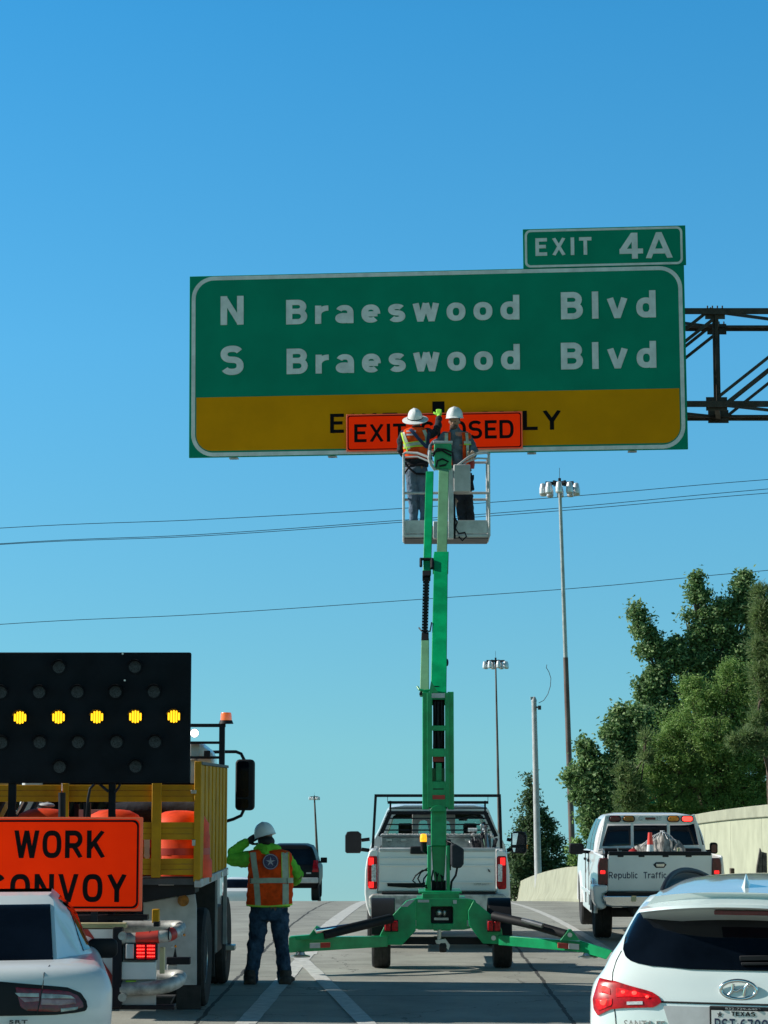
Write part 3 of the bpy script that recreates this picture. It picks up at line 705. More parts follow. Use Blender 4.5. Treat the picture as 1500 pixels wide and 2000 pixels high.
# small green sign half hidden in the trees
r_ = thing('road_sign', 'dark green road sign mostly hidden by the foliage of the right hand trees', 'sign', (gx(1278, 64), 64, gz(64)))
F = Frame(r_); k = MB(); F.box(k, 1259, 1302, 1525, 1578, 0, 0.03); k.build('sign_panel', MATS['sign green'], r_)
k = MB(); z0 = F.p(1278, 1577, 0).z
for x in (-0.18, 0.2): k.box(x-0.03, x+0.03, 0.04, 0.1, -0.3, z0+0.3)
k.build('post', MATS['galvanised'], r_)

# ---------------------------------------------------------------- high mast lights and poles
def mast(Y, base, top, head_w, label, n=10, seed=1, brown=False):
    s = FPX / Y
    z0 = gz(Y) - 2
    bxy = at(base[0], base[1], Y); r_ = thing('high_mast_light', label, 'street light', (bxy.x, Y, z0), group='high mast lights')
    F = Frame(r_); tp = F.p(top[0], top[1], 0); b0 = F.p(base[0], base[1], 0)
    ext = b0 + (b0 - tp) * ((b0.z) / max(0.1, (tp.z - b0.z)))
    rb, rt = 6.0/s, 3.2/s
    if brown:
        mid = b0.lerp(tp, 0.51); k = MB(); k.tube([ext, b0, mid], 0, 16, True, [rb*1.1, rb, (rb+rt)/2*1.08]); k.build('pole', MATS['weathered mast'], r_)
        k = MB(); k.tube([mid, tp], 0, 16, True, [(rb+rt)/2*0.95, rt]); k.build('pole', MATS['galvanised'], r_)
    else:
        k = MB(); k.tube([ext, b0, tp], 0, 12, True, [rb*0.6, rb*0.5, rt*0.45]); k.build('pole', MATS['weathered mast'], r_)
    R = head_w / s / 2
    k = MB(); zt = tp.z
    k.cyl((tp.x, 0, zt - 0.2*R), (tp.x, 0, zt + 0.25*R), 0.07*R, n=10)
    k.cyl((tp.x, 0, zt + 0.2*R), (tp.x, 0, zt + 0.75*R), 0.012*R, n=5)
    for a in range(4):
        an = a*pi/4 + 0.3; d = Vector((cos(an), sin(an), 0)) * R * 0.72
        k.beam(Vector((tp.x, 0, zt)) - d, Vector((tp.x, 0, zt)) + d, 0.09*R, 0.12*R)
    k.build('head_frame', MATS['black metal'], r_)
    for i in range(n):
        an = 2*pi*i/n + 0.2; c = Vector((tp.x + cos(an)*R*0.84, sin(an)*R*0.84, zt - 0.22*R))
        k = MB(); k.lathe([(0.05*R, 0.2*R), (0.12*R, 0.16*R), (0.15*R, 0.0), (0.17*R, -0.06*R), (0.17*R, -0.30*R), (0.13*R, -0.36*R), (0.02*R, -0.37*R)], 'z', c, 14)
        k.build('luminaire', MATS['lamp housing'], r_)
    return r_
mast(150, (1117,1645), (1093,944), 82, 'nearest and tallest high mast light with a ring of lamps, its lower half rust brown', 10, brown=True)
mast(235, (975,1625), (968,1291), 52, 'high mast light of middle height rising above the white pickup with the rack', 8)
mast(520, (621,1700), (614,1556), 22, 'farthest and smallest high mast light, above the dark pickup past the crest', 6)
r_ = thing('camera_pole', 'pale grey steel pole with a small camera and a loose curled wire at its top', 'pole', (at(1051,1716,78).x, 78, gz(78)))
F = Frame(r_); k = MB(); t0, t1 = F.p(1043,1368,0), F.p(1051,1712,0); k.tube([t1 + (t1-t0)*0.1, t1, t0], 0, 20, True, [0.125,0.122,0.085]); k.build('pole', MATS['light grey paint'], r_)
k = MB(); k.lathe([(0.02,0.13),(0.06,0.10),(0.095,0.0),(0.095,-0.05)], 'z', t0, 16); F.box(k, 1036, 1041, 1361, 1366, -0.05, 0.05); k.build('pole_cap', MATS['light grey paint'], r_)
k = MB(); F.tube(k, [(1047,1381,0),(1053,1382,-0.1)], 0.03); F.box(k, 1051, 1057, 1378, 1386, -0.2, -0.05); k.build('camera_unit', MATS['dark grey'], r_)
k = MB(); F.tube(k, [(1052,1373,0),(1062,1368,0),(1070,1356,0),(1075,1340,0),(1076,1325,0),(1072,1312,0),(1067,1304,0),(1068,1298,0)], 0.012, 6); k.build('wire', MATS['dark grey'], r_)
# ---------------------------------------------------------------- overhead power lines
def line(pts, Y, r, label):
    (x0, y0), (x1, y1) = pts[0], pts[-1]
    q = [(x0 - (x1-x0)*0.5, y0 - (y1-y0)*0.5 + 6)] + pts + [(x1 + (x1-x0)*0.5, y1 + (y1-y0)*0.5 - 6)]
    # smooth curve through the points (Catmull-Rom)
    P = [at(a, b, Y) for a, b in q]; out = []
    for i in range(len(P)-1):
        p0, p1, p2, p3 = P[max(0,i-1)], P[i], P[i+1], P[min(len(P)-1,i+2)]
        for k in range(8):
            t = k/8; out.append(0.5*((2*p1) + (p2-p0)*t + (2*p0-5*p1+4*p2-p3)*t*t + (3*p1-p0-3*p2+p3)*t**3))
    out.append(P[-1])
    m = MB(); m.tube(out, r, 5); o = m.build('power_line', MATS['black metal'])
    tag(o, label, 'cable', 'power lines crossing the sky')
line([(0,1031.5),(390,1015),(785,993),(1120,969),(1500,936.5)], 180, 0.026, 'topmost of the thin power lines crossing the sky behind the basket')
line([(0,1062),(390,1044),(785,1016),(1120,990),(1500,955)], 182, 0.026, 'upper cable of the close pair of power lines crossing behind the basket floor')
line([(0,1063.5),(390,1047),(785,1020),(1120,995.5),(1500,963)], 184, 0.026, 'lower cable of the close pair of power lines crossing behind the basket floor')
line([(0,1219.5),(390,1200),(830,1170),(1160,1146),(1500,1114)], 186, 0.026, 'lowest power line crossing the sky well below the basket')
# ================================================================ overhead sign and its gantry
SL, SR = 35.9, 35.3
O_ = at(369, 894, SL); Ex = (at(1344, 877, SR) - O_); SW = Ex.length; Ex.normalize()
Ez = Vector((0, 0.0, 1)); Ez = (Ez - Ex * Ex.dot(Ez)); Ez.normalize(); En = Ex.cross(Ez) * 1.0   # En points to the camera when negative y
if En.y > 0: En = -En
def onp(px, py, off=0.0):                    # photograph pixel -> (u, v) on the sign's own plane
    c = Vector((0, 0, EYE)); d = at(px, py, 30.0) - c
    o = O_ + En * off; k = (o - c).dot(En) / d.dot(En); q = c + d * k - O_
    return (q.dot(Ex), q.dot(Ez))
Rm = Matrix((Ex, -En, Ez)).transposed()      # local x along, y into the panel, z up
def plane_root(name, label, cat):
    r = thing(name, label, cat, O_); r.rotation_euler = Rm.to_euler(); return r
def bb(x0, y0, x1, y1, off=0.0):             # pixel box -> u0, v0, u1, v1
    a = onp(x0, y1, off); b = onp(x1, y0, off); return a[0], a[1], b[0], b[1]
sg = plane_root('guide_sign', 'green overhead sign for N and S Braeswood Blvd with yellow bottom panel', 'sign')
H = onp(369, 540)[1]
k = MB(); k.box(0, SW, 0.0, 0.05, 0, H); k.build('sign_panel', MATS['sign green'], sg, bevel=0.004)
u0, v0, u1, v1 = 0.035, 0.012, SW - 0.035, H - 0.012
k = MB(); k.ring(rrect(u0, u1, v0, v1, 0.36, 10), rrect(u0+0.062, u1-0.062, v0+0.062, v1-0.062, 0.30, 10), -0.004, 0.0); k.build('border', MATS['sign white'], sg, smooth=0)
# yellow panel fills the rounded bottom
yv = onp(370, 777)[1]
pts = [p for p in rrect(u0+0.082, u1-0.082, v0+0.09, yv + 0.6, 0.26, 10) if p[1] < yv] 
pts = [(u1-0.082, yv)] + [(u0+0.082, yv)] + [p for p in pts if p[0] < SW/2] + [p for p in pts if p[0] >= SW/2]
k = MB(); k.prism(pts, -0.003, 0.0); k.build('yellow_panel', MATS['sign yellow'], sg, smooth=0)
def put(txt, box, m='sign white', th=0.012, base=-0.003, par=sg, sp=0.2, bold=0.21, off=0.0):
    a = bb(*box, off)
    return sign_text(txt, MATS[m], par, (a[0], base, a[1]), a[2]-a[0], a[3]-a[1], th=th, sp=sp, st=bold)
put('N', (431,578,476,635)); put('Braeswood', (559,576,1014,634), sp=0.27); put('Blvd', (1096,567,1280,624), sp=0.30)
put('S', (431,675,476,733)); put('Braeswood', (560,672,1015,731), sp=0.27); put('Blvd', (1096,666,1281,722), sp=0.30)
put('EXIT', (645,806,776,846), 'sign black', sp=0.28, bold=0.17, th=0.004); put('ONLY', (930,801,1096,842), 'sign black', sp=0.20, bold=0.17, th=0.004)
a = bb(845, 784, 868, 850); c_ = (a[0]+a[2])/2
k = MB(); k.prism([(a[0],a[3]),(a[2],a[3]),(a[2],a[1]+0.02),(a[2]+0.13,a[1]+0.02),(c_,a[1]-0.16),(a[0]-0.13,a[1]+0.02),(a[0],a[1]+0.02)], -0.008, -0.0035); k.build('arrow', MATS['sign black'], sg, smooth=0)
# exit tab
a = bb(1022, 440, 1336, 524)
k = MB(); k.box(a[0], a[2]+0.02, 0.002, 0.045, H + 0.004, a[3]); tb = k.build('exit_tab', MATS['sign green'], sg, bevel=0.003)
k = MB(); k.ring(rrect(a[0]+0.03, a[2]-0.03, H+0.015, a[3]-0.015, 0.09, 6), rrect(a[0]+0.065, a[2]-0.065, H+0.05, a[3]-0.05, 0.06, 6), -0.003, 0.002); k.build('border', MATS['sign white'], tb, smooth=0)
for t_, bx_, s_ in (('EXIT', (1046,463,1155,500), 0.26), ('4A', (1209,453,1312,506), 0.10)):
    q = bb(*bx_); sign_text(t_, MATS['sign white'], tb, (q[0], 0.002, q[1]), q[2]-q[0], q[3]-q[1], th=0.012, sp=s_, st=0.19)
# seams of the panel sheets, a few bolts, lower brackets
for i in range(5):
    k = MB(); x = SW*(i+0.45)/5; k.box(x-0.04, x+0.04, 0.052, 0.16, -0.02, H - 0.02); k.box(x-0.07, x+0.07, 0.03, 0.16, -0.02, -0.004); k.build('sign_bracket', MATS['galvanised'], sg)
# temporary orange sign
OFF = 0.06
cs = plane_root('closure_sign', 'orange EXIT CLOSED sign held over the yellow panel by the two workers in the basket', 'sign')
cs.location = O_ + En * OFF
a = bb(676.5, 803, 1020, 882, OFF)
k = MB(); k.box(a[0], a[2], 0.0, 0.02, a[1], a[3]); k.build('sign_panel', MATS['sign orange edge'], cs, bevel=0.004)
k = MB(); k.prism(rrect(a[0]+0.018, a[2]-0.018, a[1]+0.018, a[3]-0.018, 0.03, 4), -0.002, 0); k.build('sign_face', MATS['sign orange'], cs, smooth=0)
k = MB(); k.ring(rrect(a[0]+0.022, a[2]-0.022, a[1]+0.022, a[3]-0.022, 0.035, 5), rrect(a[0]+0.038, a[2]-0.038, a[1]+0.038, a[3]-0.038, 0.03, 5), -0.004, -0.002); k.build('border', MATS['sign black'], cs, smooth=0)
put('EXIT', (692,827,793,864), 'sign black', th=0.003, base=-0.002, par=cs, sp=0.14, bold=0.17, off=OFF)
put('CLOSED', (822,820,1003,859), 'sign black', th=0.003, base=-0.002, par=cs, sp=0.14, bold=0.17, off=OFF)
# gantry: a box truss behind the sign, carried off to the right
gt = thing('sign_gantry', 'dark rusty steel box truss carrying the overhead sign from the right', 'gantry', (O_.x, 36.2, 0))
G = Frame(gt); Yf, Yb = 0.0, 1.25
zt, zb = G.p(1400, 609, Yf).z, G.p(1400, 790, Yf).z
xl, xr = G.p(470, 700, 0).x, G.p(2250, 700, 0).x
slp = 0.0
k = MB()
def ang(m, p0, p1, w): m.beam(p0, p1, w, 0.012); m.beam(Vector(p0)+Vector((0,w/2-0.006,-0.0)), Vector(p1)+Vector((0,w/2-0.006,0)), 0.012, w)
SHX = 0.21
def bx0(y): return SHX if y == Yb else 0.0
for y in (Yf, Yb):
    for z in (zt, zb):
        c = MB(); c.beam((xl, y, z), (xr, y, z), 0.11, 0.013); c.beam((xl, y - 0.06 if y == Yf else y + 0.06, z - 0.002), (xr, y - 0.06 if y == Yf else y + 0.06, z - 0.002), 0.014, 0.10)
        c.build('chord', MATS['rusty steel'], gt)
pan = G.p(1398, 700, 0).x; step = G.p(1398 + 232, 700, 0).x - pan
xs = [pan + step * i for i in range(-4, 5) if xl < pan + step*i < xr]
for i, xq in enumerate(xs):
    for y in (Yf, Yb):
        x = xq + bx0(y); xn = (xs[i+1] if i < len(xs)-1 else xq) + bx0(y)
        c = MB(); c.beam((x, y, zb), (x, y, zt), 0.10, 0.012, up=(1,0,0)); c.beam((x, y, zb), (x, y, zt), 0.012, 0.09, up=(1,0,0))
        c.build('strut', MATS['rusty steel'], gt)
        c = MB(); c.box(x-0.17, x+0.17, y-0.008, y+0.008, zb-0.1, zb+0.12); c.box(x-0.16, x+0.16, y-0.008, y+0.008, zt-0.12, zt+0.06)
        for q in range(4): c.cyl((x-0.12+0.08*q, y-0.03, zb-0.05), (x-0.12+0.08*q, y+0.03, zb-0.05), 0.014, n=6); c.cyl((x-0.12+0.08*q, y, zt+0.0), (x-0.12+0.08*q, y, zt+0.10), 0.012, n=6)
        k_ = MB(); nv = len(c.v)
        lo = [i for i, v in enumerate(c.v) if v[2] < (zt+zb)/2]; hi = [i for i, v in enumerate(c.v) if v[2] >= (zt+zb)/2]
        for S_ in (lo, hi):
            mp_2 = {i: j for j, i in enumerate(S_)}; g_ = MB(); g_.add([c.v[i] for i in S_], [[mp_2[i] for i in f] for f in c.f if f[0] in mp_2]); g_.build('gusset_plate', MATS['rusty steel'], gt)
        if i < len(xs) - 1:
            c = MB(); p0, p1 = ((x, y, zb), (xn, y, zt))
            d = 0.055
            c.beam(Vector(p0)+Vector((-d,0,d)), Vector(p1)+Vector((-d,0,d)), 0.05, 0.05); c.beam(Vector(p0)+Vector((d,0,-d)), Vector(p1)+Vector((d,0,-d)), 0.05, 0.05)
            c.build('diagonal', MATS['rusty steel'], gt)
    x = xq
    for z in (zt, zb):
        c = MB(); c.beam((x, Yf, z), (x+SHX, Yb, z), 0.08, 0.08); c.build('cross_member', MATS['rusty steel'], gt)
        if i < len(xs) - 1:
            c = MB(); c.beam((x, Yf, z), (xs[i+1]+SHX, Yb, z), 0.045, 0.045); c.build('lacing', MATS['rusty steel'], gt)
c = MB(); c.tube([(xr-0.4, (Yf+Yb)/2, -0.6), (xr-0.4, (Yf+Yb)/2, zt + 0.3)], 0.32, 24); c.build('column', MATS['galvanised'], gt)
# ================================================================ shaped car bodies
class Body:
    """horizontal slices: key rows (z, half width, rear y, front y, rear corner depth, front corner depth)"""
    def __init__(s, rows, n=2.6, cols=28):
        s.rows = rows; s.n = n; s.cols = cols
    def at(s, z, i):
        R = s.rows
        if z <= R[0][0]: return R[0][i]
        if z >= R[-1][0]: return R[-1][i]
        for k in range(len(R) - 1):
            if R[k][0] <= z <= R[k+1][0]: break
        p1, p2 = R[k], R[k+1]; h = p2[0] - p1[0]; t = (z - p1[0]) / h
        def sl(a, b, c):                      # monotone slope
            d0 = (b[i]-a[i])/(b[0]-a[0]); d1 = (c[i]-b[i])/(c[0]-b[0])
            return 0.0 if d0*d1 <= 0 else 2*d0*d1/(d0+d1)
        d = (p2[i]-p1[i])/h
        m1 = sl(R[k-1], p1, p2) if k > 0 else d
        m2 = sl(p1, p2, R[k+2]) if k + 2 < len(R) else d
        return (2*t**3-3*t*t+1)*p1[i] + (t**3-2*t*t+t)*h*m1 + (-2*t**3+3*t*t)*p2[i] + (t**3-t*t)*h*m2
    def ry(s, x, z):
        hw, yr, d = s.at(z, 1), s.at(z, 2), s.at(z, 4)
        t = min(0.999, abs(x) / hw)
        return yr + d * (1 - (1 - t**s.n) ** (1/s.n))
    def contour(s, z):
        hw, yr, yf, dr, df = [s.at(z, i) for i in range(1, 6)]
        P = []; c = s.cols
        for i in range(c + 1):                # rear, left to right
            a = -pi/2 + pi * i / c; t = sin(a); t = max(-1, min(1, t))
            P.append((hw*t, yr + dr*(1 - max(0, 1 - abs(t)**s.n)**(1/s.n)), z))
        for i in range(1, 8): P.append((hw, yr + dr + (yf - df - yr - dr)*i/8, z))
        for i in range(c + 1):
            a = pi/2 - pi * i / c; t = sin(a)
            P.append((hw*t, yf - df*(1 - max(0, 1 - abs(t)**s.n)**(1/s.n)), z))
        for i in range(1, 8): P.append((-hw, yf - df + (yr + dr - yf + df)*i/8, z))
        return P
    def mesh(s, mb, zs): return mb.loft([s.contour(z) for z in zs])
    def patch(s, mb, poly, off=0.006, rows=14, cols=14, depth=0.02, lift=None):
        """a skin patch over the rear surface inside a polygon (x, z) whose rows are single spans"""
        zs = [z for x, z in poly]; z0, z1 = min(zs), max(zs); G = []
        for j in range(rows + 1):
            z = z0 + (z1 - z0) * (j / rows); zz = min(z1 - 1e-5, max(z0 + 1e-5, z)); X = []
            for a, b in zip(poly, poly[1:] + poly[:1]):
                if (a[1] <= zz) != (b[1] <= zz): X.append(a[0] + (b[0]-a[0]) * (zz - a[1]) / (b[1]-a[1]))
            if not X: continue
            xa, xb = min(X), max(X)
            G.append([(xa + (xb - xa)*i/cols, zz) for i in range(cols + 1)])
        vs = [(x, s.ry(x, z) - off, z) for r in G for x, z in r]; nf = len(vs); w = cols + 1
        vs += [(x, s.ry(x, z) - off + depth, z) for r in G for x, z in r]
        fs = []
        h = len(G)
        for j in range(h-1):
            for i in range(cols):
                q = (j*w+i, j*w+i+1, (j+1)*w+i+1, (j+1)*w+i); fs += [q, tuple(nf + a for a in reversed(q))]
        ed = [j*w for j in range(h)][::-1] + list(range(1, w)) + [j*w + cols for j in range(1, h)] + [(h-1)*w + i for i in range(cols-1, 0, -1)]
        for a, b in zip(ed, ed[1:] + ed[:1]): fs.append((a, b, b+nf, a+nf))
        return mb.add(vs, fs)
def zrange(a, b, n): return [a + (b-a)*i/n for i in range(n+1)]
def pmirror(box): return box
def mirror_unit(fr, parent, arm, head, glass, dirn, name='side_mirror'):
    pass
# ================================================================ white SUV at the lower right
Y0 = 13.2
rs = thing('suv', 'white SUV with brake lights on and roof rails at the lower right corner', 'suv', (gx(1444, Y0) , Y0, 0), radians(-16.5))
F = Frame(rs)
SB = Body([(0.30,0.785,0.10,4.55,0.22,0.5),(0.50,0.860,0.0,4.68,0.24,0.55),(0.80,0.885,-0.02,4.70,0.26,0.6),(0.98,0.887,0.0,4.68,0.27,0.7),(1.07,0.875,0.03,4.60,0.27,0.7),
           (1.16,0.815,0.06,3.75,0.27,0.5),(1.235,0.782,0.10,3.45,0.27,0.45),(1.33,0.722,0.15,3.2,0.26,0.4),(1.44,0.667,0.20,2.98,0.25,0.4),(1.53,0.612,0.24,2.75,0.25,0.4),(1.58,0.567,0.27,2.65,0.25,0.4)], n=3.0)
k = MB(); SB.mesh(k, zrange(0.30, 1.58, 40)); body = k.build('body', MATS['pearl paint'], rs, smooth=50)
# roof: crowned slab running forward, with the spoiler lip at its rear
def roofrow(t):
    y = 0.10 + t * 2.75
    hw = 0.53 + 0.05*sin(pi*min(1, t*1.4)) - 0.06*t; z = 1.585 + 0.095*sin(pi*(0.12 + 0.80*t)) 
    return y, hw, z
rings = []
for i in range(15):
    y, hw, z = roofrow(i/14); R = []
    for j in range(17):
        t = -1 + 2*j/16; R.append((hw*t*1.06, y + (0.13*abs(t)**3 if i < 3 else 0.1*abs(t)**3), z - 0.045*abs(t)**2.4 - (0.06 if abs(t) > 0.99 else 0)))
    R += [(hw*t*0.9, y + 0.02, z - 0.11) for t in (0.9, 0.3, -0.3, -0.9)]
    rings.append(R)
k = MB(); k.loft(rings); k.build('roof', MATS['pearl paint'], rs, smooth=60)
# spoiler
sp = MB(); rings = []
for j in range(21):
    t = -1 + 2*j/20; x = 0.575*t; yb = 0.0 + 0.18*abs(t)**3
    zt_ = 1.565 - 0.045*abs(t)**2.2
    rings.append([(x, yb - 0.02, zt_ - 0.025), (x, yb - 0.015, zt_ - 0.008), (x, yb + 0.10, zt_ + 0.016), (x*0.99, yb + 0.34, zt_ + 0.045), (x*0.98, yb + 0.34, zt_ - 0.10), (x, yb + 0.17, zt_ - 0.105), (x, yb + 0.06, zt_ - 0.045)])
sp.loft(rings); sp.build('spoiler', MATS['pearl paint'], rs, smooth=40)
def bp_(pts):
    P = [F.onbody(a, b, SB) for a, b in pts]
    return [(max(-SB.at(z, 1)*0.965, x), z) for x, z in P]
def mir(pts, cx=0.0): return [(2*cx - x, z) for x, z in reversed(pts)]
half = bp_([(1245,1783),(1262,1777),(1297,1770),(1350,1766),(1400,1765)])
low = bp_([(1400,1893),(1348,1893),(1300,1890),(1262,1885),(1234,1878),(1222,1868),(1217,1853),(1221,1829),(1230,1806)])
poly = half + mir(half)[0:] ; poly = half + [(-x, z) for x, z in reversed(half)] + [(-x, z) for x, z in reversed(low)] + low
k = MB(); SB.patch(k, poly, 0.008, 30, 40, 0.03); rg = k.build('rear_window', MATS['car glass'], rs, smooth=60)
k = MB()
a = bp_([(1446,1871),(1500,1868)]); 
for (x0, z0), (x1, z1), w in (((a[0][0], a[0][1]), (0.42, a[0][1]+0.012), 0.03), ((a[0][0]+0.01, a[0][1]-0.03), (0.40, a[0][1]-0.022), 0.016)):
    k.beam((x0, SB.ry(x0, z0) - 0.025, z0), (x1, SB.ry(x1, z1) - 0.025, z1), 0.02, w)
k.build('wiper', MATS['black plastic'], rg, bevel=0.004)
# high brake lamp under the spoiler
a = bp_([(1412,1757),(1500,1766)])
k = MB(); k.box(-0.12, 0.55, 0.02, 0.12, 1.495, 1.52); k.build('high_brake_lamp', MATS['dark red lens'], rs, bevel=0.006)
for sgn, nm in ((1, 'l'), (-1, 'r')):
    fl = lambda L: L if sgn == 1 else [(-x, z) for x, z in reversed(L)]
    sh = bp_([(1161,1907),(1196,1914),(1234,1926),(1272,1936),(1286,1945),(1293,1956),(1285,1963),(1272,1969),(1201,1968),(1186,1974),(1168,1983),(1160,1970),(1156,1950)])
    sh = [(max(-0.88, x), z) for x, z in sh]
    k = MB(); SB.patch(k, fl(sh), 0.012, 20, 24, 0.03); tl = k.build('tail_light', MATS['red lens'], rs, smooth=60)
    g = bp_([(1171,1922),(1192,1930),(1193,1942),(1170,1938)]); k = MB(); SB.patch(k, fl(g), 0.016, 6, 6, 0.012); k.build('lamp_glow', MATS['brake red'], tl)
    g = bp_([(1164,1948),(1196,1950),(1196,1962),(1170,1974),(1163,1962)]); k = MB(); SB.patch(k, fl(g), 0.016, 8, 6, 0.012); k.build('lamp_glow', MATS['brake red'], tl)
    g = bp_([(1204,1928),(1270,1942),(1283,1950),(1204,1947)]); k = MB(); SB.patch(k, fl(g), 0.016, 8, 10, 0.012); k.build('lamp_glow', MATS['brake red'], tl)
    g = bp_([(1225,1955),(1256,1955),(1256,1962),(1225,1962)]); k = MB(); SB.patch(k, fl(g), 0.017, 4, 6, 0.012); k.build('reverse_lamp', MATS['clear lens'], tl)
    for a, b, r_ in ((1181,1930,0.016),(1180,1957,0.018),(1240,1939,0.012),(1218,1937,0.010),(1265,1946,0.008)):
        q = bp_([(a,b)])[0]; q = (q[0]*sgn, q[1]); k = MB(); k.ell((q[0], SB.ry(*q)-0.018, q[1]), (r_*1.3, 0.006, r_), 12, 8); k.build('lamp_bulb', MATS['lit red bright'], tl)
# seams: tailgate edge and its crease
def seam(px, w=0.004, m='seam', off=0.004, flip=False):
    k = MB(); P = bp_(px)
    if flip: P = [(-x, z) for x, z in P]
    k.tube([(x, SB.ry(x, z) - off + 0.003, z) for x, z in P], w, 6); return k.build('panel_gap', MATS[m], rs)
SE = [(1214,1857),(1204,1876),(1197,1899),(1196,1915),(1198,1935),(1199,1962),(1202,1985),(1204,2010)]
seam(SE, 0.003); seam(SE, 0.003, flip=True)
L = bp_([(1296,1957)])[0][1]
k = MB(); k.tube([(x, SB.ry(x, L) + 0.0, L) for x in [-0.44 + 0.88*i/20 for i in range(21)]], 0.006, 6); k.build('panel_gap', MATS['seam'], rs)
# shaded recess painted grey, with the number plate
c = F.onbody(1446, 1985, SB)
k = MB(); SB.patch(k, [(-0.42, L-0.02), (0.42, L-0.02), (0.34, L-0.25), (-0.34, L-0.25)], 0.003, 8, 12, 0.02); k.build('plate_recess_shade', MATS['light grey paint'], rs)  # flush grey patch paints in the shading below the crease
x0, z1 = F.onbody(1387, 1964, SB); pw, ph = 0.335, 0.175
pl = MB(); pl.box(x0, x0+pw+0.02, SB.ry(0,z1) - 0.035, SB.ry(0,z1) - 0.005, z1-ph, z1); po = pl.build('number_plate', MATS['black plastic'], rs, bevel=0.005)
py_ = SB.ry(0,z1) - 0.038
k = MB(); k.box(x0+0.012, x0+pw+0.008, py_, py_+0.01, z1-ph+0.012, z1-0.022); k.build('plate', MATS['sign white'], po)
sign_text('TEXAS', MATS['sign black'], po, (x0+0.125, py_-0.0005, z1-0.050), 0.135, 0.024, sp=0.12, st=0.18, th=0.002)
sign_text('PST', MATS['navy lettering'], po, (x0+0.03, py_-0.0005, z1-0.135), 0.115, 0.068, th=0.002, sp=0.2, st=0.15)
sign_text('6709', MATS['navy lettering'], po, (x0+0.175, py_-0.0005, z1-0.135), 0.155, 0.068, th=0.002, sp=0.2, st=0.15)
k = MB()
def star(cx, cz, r, r2=0.42, n=5, a0=pi/2):
    return [(cx + (r if i % 2 == 0 else r*r2)*cos(a0 + i*pi/n), cz + (r if i % 2 == 0 else r*r2)*sin(a0 + i*pi/n)) for i in range(2*n)]
k.prism(star(x0+0.06, z1-0.045, 0.018), py_-0.002, py_); k.build('plate_star', MATS['dark grey'], po, smooth=0)
k = MB(); k.prism(star(x0+0.160, z1-0.10, 0.010), py_-0.002, py_); k.build('plate_star', MATS['navy lettering'], po, smooth=0)
for i in range(2):
    k = MB(); xx = x0 + 0.08 + i*0.20; k.cyl((xx, py_-0.006, z1-0.014), (xx, py_+0.01, z1-0.014), 0.009, n=8); k.build('plate_screw', MATS['black metal'], po)
text('832-729-6400', MATS['light grey paint'], po, (x0+0.09, py_+0.002, z1-0.016), 0.2, 0.011, bold=0.0, th=0.002)
# round emblem: a leaning H in an oval ring
ec = F.onbody(1443, 1933, SB); yy = SB.ry(*ec) - 0.012
k = MB()
k.tube([(ec[0] + 0.101*cos(a), yy, ec[1] + 0.052*sin(a)) for a in [2*pi*i/32 for i in range(33)]], 0.011, 8)
k.tube([(ec[0] + x, yy, ec[1] + z) for x, z in [(-0.055,-0.030),(-0.040,-0.012),(-0.033,0.008),(-0.030,0.034)]], 0.010, 8)
k.tube([(ec[0] + x, yy, ec[1] + z) for x, z in [(0.030,-0.034),(0.033,-0.010),(0.040,0.014),(0.055,0.032)]], 0.010, 8)
k.tube([(ec[0] + x, yy, ec[1] + z) for x, z in [(-0.034,-0.004),(-0.01,-0.008),(0.012,0.008),(0.038,0.006)]], 0.008, 8)
k.build('emblem', MATS['chrome'], rs, smooth=60)
q = F.onbody(1221, 2006, SB); q2 = F.onbody(1298, 1994, SB)
text('SANTA FE', MATS['chrome'], rs, (q[0], SB.ry(q[0], q[1]) - 0.02, q[1]), q2[0]-q[0], abs(q2[1]-q[1]), th=0.012, bold=0.01, sp=1.1)
# roof rails, fin antenna
for s_ in (-1, 1):
    k = MB(); P = []
    for i in range(17):
        t = i/16; y = 0.42 + t*2.1; P.append((s_*(0.49 + 0.05*sin(pi*t)), y, 1.575 + 0.10*max(0, sin(pi*t))**0.55 + 0.02*sin(pi*t)))
    k.tube(P, 0.017, 8); ro = k.build('roof_rail', MATS['black plastic'], rs)
    k = MB(); k.loft([[(x-0.004, y, z), (x+0.004, y, z), (x+0.004, y, 1.54), (x-0.004, y, 1.54)] for x, y, z in P]); k.build('rail_infill', MATS['black plastic'], ro)
k = MB(); rings = []
for z, w, y0_, y1_ in ((1.62,0.05,0.30,0.56),(1.66,0.03,0.33,0.54),(1.69,0.016,0.35,0.47),(1.715,0.006,0.37,0.41)):
    rings.append([(0.02 + a, b, z) for a, b in ((-w*.5, y0_+0.015), (0, y0_), (w*.5, y0_+0.015), (w*.5, (y0_+y1_)/2), (0, y1_), (-w*.5, (y0_+y1_)/2))])
k.loft(rings); k.build('antenna_fin', MATS['pearl paint'], rs, smooth=50)
for x in (-0.76, 0.76):
    for y in (0.95, 3.6): wheel(rs, x, y, 0.36, 0.235, out=(1 if x > 0 else -1))
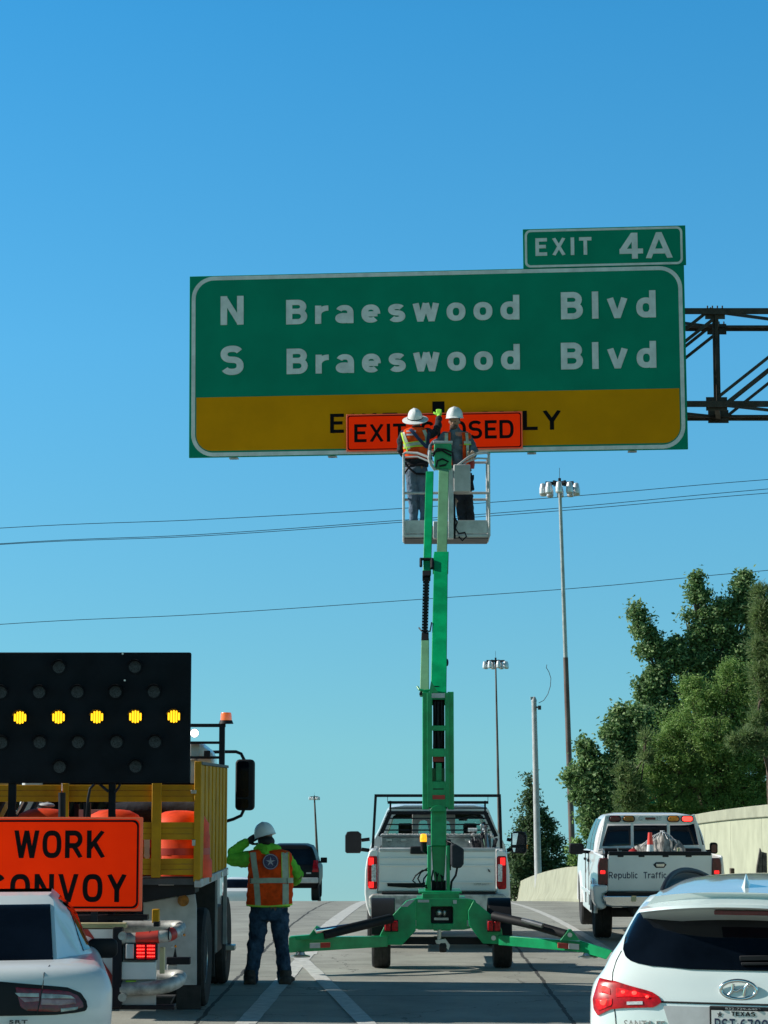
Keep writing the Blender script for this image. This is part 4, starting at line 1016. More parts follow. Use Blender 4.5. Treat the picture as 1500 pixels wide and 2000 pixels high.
# side windows and mirrors
for s_ in (-1, 1):
    k = MB()
    def sx(y, z): return s_*(SB.at(z, 1) + 0.004)
    rows = []
    for z in zrange(1.16, 1.50, 8):
        rows.append([(sx(y, z), 0.62 + (2.85 - (z-1.16)*0.9 - 0.62 - (z-1.16)*0.25)*i/10 + (z-1.16)*0.25, z) for i, y in enumerate(range(11))])
    n_ = 11; vs = [p for r in rows for p in r]; m_ = len(vs); vs += [(x - s_*0.02, y, z) for x, y, z in vs]
    fs = [(j*n_+i, j*n_+i+1, (j+1)*n_+i+1, (j+1)*n_+i) for j in range(8) for i in range(10)]
    ed = list(range(11)) + [j*n_+10 for j in range(1, 9)] + [8*n_+i for i in range(9, -1, -1)] + [j*n_ for j in range(7, 0, -1)]
    fs += [tuple(m_+a for a in reversed(f)) for f in fs] + [(a, b, b+m_, a+m_) for a, b in zip(ed, ed[1:]+ed[:1])]
    k.add(vs, fs); k.build('side_window', MATS['car glass'], rs)
    k = MB(); k.ell((s_*0.93, 2.75, 1.15), (0.10, 0.07, 0.075), 14, 8); k.beam((s_*0.80, 2.8, 1.13), (s_*0.9, 2.77, 1.13), 0.05, 0.04); k.build('side_mirror', MATS['pearl paint'], rs, smooth=60)
k = MB(); k.box(-0.80, 0.80, 0.12, 0.4, 0.24, 0.34); k.build('bumper_skirt', MATS['black plastic'], rs, bevel=0.03)

# ================================================================ pale sedan at the lower left
Y0 = 15.9
rc = thing('sedan', 'silver white sedan with dark rear glass and wraparound tail lights at the lower left corner', 'car', (gx(-58, Y0), Y0, 0), radians(8.6))
F = Frame(rc)
CB = Body([(0.22,0.86,0.12,4.8,0.25,0.5),(0.40,0.93,0.0,4.95,0.28,0.6),(0.66,0.957,-0.02,5.0,0.30,0.7),(0.80,0.96,0.0,4.95,0.32,0.8),(0.88,0.94,0.02,4.75,0.34,0.8),(0.945,0.90,0.06,4.5,0.36,0.8),(0.985,0.82,0.13,4.3,0.38,0.8),(1.0,0.68,0.26,3.9,0.34,0.8)], n=2.8)
k = MB(); CB.mesh(k, zrange(0.22, 1.0, 34)); k.build('body', MATS['silver white paint'], rc, smooth=50)
def cb(pts): return [F.onbody(a, b, CB) for a, b in pts]
# greenhouse: loft rings across x running forward (y, half width bottom, half width top, top z)
GB = Body([(0.96,0.86,0.66,3.65,0.62,0.5),(1.09,0.795,0.88,3.30,0.60,0.4),(1.19,0.755,1.02,3.05,0.58,0.4),(1.28,0.71,1.16,2.85,0.55,0.4),(1.36,0.62,1.31,2.60,0.50,0.4),(1.41,0.565,1.42,2.45,0.46,0.4),(1.45,0.50,1.52,2.35,0.42,0.4),(1.475,0.44,1.66,2.25,0.35,0.3),(1.485,0.25,1.85,2.15,0.2,0.1)], n=2.7)
def rxz(z): return 0.575 - 0.03*(z-0.97)/0.45
def gslice(z):
    sx = GB.at(z, 1); y0 = 0.58 + (z-0.96)*1.62; f = GB.at(z, 3); r_ = min(rxz(z), sx*0.93)
    H = [(r_*0.5, y0-0.035), (r_*0.9, y0-0.008), (r_, y0+0.010), (r_+0.006, y0+0.03), ((r_+sx)/2+0.01, y0+0.46), (sx-0.01, y0+0.95), (sx, y0+1.2), (sx*0.98, f-0.5), (sx*0.85, f-0.05), (sx*0.5, f)]
    return [(x, y, z) for x, y in H] + [(0, f+0.02, z)] + [(-x, y, z) for x, y in reversed(H)] + [(0, y0-0.045, z)]
k = MB(); k.loft([gslice(z) for z in zrange(0.96, 1.38, 12)] + [gslice(z) for z in (1.395, 1.408, 1.418, 1.426)]); k.build('roof', MATS['silver white paint'], rc, smooth=24)
zb_, zt_ = F.p(60, 1875, 0.62).z, F.p(60, 1771, 1.15).z
k = MB(); rows = []
for z in zrange(0.995, 1.365, 10):
    y0 = 0.58 + (z-0.96)*1.62; r_ = rxz(z) - 0.028
    rows.append([(x, y0 - 0.045 + (0.045+0.0)*min(1, abs(x)/r_)**2.0 - 0.012, z) for x in [r_*(-1 + 2*i/16) for i in range(17)]])
vs = [p for r in rows for p in r]; m_ = len(vs); vs += [(x, y+0.03, z) for x, y, z in vs]; n_ = 17
fs = [(j*n_+i, j*n_+i+1, (j+1)*n_+i+1, (j+1)*n_+i) for j in range(10) for i in range(16)]
ed = list(range(17)) + [j*n_+16 for j in range(1, 11)] + [10*n_+i for i in range(15, -1, -1)] + [j*n_ for j in range(9, 0, -1)]
fs += [tuple(m_+q for q in reversed(f)) for f in fs] + [(q, w, w+m_, q+m_) for q, w in zip(ed, ed[1:]+ed[:1])]
k.add(vs, fs); k.build('rear_window', MATS['car glass'], rc, smooth=60)
for s_ in (-1, 1):
    k = MB(); rows = []
    for z in zrange(1.01, 1.375, 8):
        sx = GB.at(z, 1); y0 = 0.58 + (z-0.96)*1.62; r_ = min(rxz(z), sx*0.93); f = GB.at(z, 3)
        P = [((r_+sx)/2+0.01, y0+0.46), (sx-0.01, y0+0.95), (sx, y0+1.2), (sx*0.985, f-0.75)]
        P[0] = (P[0][0]*0.45 + P[1][0]*0.55, P[0][1]*0.45 + P[1][1]*0.55)
        rows.append([(s_*(x+0.006), y, z) for x, y in P])
    n_ = 4; vs = [p for r in rows for p in r]; m_ = len(vs); vs += [(x - s_*0.02, y, z) for x, y, z in vs]
    fs = [(j*n_+i, j*n_+i+1, (j+1)*n_+i+1, (j+1)*n_+i) for j in range(8) for i in range(3)]
    ed = [0,1,2,3] + [j*n_+3 for j in range(1, 9)] + [8*n_+i for i in (2,1,0)] + [j*n_ for j in range(7, 0, -1)]
    fs += [tuple(m_+q for q in reversed(f)) for f in fs] + [(q, w, w+m_, q+m_) for q, w in zip(ed, ed[1:]+ed[:1])]
    k.add(vs, fs); k.build('side_window', MATS['car glass'], rc)
# right side mirror as the photograph shows it
a = F.p(200, 1852, 2.5)
for s_ in (-1, 1):
    x_ = s_*a.x
    k = MB(); rg_ = []
    for dy, f in ((-0.03,0.90),(-0.02,0.98),(0.0,1.0),(0.08,0.93),(0.13,0.7),(0.15,0.4)):
        rg_.append([(x, 2.5+dy, z) for x, z in rrect(x_-0.122*f, x_+0.122*f, a.z-0.078*f, a.z+0.078*f, 0.055*f, 5)])
    k.loft(rg_)
    mi = k.build('side_mirror', MATS['black plastic'], rc, smooth=50)
    k = MB(); k.beam((s_*0.86, 2.56, a.z-0.05), (x_, 2.54, a.z-0.03), 0.07, 0.05); k.build('mirror_arm', MATS['black plastic'], mi)
# tail light band
def both(P): return P + [(-x, z) for x, z in reversed(P)]
def cl(P): return [(min(0.935, x), z) for x, z in P]
tl = cl(cb([(0,1917),(82,1924),(131,1928),(158,1939),(169,1955),(171,1966),(168,1974),(137,1980),(109,1982),(52,1982),(36,1971),(22,1962),(0,1958)]))
tl = [(0.0, tl[0][1])] + tl + [(0.0, tl[-1][1])]
k = MB(); CB.patch(k, both(tl), 0.008, 24, 64, 0.03); tb = k.build('tail_light', MATS['black plastic'], rc, smooth=60)
rd = cl(cb([(30,1928),(84,1931),(131,1935),(152,1944),(162,1958),(163,1967),(134,1973),(109,1976),(56,1976),(40,1966)]))
for s_ in (1, -1):
    def fx(P): return P if s_ == 1 else [(-x, z) for x, z in reversed(P)]
    k = MB(); CB.patch(k, fx(rd), 0.011, 14, 20, 0.012); k.build('red_lens', MATS['lamp red'] if 'lamp red' in MATS else mat('lamp red', (0.16,0.004,0.012), 0.25, coat=0.3, var=0.2, vscale=30), tb, smooth=60)
    for pts_, m_ in (([(29,1939),(76,1939),(76,1947),(38,1947)],'lamp clear'), ([(38,1948),(76,1948),(76,1955),(48,1957)],'lamp pink'), ([(81,1940),(120,1942),(138,1944),(147,1950),(81,1950)],'lamp clear'), ([(81,1951),(147,1951),(149,1961),(115,1963),(80,1962)],'lamp pink')):
        mm = MATS.get(m_) or (mat('lamp clear', (0.42,0.44,0.42), 0.15, coat=0.6, col2=(0.12,0.11,0.11), vscale=9) if m_ == 'lamp clear' else mat('lamp pink', (0.36,0.22,0.22), 0.2, coat=0.5, col2=(0.16,0.05,0.06), vscale=11))
        k = MB(); CB.patch(k, fx(cl(cb(pts_))), 0.014, 6, 10, 0.01); k.build('lamp_insert', mm, tb)
    k = MB(); CB.patch(k, fx(cl(cb([(119,1968),(153,1966),(151,1972),(119,1976)]))), 0.014, 4, 6, 0.01); k.build('lamp_insert', MATS['lamp clear'], tb)
k = MB(); P = cb([(84,1924),(79,1950),(72,1982)]); k.tube([(x, CB.ry(x, z) - 0.013, z) for x, z in P], 0.004, 6); k.build('panel_gap', MATS['seam'], rc)
zl = cb([(80,1882)])[0][1]
# boot lid gap and rear edge
k = MB(); P = cb([(97,1884),(86,1901),(84,1924)]); k.tube([(x, CB.ry(x, z) - 0.003, z) for x, z in P], 0.003, 6); k.build('panel_gap', MATS['seam'], rc)
q = cb([(18,1999),(54,1991)]); text('SRT', MATS['dark grey'], rc, (q[0][0], CB.ry(*q[0]) - 0.02, q[0][1]), q[1][0]-q[0][0], q[1][1]-q[0][1], th=0.01, sp=1.2, bold=0.03)
for x in (-0.82, 0.82):
    for y in (0.95, 4.0): wheel(rc, x, y, 0.34, 0.23, out=(1 if x > 0 else -1))
k = MB(); k.box(-0.75, 0.75, 0.15, 0.4, 0.18, 0.3); k.build('bumper_skirt', MATS['black plastic'], rc, bevel=0.03)
# ================================================================ white pickup with the black rack
YF = 32.4
rp = thing('pickup_truck', 'white pickup with black rack and diamond plate toolbox directly ahead of the green lift', 'pickup', (gx(854, YF), YF, gz(YF)), -0.0094)
F = Frame(rp); WP = MATS['white paint']
def side(xs, m=1): return xs
BL = 2.05                                     # bed length
# bed: fenders left and right, tailgate, floor, front wall
for nm, pts in (('l', [(737,1660),(726,1659),(721,1664),(716,1680),(713,1700),(712,1745),(715,1768),(722,1790),(737,1790)]),
                ('r', [(970,1660),(983,1660),(988,1665),(992,1680),(995,1700),(997,1745),(995,1768),(989,1790),(970,1790)])):
    k = MB(); F.prism(k, pts, 0.0, BL); k.build('bed_side', WP, rp, bevel=0.02, seg=3)
k = MB(); F.box(k, 738.5, 968.5, 1662, 1741, 0.01, 0.08); tg = k.build('tailgate', WP, rp, bevel=0.018, seg=3)
z_ = lambda py, d=0.0: F.p(850, py, d).z
x_ = lambda px, d=0.0: F.p(px, 1700, d).x
k = MB(); 
for py, h_ in ((1675,0.010),(1689,0.012),(1722,0.012)): k.prism([(x_(741), z_(py)), (x_(966), z_(py)), (x_(964), z_(py)-0.02), (x_(743), z_(py)-0.02)], -0.006, 0.012)
k.build('pressed_ridges', WP, tg, bevel=0.004)
k = MB(); F.box(k, 740, 968, 1656, 1663, -0.01, 0.09); k.build('tailgate_cap', MATS['light grey paint'], tg, bevel=0.012)
k = MB(); F.box(k, 801, 838, 1653, 1668, -0.03, 0.05); k.build('tailgate_handle', MATS['black plastic'], tg, bevel=0.015)
k = MB(); F.prism(k, [(756,1724),(830,1725),(829,1733),(800,1734),(757,1731)], -0.004, 0.01); k.build('dark_strip', MATS['black paint'], tg)
k = MB(); F.prism(k, [(953,1697),(956,1699),(958,1704),(954,1702)], -0.004, 0.01); k.build('emblem', MATS['black metal'], tg)
q0, q1 = F.p(925,1729,0), F.p(956,1722,0)
text('SUPER DUTY', mat('faded lettering', (0.42,0.43,0.43), 0.5, var=0.05), tg, (q0.x, -0.001, q0.z), q1.x-q0.x, q1.z-q0.z, th=0.004, bold=0.0)
k = MB(); F.box(k, 738, 969, 1741, 1790, 0.03, 0.05)
k.v = k.v; 
k = MB(); k.box(x_(736), x_(971), 0.08, BL, z_(1745), z_(1745)+0.06); k.build('bed_floor', WP, rp)
k = MB(); k.box(x_(736), x_(971), BL-0.05, BL, z_(1745), z_(1664)); k.build('bed_front', WP, rp)
# lights
for nm, xs, rx in (('l', (718,737), (726,735)), ('r', (970,989), (972,981))):
    k = MB(); F.prism(k, [(xs[0],1676),(xs[0]+3,1672),(xs[1]-1,1672),(xs[1],1676),(xs[1],1734),(xs[1]-2,1737),(xs[0]+4,1737),(xs[0],1730)], -0.012, 0.05); tl = k.build('tail_light', MATS['red lens'], rp, bevel=0.01)
    k = MB(); F.prism(k, [(rx[0],1688),(rx[1],1688),(rx[1],1722),(rx[0],1722)], -0.018, 0.0); k.build('reverse_lamp', MATS['clear lens'], tl, bevel=0.004)
    for a, b in ((1675,1690),(1722,1734)):
        k = MB(); c = (xs[0]+7 if nm == 'l' else xs[1]-7); F.box(k, c-5, c+5, a, b, -0.016, 0.0); k.build('lamp_glow', MATS['lit red'] if (nm == 'l' or a < 1700) else MATS['red lens'], tl, bevel=0.006)
# bumper
k = MB(); F.prism(k, [(720,1752),(728,1746),(982,1746),(990,1752),(988,1775),(968,1782),(742,1782),(722,1775)], -0.10, 0.12); k.build('bumper', MATS['aluminium'], rp, bevel=0.025, seg=3)
k = MB(); F.box(k, 745, 968, 1742, 1749, -0.09, 0.0); k.build('step_pad', MATS['black plastic'], rp, bevel=0.01)
# cab: an open shell with glass front and back
co = [(722,1662),(727,1648),(741,1622),(757,1584),(764,1577),(790,1573),(925,1573),(948,1577),(955,1584),(970,1622),(984,1648),(989,1662)]
ci = [(738,1662),(745,1650),(757,1624),(768,1594),(775,1590),(792,1588),(923,1588),(937,1590),(943,1594),(956,1624),(969,1650),(974,1662)]
o0, i0 = F.poly(co, BL+0.1), F.poly(ci, BL+0.1)
def shift(P, dx, dz): return [(x*dx, z+dz) for x, z in P]
k = MB(); n_ = len(co)
def rr(P, y): return [(x, y, z) for x, z in P]
Ys = [(BL+0.1, 1.0, 0.0), (BL+0.6, 1.01, 0.03), (BL+1.6, 1.0, 0.03), (BL+2.0, 0.98, -0.02)]
vs = []
for y, sx_2, dz in Ys: vs += rr(shift(o0, sx_2, dz), y) + rr(shift(i0, sx_2, dz), y)
fs = []
for a in range(len(Ys)-1):
    for j in range(n_-1):
        b0 = a*2*n_; b1 = (a+1)*2*n_
        fs += [(b0+j, b0+j+1, b1+j+1, b1+j), (b0+n_+j, b1+n_+j, b1+n_+j+1, b0+n_+j+1)]
for b0 in (0, (len(Ys)-1)*2*n_):
    for j in range(n_-1): fs.append((b0+j, b0+j+1, b0+n_+j+1, b0+n_+j))
k.add(vs, fs); k.build('cab', WP, rp, smooth=40)
zb_ = z_(1662, BL+0.1)
k = MB(); k.box(x_(722, BL+.1), x_(989, BL+.1), BL+0.06, BL+0.12, 0.75, zb_); k.box(x_(720, BL+.1), x_(738, BL+.1), BL+0.12, BL+2.2, 0.55, zb_); k.box(x_(974, BL+.1), x_(991, BL+.1), BL+0.12, BL+2.2, 0.55, zb_)
k.box(x_(738, BL+.1), x_(974, BL+.1), BL+0.12, BL+2.2, 0.55, 0.65)
k.build('cab_lower', WP, rp, bevel=0.02)
k = MB(); k.loft([[(sx_*1.0*w, y, z) for sx_, z in ((-1, 0.6), (1, 0.6), (1, h-0.1), (0.8, h), (-0.8, h), (-1, h-0.1))] for y, w, h in ((BL+2.2,0.99,zb_+0.02),(BL+2.5,0.99,zb_-0.02),(BL+3.7,0.97,zb_-0.12),(BL+3.9,0.93,zb_-0.25))]); k.build('bonnet', WP, rp, bevel=0.03)
for y, nm in ((BL+0.14, 'rear_window'), (BL+1.95, 'windscreen')):
    P = F.poly(ci, BL+0.1); k = MB(); k.prism([(x*0.995, z) for x, z in P], y, y+0.006); k.build(nm, MATS['cab glass'], rp)
for s_ in (-1, 1):
    k = MB(); a = F.p(741,1622,BL+.1); b = F.p(759,1586,BL+.1)
    xa, xb_ = s_*(abs(a.x)+0.075+0.02), s_*abs(b.x)*1.02
    xa = s_*(abs(F.p(728,1650,BL+.1).x)+0.015); 
    za, zb2 = F.p(728,1650,BL+.1).z, b.z
    k.add([(xa, BL+0.35, za),(xa, BL+1.75, za),(xb_, BL+1.45, zb2),(xb_, BL+0.45, zb2),(xa-s_*.02, BL+0.35, za),(xa-s_*.02, BL+1.75, za),(xb_-s_*.02, BL+1.45, zb2),(xb_-s_*.02, BL+0.45, zb2)],
          [(0,1,2,3),(7,6,5,4),(0,4,5,1),(1,5,6,2),(2,6,7,3),(3,7,4,0)]); k.build('side_window', MATS['car glass'], rp)
# seats and the things seen through the glass
for a, b in ((778,805),(905,931)):
    k = MB(); F.box(k, a, b, 1608, 1631, BL+0.9, BL+1.02); k.box(x_(a-5, BL+1), x_(b+5, BL+1), BL+0.9, BL+1.05, 0.9, z_(1632, BL+1)); k.build('seat', MATS['interior'], rp, bevel=0.03, seg=3)
k = MB(); F.box(k, 760, 952, 1588, 1597, BL+0.4, BL+0.5); k.build('headliner', MATS['interior'], rp)
k = MB(); k.box(x_(738, BL+1.8), x_(974, BL+1.8), BL+1.6, BL+1.9, 0.9, z_(1636, BL+1.8)); k.build('dashboard', MATS['interior'], rp)
k = MB(); F.box(k, 896, 913, 1597, 1603, BL+1.5, BL+1.53); k.build('rear_view_mirror', MATS['interior'], rp, bevel=0.008)
# grey bracket panel with two openings against the rear glass
pan = MB(); F.prism(pan, [(805,1632),(805,1592),(809,1588),(885,1588),(889,1592),(889,1632),(882,1632),(878,1606),(874,1603),(867,1603),(866,1632),(840,1632),(834,1604),(830,1602),(821,1603),(818,1608),(817,1632)], BL-0.10, BL-0.06)
pan.build('grey_bracket', MATS['grey plastic'], rp, bevel=0.006)
# louvred headache rack, tall black frame
k = MB(); B2 = BL-0.25
def hbar(m, x0, x1, y0, y1, d): F.box(m, x0, x1, y0, y1, d, d+0.05)
rk = MB(); hbar(rk, 757, 954, 1564.5, 1570, B2); hbar(rk, 760, 951, 1577, 1579.5, B2)
for a in (762.5, 947.5): F.box(rk, a-1.8, a+1.8, 1564, 1592, B2, B2+0.05)
F.beam(rk, (757,1552,B2), (757,1567,B2), 0.008, 0.008); F.beam(rk, (953,1552,B2), (953,1567,B2), 0.008, 0.008)
F.prism(rk, [(762,1584),(948,1584),(951,1590),(759,1590)], B2, B2+0.04)
F.beam(rk, (763,1586,B2+.02), (742,1634,B2+.02), 0.05, 0.06); F.beam(rk, (947,1586,B2+.02), (969,1634,B2+.02), 0.05, 0.06)
for i, py in enumerate((1587,1597,1609,1620,1631)):
    l_ = 756 - i*3.6; r__ = 954 + i*3.6; F.box(rk, l_, r__, py, py + (2.6 if i else 4), B2+0.02, B2+0.06)
rk.build('headache_rack', MATS['black metal'], rp, smooth=0)
k = MB(); d_ = 1.0
F.beam(k, (731.5,1554,d_), (978,1554,d_), 0.042, 0.042); F.beam(k, (734,1551.5,d_), (728,1657,d_), 0.038, 0.038); F.beam(k, (975.5,1551.5,d_), (979,1657,d_), 0.040, 0.040)
k.build('ladder_rack', MATS['black metal'], rp, smooth=0)
# toolbox
k = MB(); F.box(k, 745, 962, 1635, 1662, 1.35, 1.85); tb_ = k.build('toolbox', MATS['diamond plate'], rp, bevel=0.008)
k = MB(); F.box(k, 743, 964, 1629.5, 1634.5, 1.32, 1.88); k.build('toolbox_lid', MATS['diamond plate'], tb_, bevel=0.01)
for a in (760, 788, 913): 
    k = MB(); F.box(k, a-5, a+5, 1638, 1643, 1.32, 1.35); k.build('latch', MATS['steel'], tb_, bevel=0.004)
# towing mirrors
for xs, arm, lit in (((674,706), 722, False), ((998,1029), 990, True)):
    x0, x1 = xs; k = MB()
    rings = []
    for d, f in ((BL+1.75,0.93),(BL+1.78,1.0),(BL+1.95,0.92),(BL+2.02,0.7)):
        cx_, cz_ = (x0+x1)/2, 1645; pts = []
        for u, v in ((-1,-.8),(-.8,-1),(.8,-1),(1,-.85),(1,.6),(.75,.95),(.3,1.0),(-.6,1.0),(-1,.75)):
            q = F.p(cx_ + (u if xs[0] > 800 else -u)*(x1-x0)/2*f, cz_ - v*21.5*f, BL+1.78); pts.append((q.x, d, q.z))
        rings.append(pts)
    k.loft(rings); m_ = k.build('side_mirror', MATS['black plastic'], rp, smooth=40)
    k = MB()
    ex_ = x1 if not lit else x0
    F.tube(k, [(ex_,1641,BL+1.85),(arm,1639,BL+1.85)], 0.028, 8); F.tube(k, [(ex_,1659,BL+1.85),(arm,1661,BL+1.85)], 0.03, 8); k.build('mirror_arm', MATS['black plastic'], m_)
    if lit:
        for pts_, mm in (([(1001,1628),(1012,1627),(1008,1650),(1001,1650)], 'reflection patch'), ([(1001,1656),(1007,1656),(1006,1664),(1003,1664)], 'reflection patch'), ([(1013,1628),(1019,1629),(1024,1634),(1025,1650),(1009,1650)], 'car glass'), ([(1008,1656),(1024,1656),(1022,1664),(1007,1664)], 'car glass')):
            k = MB(); F.prism(k, pts_, BL+1.735, BL+1.745); k.build('mirror_glass', MATS[mm] if mm in MATS else mat(mm, (0.6,0.8,0.82), 0.04, 1.0, var=0.0), m_)  # bright pieces shape the sky's reflection into the glass, dark pieces the rest
        k = MB(); F.box(k, 1028, 1031, 1649, 1657, BL+1.76, BL+1.84); k.build('side_repeater', MATS['amber lens'], m_)
for x in (-0.86, 0.86):
    for y in (1.15, BL+3.0): wheel(rp, x, y, 0.40, 0.27, out=(1 if x > 0 else -1))
k = MB(); k.box(-0.55, 0.55, 0.1, 5.4, 0.42, 0.55); k.box(-0.75, 0.75, 1.08, 1.22, 0.34, 0.46); k.build('chassis', MATS['dark grey'], rp, bevel=0.02)
# jumble of tools and fittings standing in the bed, right side
tj = thing('tool_pile', 'jumble of metal tools and a canister in the bed of the black racked pickup', 'tools', tuple(Vector(rp.location) + Vector((0.55, 1.0, 0.86))), -0.0094)
J = Frame(tj); rnd = random.Random(4)
k = MB(); J.tube(k, [(914,1621,0.1),(932,1621,0.1)], 0.030, 14); k.build('canister', MATS['clear lens'], tj, smooth=40)
for i in range(26):
    x0 = rnd.uniform(920, 966); top_ = 1655 - (1 - abs(x0-946)/30) * 48 * rnd.uniform(0.35, 1.0); a = rnd.uniform(-7, 7)
    k = MB(); d_ = rnd.uniform(-0.25, 0.3); J.beam(k, (x0, 1660, d_), (x0 + a, top_, d_ + rnd.uniform(-.1,.1)), rnd.uniform(.015,.05), rnd.uniform(.012,.04))
    q = J.p(x0 + a, top_, d_); k.ell(q, (rnd.uniform(.02,.045), .03, rnd.uniform(.015,.035)), 8, 5)
    k.build('tool', MATS[rnd.choice(['steel','black metal','dark grey','black metal','grey plastic','chrome'])], tj, bevel=0.003)
k = MB(); J.box(k, 926, 966, 1640, 1664, 0.0, 0.35); k.build('tool_crate', MATS['dark grey'], tj, bevel=0.01)

# ================================================================ white pickup with a light bar on the right
YR = 34.6
rr_ = thing('pickup_truck', 'white pickup with lamps above its rear window and a cone in its bed', 'pickup', (gx(1296, YR), YR, gz(YR)), -0.028)
F = Frame(rr_); BL = 1.95; WP = MATS['white paint']
z_ = lambda py, d=0.0: F.p(1290, py, d).z
x_ = lambda px, d=0.0: F.p(px, 1700, d).x
def arch_side(s_):                            # one side of the truck: long panel with two wheel openings
    xo = 0.955; ztop = z_(1671, 0.0)
    up = [(0.0, 0.62), (0.0, ztop)]
    prof = [(0.0, 0.60), (0.0, ztop), (BL+0.05, ztop+0.0), (BL+0.1, ztop+0.02), (4.0, ztop+0.01), (4.6, ztop-0.03), (5.3, ztop-0.12), (5.45, ztop-0.35), (5.45, 0.5)]
    def arc(cy, r): return [(cy + r*cos(a), 0.40 + r*sin(a)) for a in [pi*i/12 for i in range(13)]]
    prof += [(5.1, 0.40)] + [p for p in arc(4.65, 0.46) if p[1] > 0.45] + [(4.18, 0.33), (1.62, 0.33)] + [p for p in arc(1.12, 0.48) if p[1] > 0.45] + [(0.60, 0.45), (0.25, 0.52)]
    n = len(prof); vs = []
    for x, tz in ((xo, 0), (xo - 0.09, 0)):
        for y, z in prof:
            bul = 0.02 * sin(pi * min(1, max(0, (z - 0.4) / (ztop - 0.4)))) if x == xo else 0
            vs.append((s_*(x + bul - (0.05 if (x == xo and z >= ztop - 0.01) else 0)), y, z))
    fs = [tuple(range(n)), tuple(reversed(range(n, 2*n)))] + [(j, (j+1) % n, (j+1) % n + n, j + n) for j in range(n)]
    k = MB(); k.add(vs, fs); o = k.build('body_side', WP, rr_, smooth=30, bevel=0.02, seg=2)
    for cy in (1.12, 4.65):
        k = MB(); k.tube([(s_*(xo+0.012), cy + 0.49*cos(a), 0.40 + 0.49*sin(a)) for a in [pi*i/14 for i in range(15)]], 0.03, 8); k.build('wheel_arch', WP, o)
    for y0 in (2.15, 3.05):
        k = MB(); k.box(s_*(xo+0.0), s_*(xo+0.035), y0+0.05, y0+0.2, ztop-0.16, ztop-0.12); k.build('door_handle', MATS['black plastic'], o, bevel=0.006)
        k = MB(); k.box(s_*(xo+0.012), s_*(xo+0.026), y0-0.02, y0-0.012, 0.45, ztop-0.02); k.build('door_gap', MATS['seam'], o)
    k = MB(); k.box(s_*(xo+0.0), s_*(xo+0.03), 1.7, 4.1, 0.62, 0.68); k.build('rub_strip', WP, o, bevel=0.008)
    return o
for s_ in (-1, 1): arch_side(s_)
k = MB(); F.prism(k, [(1187,1669),(1391,1667),(1390,1741),(1187,1741)], 0.0, 0.07); tg = k.build('tailgate', WP, rr_, bevel=0.012, seg=3)
k = MB(); F.box(k, 1189, 1389, 1663, 1671, -0.012, 0.09); 
for a in (1212, 1253, 1300, 1345): F.box(k, a-6, a+6, 1669, 1674, -0.012, 0.0)
k.build('tailgate_cap', MATS['black plastic'], tg, bevel=0.006)
k = MB(); F.prism(k, [(1187,1731),(1390,1731),(1389,1734),(1188,1734)], -0.004, 0.01); k.build('pressed_ridge', WP, tg)
k = MB(); F.prism(k, [(1276,1689),(1281,1684),(1297,1684),(1302,1689),(1297,1695),(1281,1695)], -0.010, 0.01); hd = k.build('tailgate_handle', MATS['black plastic'], tg, bevel=0.006)
k = MB(); F.prism(k, [(1281,1687),(1298,1686.5),(1297,1693),(1282,1693)], -0.02, -0.008); k.build('pull', MATS['chrome'], hd, bevel=0.004)
for t_, a, b in (('Republic', (1189,1719), (1246,1703)), ('Traffic', (1257,1715.5), (1302,1703)), ('S', (1309,1715.5), (1317,1703)), ('ervice', (1320,1715.5), (1364,1703))):
    q0, q1 = F.p(*a, 0), F.p(*b, 0); sign_text(t_, MATS['navy lettering'], tg, (q0.x, 0.001, q0.z), q1.x-q0.x, q1.z-q0.z, th=0.003, sp=0.13, st=0.15)
for xs, s_ in (((1168,1187), -1), ((1391,1409), 1)):
    pts = [(xs[0]+(3 if s_ < 0 else 0),1676),(xs[1]-(0 if s_ < 0 else 3),1676),(xs[1],1690),(xs[1],1728),(xs[0],1728),(xs[0],1690)]
    k = MB(); F.prism(k, pts, -0.02, 0.12); tl = k.build('tail_light', MATS['dark red lens'], rr_, bevel=0.012)
    k = MB(); c = (xs[0]+xs[1])/2; F.box(k, c-5, c+5, 1700, 1707, -0.028, -0.01); k.build('lamp_glow', MATS['lit red'], tl, bevel=0.01)
k = MB()
F.prism(k, [(1158,1729),(1187,1729),(1187,1744),(1176,1746),(1177,1760),(1186,1771),(1177,1777),(1166,1773),(1160,1760)], -0.06, 0.6); k.build('bumper_corner', WP, rr_, bevel=0.03, seg=3)
k = MB()
F.prism(k, [(1391,1729),(1420,1729),(1418,1760),(1412,1773),(1401,1777),(1392,1771),(1401,1760),(1402,1746),(1391,1744)], -0.06, 0.6); k.build('bumper_corner', WP, rr_, bevel=0.03, seg=3)
k = MB(); F.prism(k, [(1178,1749),(1400,1749),(1396,1768),(1380,1772),(1196,1772),(1182,1768)], -0.14, 0.1); k.build('bumper', MATS['chrome'] , rr_, bevel=0.02, seg=3)
k = MB(); F.box(k, 1185, 1393, 1742, 1749, -0.13, 0.05); k.build('step_pad', MATS['black plastic'], rr_, bevel=0.008)
k = MB(); F.box(k, 1233, 1243, 1750, 1761, -0.16, -0.12); k.build('tow_socket', MATS['cream paint'], rr_, bevel=0.005)
k = MB(); k.box(-0.87, 0.87, 0.07, BL, 0.66, 0.72); k.build('bed_floor', MATS['dark grey'], rr_)
k = MB(); k.box(-0.87, 0.87, BL-0.04, BL, 0.70, z_(1668, BL)); k.build('bed_front', WP, rr_)
k = MB(); k.box(-0.45, 0.45, 0.1, 5.2, 0.40, 0.52); k.box(-0.75, 0.75, 1.05, 1.19, 0.32, 0.46); k.ell((0.05, 1.1, 0.37), (0.16,0.15,0.15)); k.box(0.2, 0.6, 0.3, 0.9, 0.35, 0.52); k.build('chassis', MATS['dark grey'], rr_, bevel=0.02)
